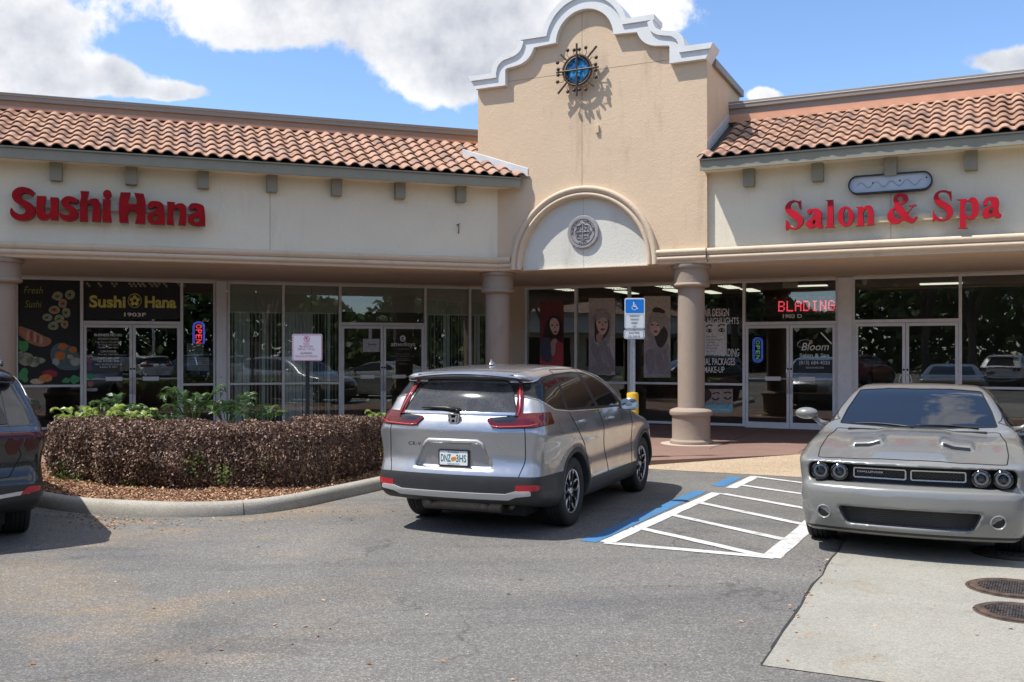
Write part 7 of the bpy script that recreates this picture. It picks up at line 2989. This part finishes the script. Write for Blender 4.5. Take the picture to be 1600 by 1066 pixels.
mb.prism([ellipse(.008, .745, .020, .020, 14)], lambda y, z, t: (px_ - .0166 + t, y, z), .001)
mb.prism([ellipse(-.012, .752, .020, .018, 14)], lambda y, z, t: (px_ - .0164 + t, y, z), .001)
mb.build('orange_emblem', M['orange'], gate)
bx_ = rearx(.43, .885) - .002
for sg in (-1, 1):
    pts = [(sg * y, z) for y, z in ((.40, 1.078), (.47, 1.070), (.60, 1.074), (.76, 1.082), (.84, 1.10))]
    MB().tube([(rearx(y, z) - .020, y, z) for y, z in pts], .009, 6).build('lamp_line', M['lampline'], ob.get('tl%d' % sg, gate), True)
    pts = [(sg * y, z) for y, z in ((.642, 1.17), (.632, 1.26), (.605, 1.36), (.572, 1.45))]
    MB().tube([(rearx(y, z) - .016, y, z) for y, z in pts], .010, 6).build('lamp_line', M['lampline'], ob.get('tb%d' % sg, gate), True)
b0 = MB()
add_text(b0, 'CR-V', lambda u, v, t: (rearx(u, v) - .003, -u, v), -.43, .866, .034, .15, bold=.0)
b0.build('badge_lettering', M['gloss'], gate)
# brand emblem in its rounded frame
ex = rearx(0, 1.125) - .012
mb = MB()
fr_o = [(-.062, 1.185), (.062, 1.185), (.056, 1.115), (.040, 1.088), (-.040, 1.088), (-.056, 1.115)]
fr_i = [(-.048, 1.175), (.048, 1.175), (.044, 1.118), (.032, 1.099), (-.032, 1.099), (-.044, 1.118)]
mb.prism([fr_o, fr_i], lambda y, z, t: (ex - .012 + t, y, z), .02)
mb.build('emblem_frame', M['rim_m'], gate)
mb = MB()
mb.prism([fr_o], lambda y, z, t: (ex + .0 + t, y, z), .03)
mb.build('emblem_back', M['gloss'], gate)
mb = MB()
mb.prism([[(-.042, 1.170), (-.028, 1.170), (-.020, 1.145), (.020, 1.145), (.028, 1.170), (.042, 1.170), (.032, 1.104), (.018, 1.104), (.016, 1.130), (-.016, 1.130), (-.018, 1.104), (-.032, 1.104)]], lambda y, z, t: (ex - .014 + t, y, z), .012)
mb.build('emblem', M['rim_m'], gate)
mb = MB()
wv_ = [(-.02 + .0, 1.215), (.12, 1.235), (.26, 1.238), (.40, 1.232)]
mb.tube([(rearx(y, z) - .028, y, z) for y, z in wv_], [.020, .020, .014, .006], 8)
mb.tube([(rearx(.02, 1.20) - .03, .0, 1.205), (rearx(0, 1.215), -.02, 1.215)], .024, 10)
mb.build('rear_wiper', M['black'], gate, True)
# spoiler
mb = MB()
fr_ = []
for i in range(25):
    y = -.60 + 1.2 * i / 24
    k = (abs(y) / .6)
    xr = .245 + .10 * k ** 3
    zt_ = 1.585 - .045 * k ** 2
    fr_.append((Vector((xr, y, zt_)), (1, 0, 0), (0, 0, 1)))
mb.sweep([(0, -.016), (.004, -.004), (.05, .010), (.16, .022), (.30, .012), (.30, -.035), (.16, -.035), (.02, -.026)], fr_, True)
mb.build('spoiler', M['silver'], gate, True, 40)
mb = MB()
mb.sweep([(.05, -.036), (.14, -.036), (.14, -.042), (.05, -.042)], [(Vector((.26, y, 1.578)), (1, 0, 0), (0, 0, 1)) for y in (-.14, .14)], True)
mb.build('brake_light', M['redlens'], gate)
mb = MB()
mb.sweep([(-.0, .0), (.0, .0)], [(Vector((0, 0, 0)), (1, 0, 0), (0, 0, 1))] * 2) if False else None
mb.add([(.93, 0, 1.655), (1.05, .028, 1.645), (1.09, 0, 1.645), (1.05, -.028, 1.645), (.965, 0, 1.712), (1.0, .008, 1.70), (.985, -.008, 1.70)], [(0, 1, 5, 4), (0, 4, 6, 3), (1, 2, 5), (2, 3, 6), (2, 6, 5), (4, 5, 6)])
mb.build('antenna', M['silver'], CRV, True)
for sg in (-1, 1):
    for (xh, zh, key) in ((1.20, 1.065, 'rd%d' % sg), (2.20, 1.04, 'fd%d' % sg)):
        ys_ = [sidey(xh + d, zh, sg) for d in (-.09, 0, .09)]
        mb = MB().tube([(xh - .10, ys_[0] - sg * .004, zh), (xh - .07, ys_[0] + sg * .030, zh + .005), (xh, ys_[1] + sg * .038, zh + .006), (xh + .07, ys_[2] + sg * .030, zh + .003), (xh + .10, ys_[2] - sg * .004, zh)], [.010, .013, .015, .013, .010], 8)
        mb.build('door_handle', M['silver'], ob.get(key, CRV), True)
    mb = MB()
    for i in range(12):
        pass
for y in (-.30, .30):
    MB().tube([(.10, y, .30), (.22, y, .32)], .032, 12).build('exhaust_tip', M['steel'], CRV, True)
mb = MB().tube([(.30, -.42, .30), (.30, .42, .30)], .085, 14).tube([(.34, -.5, .27), (.9, -.35, .30)], .03, 8)
mb.build('muffler', M['steel'], CRV, True)

# ---------------------------------------------------------------- grey coupe
CH = car_root('parked_coupe', 'pale grey two-door muscle coupe with round headlights facing the camera on the concrete slab', 3.74 + .430 * 2.95, 8.94 + .9026 * 2.95, R(205.5), 1.10)


def coupe(root, paint_):
    L, hw, rax, fax, wr = 5.02, .960, 1.10, 4.05, .362
    sil = catmull([(.25, .25, 1), (.08, .34), (.02, .50), (.02, .75), (.05, .92), (.10, 1.0), (.18, 1.035), (.5, 1.07), (.85, 1.09), (1.05, 1.13), (1.5, 1.30), (1.9, 1.405), (2.3, 1.445), (2.62, 1.443), (2.90, 1.395), (3.25, 1.245), (3.62, 1.075, 1), (3.72, 1.045), (4.0, 1.02), (4.35, .975), (4.65, .925), (4.85, .875), (4.94, .835, 1), (4.955, .815, 1), (4.945, .72), (4.955, .640, 1), (5.000, .622, 1), (5.018, .57), (5.02, .50), (5.005, .40), (4.97, .30), (4.93, .225), (4.88, .20, 1), (4.5, .175, 1), (3.0, .19), (1.0, .20), (.5, .22, 1)], True, 6)
    T = Table(sil, -.6, L + .6, -.2, 2.0, blur=1)
    wp = [(-.3, .78), (0, .83), (.15, .885), (.4, .92), (.9, .952), (1.5, .955), (2.4, .93), (3.2, .94), (3.8, .957), (4.3, .955), (4.65, .93), (4.85, .895), (4.95, .86), (5.05, .80), (5.4, .6)]
    wz = [(0, .86), (.2, .90), (.35, .93), (.5, .94), (.62, .938), (.74, .952), (.82, .958), (.90, .945), (1.0, .90), (1.06, .86), (1.12, .815), (1.25, .74), (1.38, .66), (1.46, .60), (2.0, .3)]
    xg = np.linspace(-.6, L + .6, 600)
    zg = np.linspace(-.2, 2.2, 400)
    WP, WZ_ = interp(xg, wp), interp(zg, wz)

    def F_(x, y, z):
        ay = np.abs(y)
        q = (ay / .93) ** 2
        bul = -.10 * (1 - sstep(x, .3, 1.5)) + .20 * sstep(x, 2.6, 3.8)
        bul = bul - .07 * sstep(x, 4.3, 4.8)
        xe = x + bul * q + .05 * sstep(x, 4.3, 4.9) * q * q
        ze = z + (.05 * sstep(z, 1.15, 1.4)) * q
        # bonnet crowned with a raised centre
        hood = sstep(x, 3.5, 3.8) * (1 - sstep(x, 4.75, 4.93)) * sstep(z, .80, .88)
        scp = (1 - sstep(x, 4.425, 4.445)) * sstep(x, 4.0, 4.36) * (1 - sstep(np.abs(ay - .37), .115, .15))
        ze = ze - hood * scp * .034
        ze = ze + hood * (.035 * q + .022 * sstep(ay, .26, .36) - .014 * sstep(ay, .62, .80))
        s = T(xe, ze)
        w = np.interp(x, xg, WP) * np.interp(z, zg, WZ_) / .955
        for ax_ in (rax, fax):
            r_ = np.sqrt((x - ax_) ** 2 + (z - wr) ** 2)
            w = w + .018 * np.exp(-((r_ - wr - .06) / .07) ** 2) * sstep(z, .1, .4) * (1 - sstep(z, .85, 1.0))
        d = smax(s, (ay - w) * .96, .085)
        # grille box: a wide slot sunk into the nose
        slot = np.maximum(np.abs(z - .725) - .083, (ay - .835))
        slot = smax(np.abs(z - .728) - .079, ay - .825, .06)
        d = smax(d, -smax(slot, 4.835 - xe, .01), .014)
        # lower intake
        lw = smax(np.maximum(z - .450, .300 - z), ay - (.50 + (z - .30) * .45), .04)
        d = smax(d, -smax(lw, 4.91 - xe, .01), .014)
        # bonnet scoops
        for ax_ in (rax, fax):
            r_ = np.sqrt((x - ax_) ** 2 + (z - wr) ** 2)
            d = np.maximum(d, -np.maximum(r_ - wr - .030, .64 - ay))
        return d

    regs = [
        dict(name='windscreen', g=both(poly_g([(-.70, 1.075), (-.66, 1.20), (-.575, 1.375), (-.3, 1.395), (.3, 1.395), (.575, 1.375), (.66, 1.20), (.70, 1.075), (.3, 1.06), (-.3, 1.06)], 'yz', .006), more_x(2.7), lambda x, y, z: x - 3.75), mat=M['wind'], seam=(.007, M['gap'], 'window_seal')),
        dict(name='rear_window', g=both(poly_g([(-.62, 1.14), (-.52, 1.36), (.52, 1.36), (.62, 1.14)], 'yz', .01), less_x(2.0)), mat=M['carglass']),
    ]
    for sg in (1, -1):
        regs.append(dict(name='side_window', g=both(poly_g([(1.55, 1.14), (1.75, 1.28), (2.1, 1.365), (2.55, 1.375), (2.9, 1.32), (3.45, 1.085), (3.3, 1.06), (2.0, 1.09)], 'xz', .008), side(sg)), mat=M['carglass'], seam=(.006, M['gloss'], 'window_trim')))
    regs.append(dict(name='grille_box', g=lambda x, y, z: np.maximum(smax(np.abs(z - .728) - .075, np.abs(y) - .818, .06), 4.55 - x), mat=M['black']))
    regs.append(dict(name='lower_intake', g=lambda x, y, z: np.maximum(smax(np.maximum(z - .446, .304 - z), np.abs(y) - (.495 + (z - .30) * .45), .04), 4.55 - x), mat=M['black']))
    regs.append(dict(name='chin_gap', g=lambda x, y, z: np.maximum(np.abs(z - .240) - .012, 4.3 - x), mat=M['black']))
    regs.append(dict(name='chin_spoiler', g=lambda x, y, z: np.maximum(z - .228, 4.3 - x), mat=M['paintrim']))
    regs.append(dict(name='bonnet', g=both(poly_g([(3.64, -.72), (3.70, -.4), (3.72, 0), (3.70, .4), (3.64, .72), (4.0, .76), (4.5, .765), (4.775, .745), (4.86, .40), (4.88, 0), (4.86, -.40), (4.775, -.745), (4.5, -.765), (4.0, -.76)], 'xy', .008), lambda x, y, z: .80 - z), mat=paint_, seam=(.005, M['gap'], 'panel_gap')))
    for sg in (1, -1):
        regs.append(dict(name='door', key='d%d' % sg, g=both(poly_g([(1.95, 1.08), (2.05, 1.38), (2.6, 1.40), (3.45, 1.10), (3.50, .95), (3.45, .28), (2.1, .28), (1.95, .6)], 'xz', .01), side(sg)), mat=paint_, seam=(.005, M['gap'], 'panel_gap')))
    P, NR, ob = make_car(root, F_, (-.10, L + .1, 1.03, .10, 1.52), regs, paint_, .017)
    for ax_ in (rax, fax):
        for sg in (1, -1):
            wheel(root, ax_, sg * (hw - .035 - .12), wr, .245, wr * .68, 'star', sg)
        car_box(root, 'wheel_well', ax_ - wr - .01, ax_ + wr + .01, -.64, .64, .20, .66, M['under'])
    car_box(root, 'underbody', .45, L - .55, -.62, .62, .15, .3, M['under'])
    # four round lamps
    nose = 4.868
    for sg in (1, -1):
        for (yc, rr, main) in ((.722, .070, True), (.560, .068, False)):
            xo = nose - (.022 if main else .004)
            c = (xo, sg * yc, .735)
            mb = MB().lathe([(rr + .006, -.02), (rr + .006, .028), (rr - .004, .036), (rr - .010, .030), (rr - .012, -.02)], 30, 'x', c)
            lamp = mb.build('headlight', M['gloss'], root, True, 50)
            MB().lathe([(rr - .011, .0), (rr - .011, .022), (rr - .018, .026), (rr - .030, .018), (rr - .032, .0)], 30, 'x', c).build('halo_ring', M['halo'], lamp, True)
            MB().lathe([(rr - .030, .010), (rr * .45, -.012), (rr * .42, -.02), (rr - .03, -.02)], 26, 'x', c).build('reflector_bowl', M['bowl'], lamp, True)
            MB().lathe([(0, .020), (rr * .28, .014), (rr * .42, -.004), (rr * .45, -.02), (0, -.02)], 22, 'x', c).build('projector_lens', M['projector'], lamp, True)
            MB().lathe([(0, .034), (rr * .5, .031), (rr - .012, .026)], 26, 'x', c).build('lamp_glass', M['thinglass'], lamp, True)
    # bonnet scoops: a dark slot under each raised lip
    for sg in (1, -1):
        mb = MB()
        fr_ = []
        for i in range(13):
            y = sg * (.262 + .216 * i / 12)
            zs = np.linspace(1.15, .8, 351)
            v = F_(np.full_like(zs, 4.475), np.full_like(zs, y), zs)
            zt = zs[np.argmax(v < 0)]
            fr_.append((Vector((4.444, y, zt)), (1, 0, 0), (0, 0, 1)))
        mb.sweep([(0, -.004), (.018, -.001), (.018, .004), (.012, .026), (0, .030)], fr_, True)
        mb.build('bonnet_scoop', M['black'], ob.get('bonnet', root))
    # twin grille surrounds
    gx = 4.862
    for sg in (1, -1):
        y0_, y1_ = (.016, .448)
        loop_ = rrect(y0_, y1_, .688, .778, .016, 4)
        loop_i_ = rrect(y0_ + .011, y1_ - .011, .699, .767, .010, 4)
        mb = MB()
        mb.prism([loop_, loop_i_], lambda y, z, t, s=sg: (gx + .016 - t - .035 * (y / .45) ** 2, s * y, z), .016)
        mb.build('grille_surround', M['satinw'], root)
        mb = MB()
        for i in range(22):
            for j in range(5):
                if (i + j) % 2 == 0:
                    y = .030 + i * .019
                    z = .705 + j * .0135
                    mb.box(gx - .03 - .035 * (y / .45) ** 2, gx - .022 - .035 * (y / .45) ** 2, sg * y - .006, sg * y + .006, z, z + .009)
        o = mb.build('grille_mesh', M['gloss'], root)
        o['kind'] = 'stuff'
    mb = add_text(MB(), 'CHALLENGER', lambda u, v, t: (gx + .006 - .035 * (u / .45) ** 2, u, v), -.31, .748, .015, .215, bold=.02, shear=.2)
    mb.v = [(x, y, z - .012) for x, y, z in mb.v]
    mb.build('badge_lettering', M['satinw'], root)
    # lower mesh
    mb = MB()
    for i in range(-24, 25):
        for j in range(7):
            y = i * .0215 + (j % 2) * .0107
            z = .318 + j * .0185
            if abs(y) < .50 + (z - .30) * .45 - .03:
                mb.box(4.905 - .05 * (y / .5) ** 2, 4.915 - .05 * (y / .5) ** 2, y - .0075, y + .0075, z, z + .010)
    o = mb.build('intake_mesh', M['mesh'], root)
    o['kind'] = 'stuff'
    # fog lamps
    for sg in (1, -1):
        ys_, zs_ = sg * .685, .385
        xs = np.linspace(5.1, 4.4, 351)
        v = F_(xs, np.full_like(xs, ys_), np.full_like(xs, zs_))
        xf = xs[np.argmax(v < 0)]
        gN = grad(F_, np.array([[xf, ys_, zs_]]))[0]
        f = MB().lathe([(.062, -.03), (.064, .006), (.056, .012), (.048, .004), (.046, -.02)], 26, 'x').build('fog_lamp', M['paintrim'], root, True, 50)
        f.location = (xf, ys_, zs_)
        f.rotation_euler = Vector((gN[0], gN[1] * .7, gN[2] * .5)).to_track_quat('X', 'Z').to_euler()
        MB().lathe([(0, .004), (.03, .002), (.049, .0015), (.049, -.03)], 22, 'x').build('lamp_glass', M['black'], f, True)
    # mirrors on stalks
    for sg in (1, -1):
        mb = MB()
        bm = bmesh.new()
        bmesh.ops.create_uvsphere(bm, u_segments=20, v_segments=14, radius=1)
        for v in bm.verts:
            x_, y_, z_ = v.co
            x_ = x_ * .09 if x_ > 0 else x_ * .035
            v.co = (3.27 + x_, sg * 1.075 + y_ * .118, 1.145 + z_ * .062)
        bm.verts.index_update()
        mb.add([v.co[:] for v in bm.verts], [[v.index for v in f.verts] for f in bm.faces])
        bm.free()
        mir = mb.build('mirror', paint_, root, True)
        MB().tube([(3.24, sg * .86, 1.03), (3.26, sg * .93, 1.05), (3.27, sg * 1.0, 1.10)], [.035, .028, .024], 8).build('mirror_arm', paint_, mir, True)
    # wipers
    for (ya, yb) in ((.55, -.02), (-.02, -.60)):
        pts = []
        for i in range(9):
            t = i / 8
            y = ya + (yb - ya) * t
            zz_ = 1.055 + .022 * math.sin(t * 2.4)
            xs = np.linspace(4.2, 3.0, 301)
            v = F_(xs, np.full_like(xs, y), np.full_like(xs, zz_))
            pts.append((xs[np.argmax(v < 0)] + .014, y, zz_ + .004))
        MB().tube(pts, [.010, .010, .009, .008, .007, .007, .006, .005, .004], 6).build('wiper', M['black'], root, True)
    MB().cbox(3.60, 3.68, -.62, .62, 1.0, 1.034, .008).build('cowl', M['black'], root)
    # small inspection sticker inside the screen corner
    return ob, F_


M['halo'] = pmat('halo_ring', (.80, .80, .80), .3, .0, coat=1.0)
M['bowl'] = pmat('lamp_bowl', (.34, .34, .35), .25, .8)
M['projector'] = pmat('projector_lens', (.10, .11, .12), .04, .2, coat=1.0)
M['thinglass'] = glass_mat('lamp_cover_glass', (.95, .95, .95), .7)
M['satinw'] = pmat('bright_satin_trim', (.66, .67, .68), .25, .6)
M['mesh'] = pmat('intake_mesh_black', (.035, .035, .035), .35)
M['paintrim'] = pmat('grey_lamp_bezel', (.22, .225, .22), .3, coat=.6)
obc, F_ch = coupe(CH, M['greypaint'])

# ---------------------------------------------------------------- black SUV cut by the left edge
SUV2 = car_root('parked_suv', 'black SUV with red light bar cut by the left edge of the photo', -5.55, 9.14, R(-32), 1.0)
suv(SUV2, 4.65, 1.88, 1.0, 3.70, .365, M['blackpaint'], 'dark', 'black')
mb = MB()
for sg in (-1, 1):
    mb.tube([(.85, sg * .60, 1.655), (1.0, sg * .61, 1.70), (2.2, sg * .60, 1.70), (2.4, sg * .59, 1.655)], .016, 6)
mb.build('roof_rail', M['gloss'], SUV2, True)


# ---------------------------------------------------------------- cars across the aisle, mirrored in the glass
def repaint(root, old, new):
    for o in [root] + list(root.children_recursive):
        if o.type == 'MESH' and o.data.materials and o.data.materials[0] == old:
            o.material_slots[0].link = 'OBJECT'
            o.material_slots[0].material = new


def far_car(src, x, y, yaw, old, new, label, name):
    c = copy_tree(src)
    c.name = name
    c.location = (x, y, 0)
    c.rotation_euler = (0, 0, math.pi / 2 - yaw)
    c['label'] = label
    c['group'] = 'cars parked across the aisle, mirrored in the shop glass'
    repaint(c, old, new)
    return c


for (src, x, y, yaw, old, new, lab, nm) in (
        (CRV, 1.5, -7.5, 190, 'silver', 'whitepaint', 'white SUV across the aisle, mirrored in the restaurant door', 'parked_suv'),
        (SUV2, 4.6, -8.2, 190, 'blackpaint', 'bluepaint', 'blue SUV across the aisle, mirrored in the middle shop blinds', 'parked_suv'),
        (CRV, 7.8, -8.8, 190, 'silver', 'silver', 'silver SUV across the aisle, mirrored in the middle shop doors', 'parked_suv'),
        (SUV2, -2.0, -7.0, 190, 'blackpaint', 'whitepaint', 'white SUV without badge across the aisle, mirrored beside the neon sign', 'parked_suv'),
        (CRV, -9.5, -6.0, 185, 'silver', 'redpaint', 'dark red SUV across the aisle, mirrored in the salon window', 'parked_suv'),
        (SUV2, -13.0, -1.0, 20, 'blackpaint', 'blackpaint', 'black SUV beyond the left edge, mirrored in the vacant shop glass', 'parked_suv'),
        ):
    far_car(src, x, y, R(yaw), M[old], M[new], lab, nm)

# long low shop building on the far side of the lot, mirrored in the glass on the right
FB = thing('shop_building', 'long low building with white fascia and orange roof far across the lot', 'building', at=(-48, -6, 0), rot=R(98))
MB().box(-40, 40, -6, 6, 0, 5.2).build('wall', M['cream'], FB)
MB().box(-40.5, 40.5, -8, -6, 3.4, 5.0).build('fascia', pmat('white_far_fascia', (.7, .7, .7), .8), FB)
mb = MB()
mb.add([(-41, -8.6, 5.0), (41, -8.6, 5.0), (41, 0, 7.6), (-41, 0, 7.6), (-41, 8.6, 5.0), (41, 8.6, 5.0)], [(0, 1, 2, 3), (3, 2, 5, 4), (0, 3, 4), (1, 5, 2)])
mb.build('roof', M['tile'], FB)
fw = MB()
for i in range(14):
    fw.box(-38 + i * 5.6, -34 + i * 5.6, -6.05, -5.9, .6, 3.0)
fwo = fw.build('window_band', M['carglass'], FB)
LPOLE = thing('lamp_post', 'tall white lamp post behind the parked cars, mirrored in the restaurant poster glass', 'lamp post', at=(3.6, -15.5, 0), rot=0)
MB().tube([(0, 0, .7), (0, 0, 8.5)], [.09, .06], 10).build('pole', M['white'], LPOLE, True)
MB().lathe([(0, .75), (.30, .75), (.30, 0), (0, 0)], 20).build('concrete_base', M['curb'], LPOLE)
MB().cbox(-.7, .1, -.18, .18, 8.4, 8.55, .03).build('lamp_head', M['galv'], LPOLE)
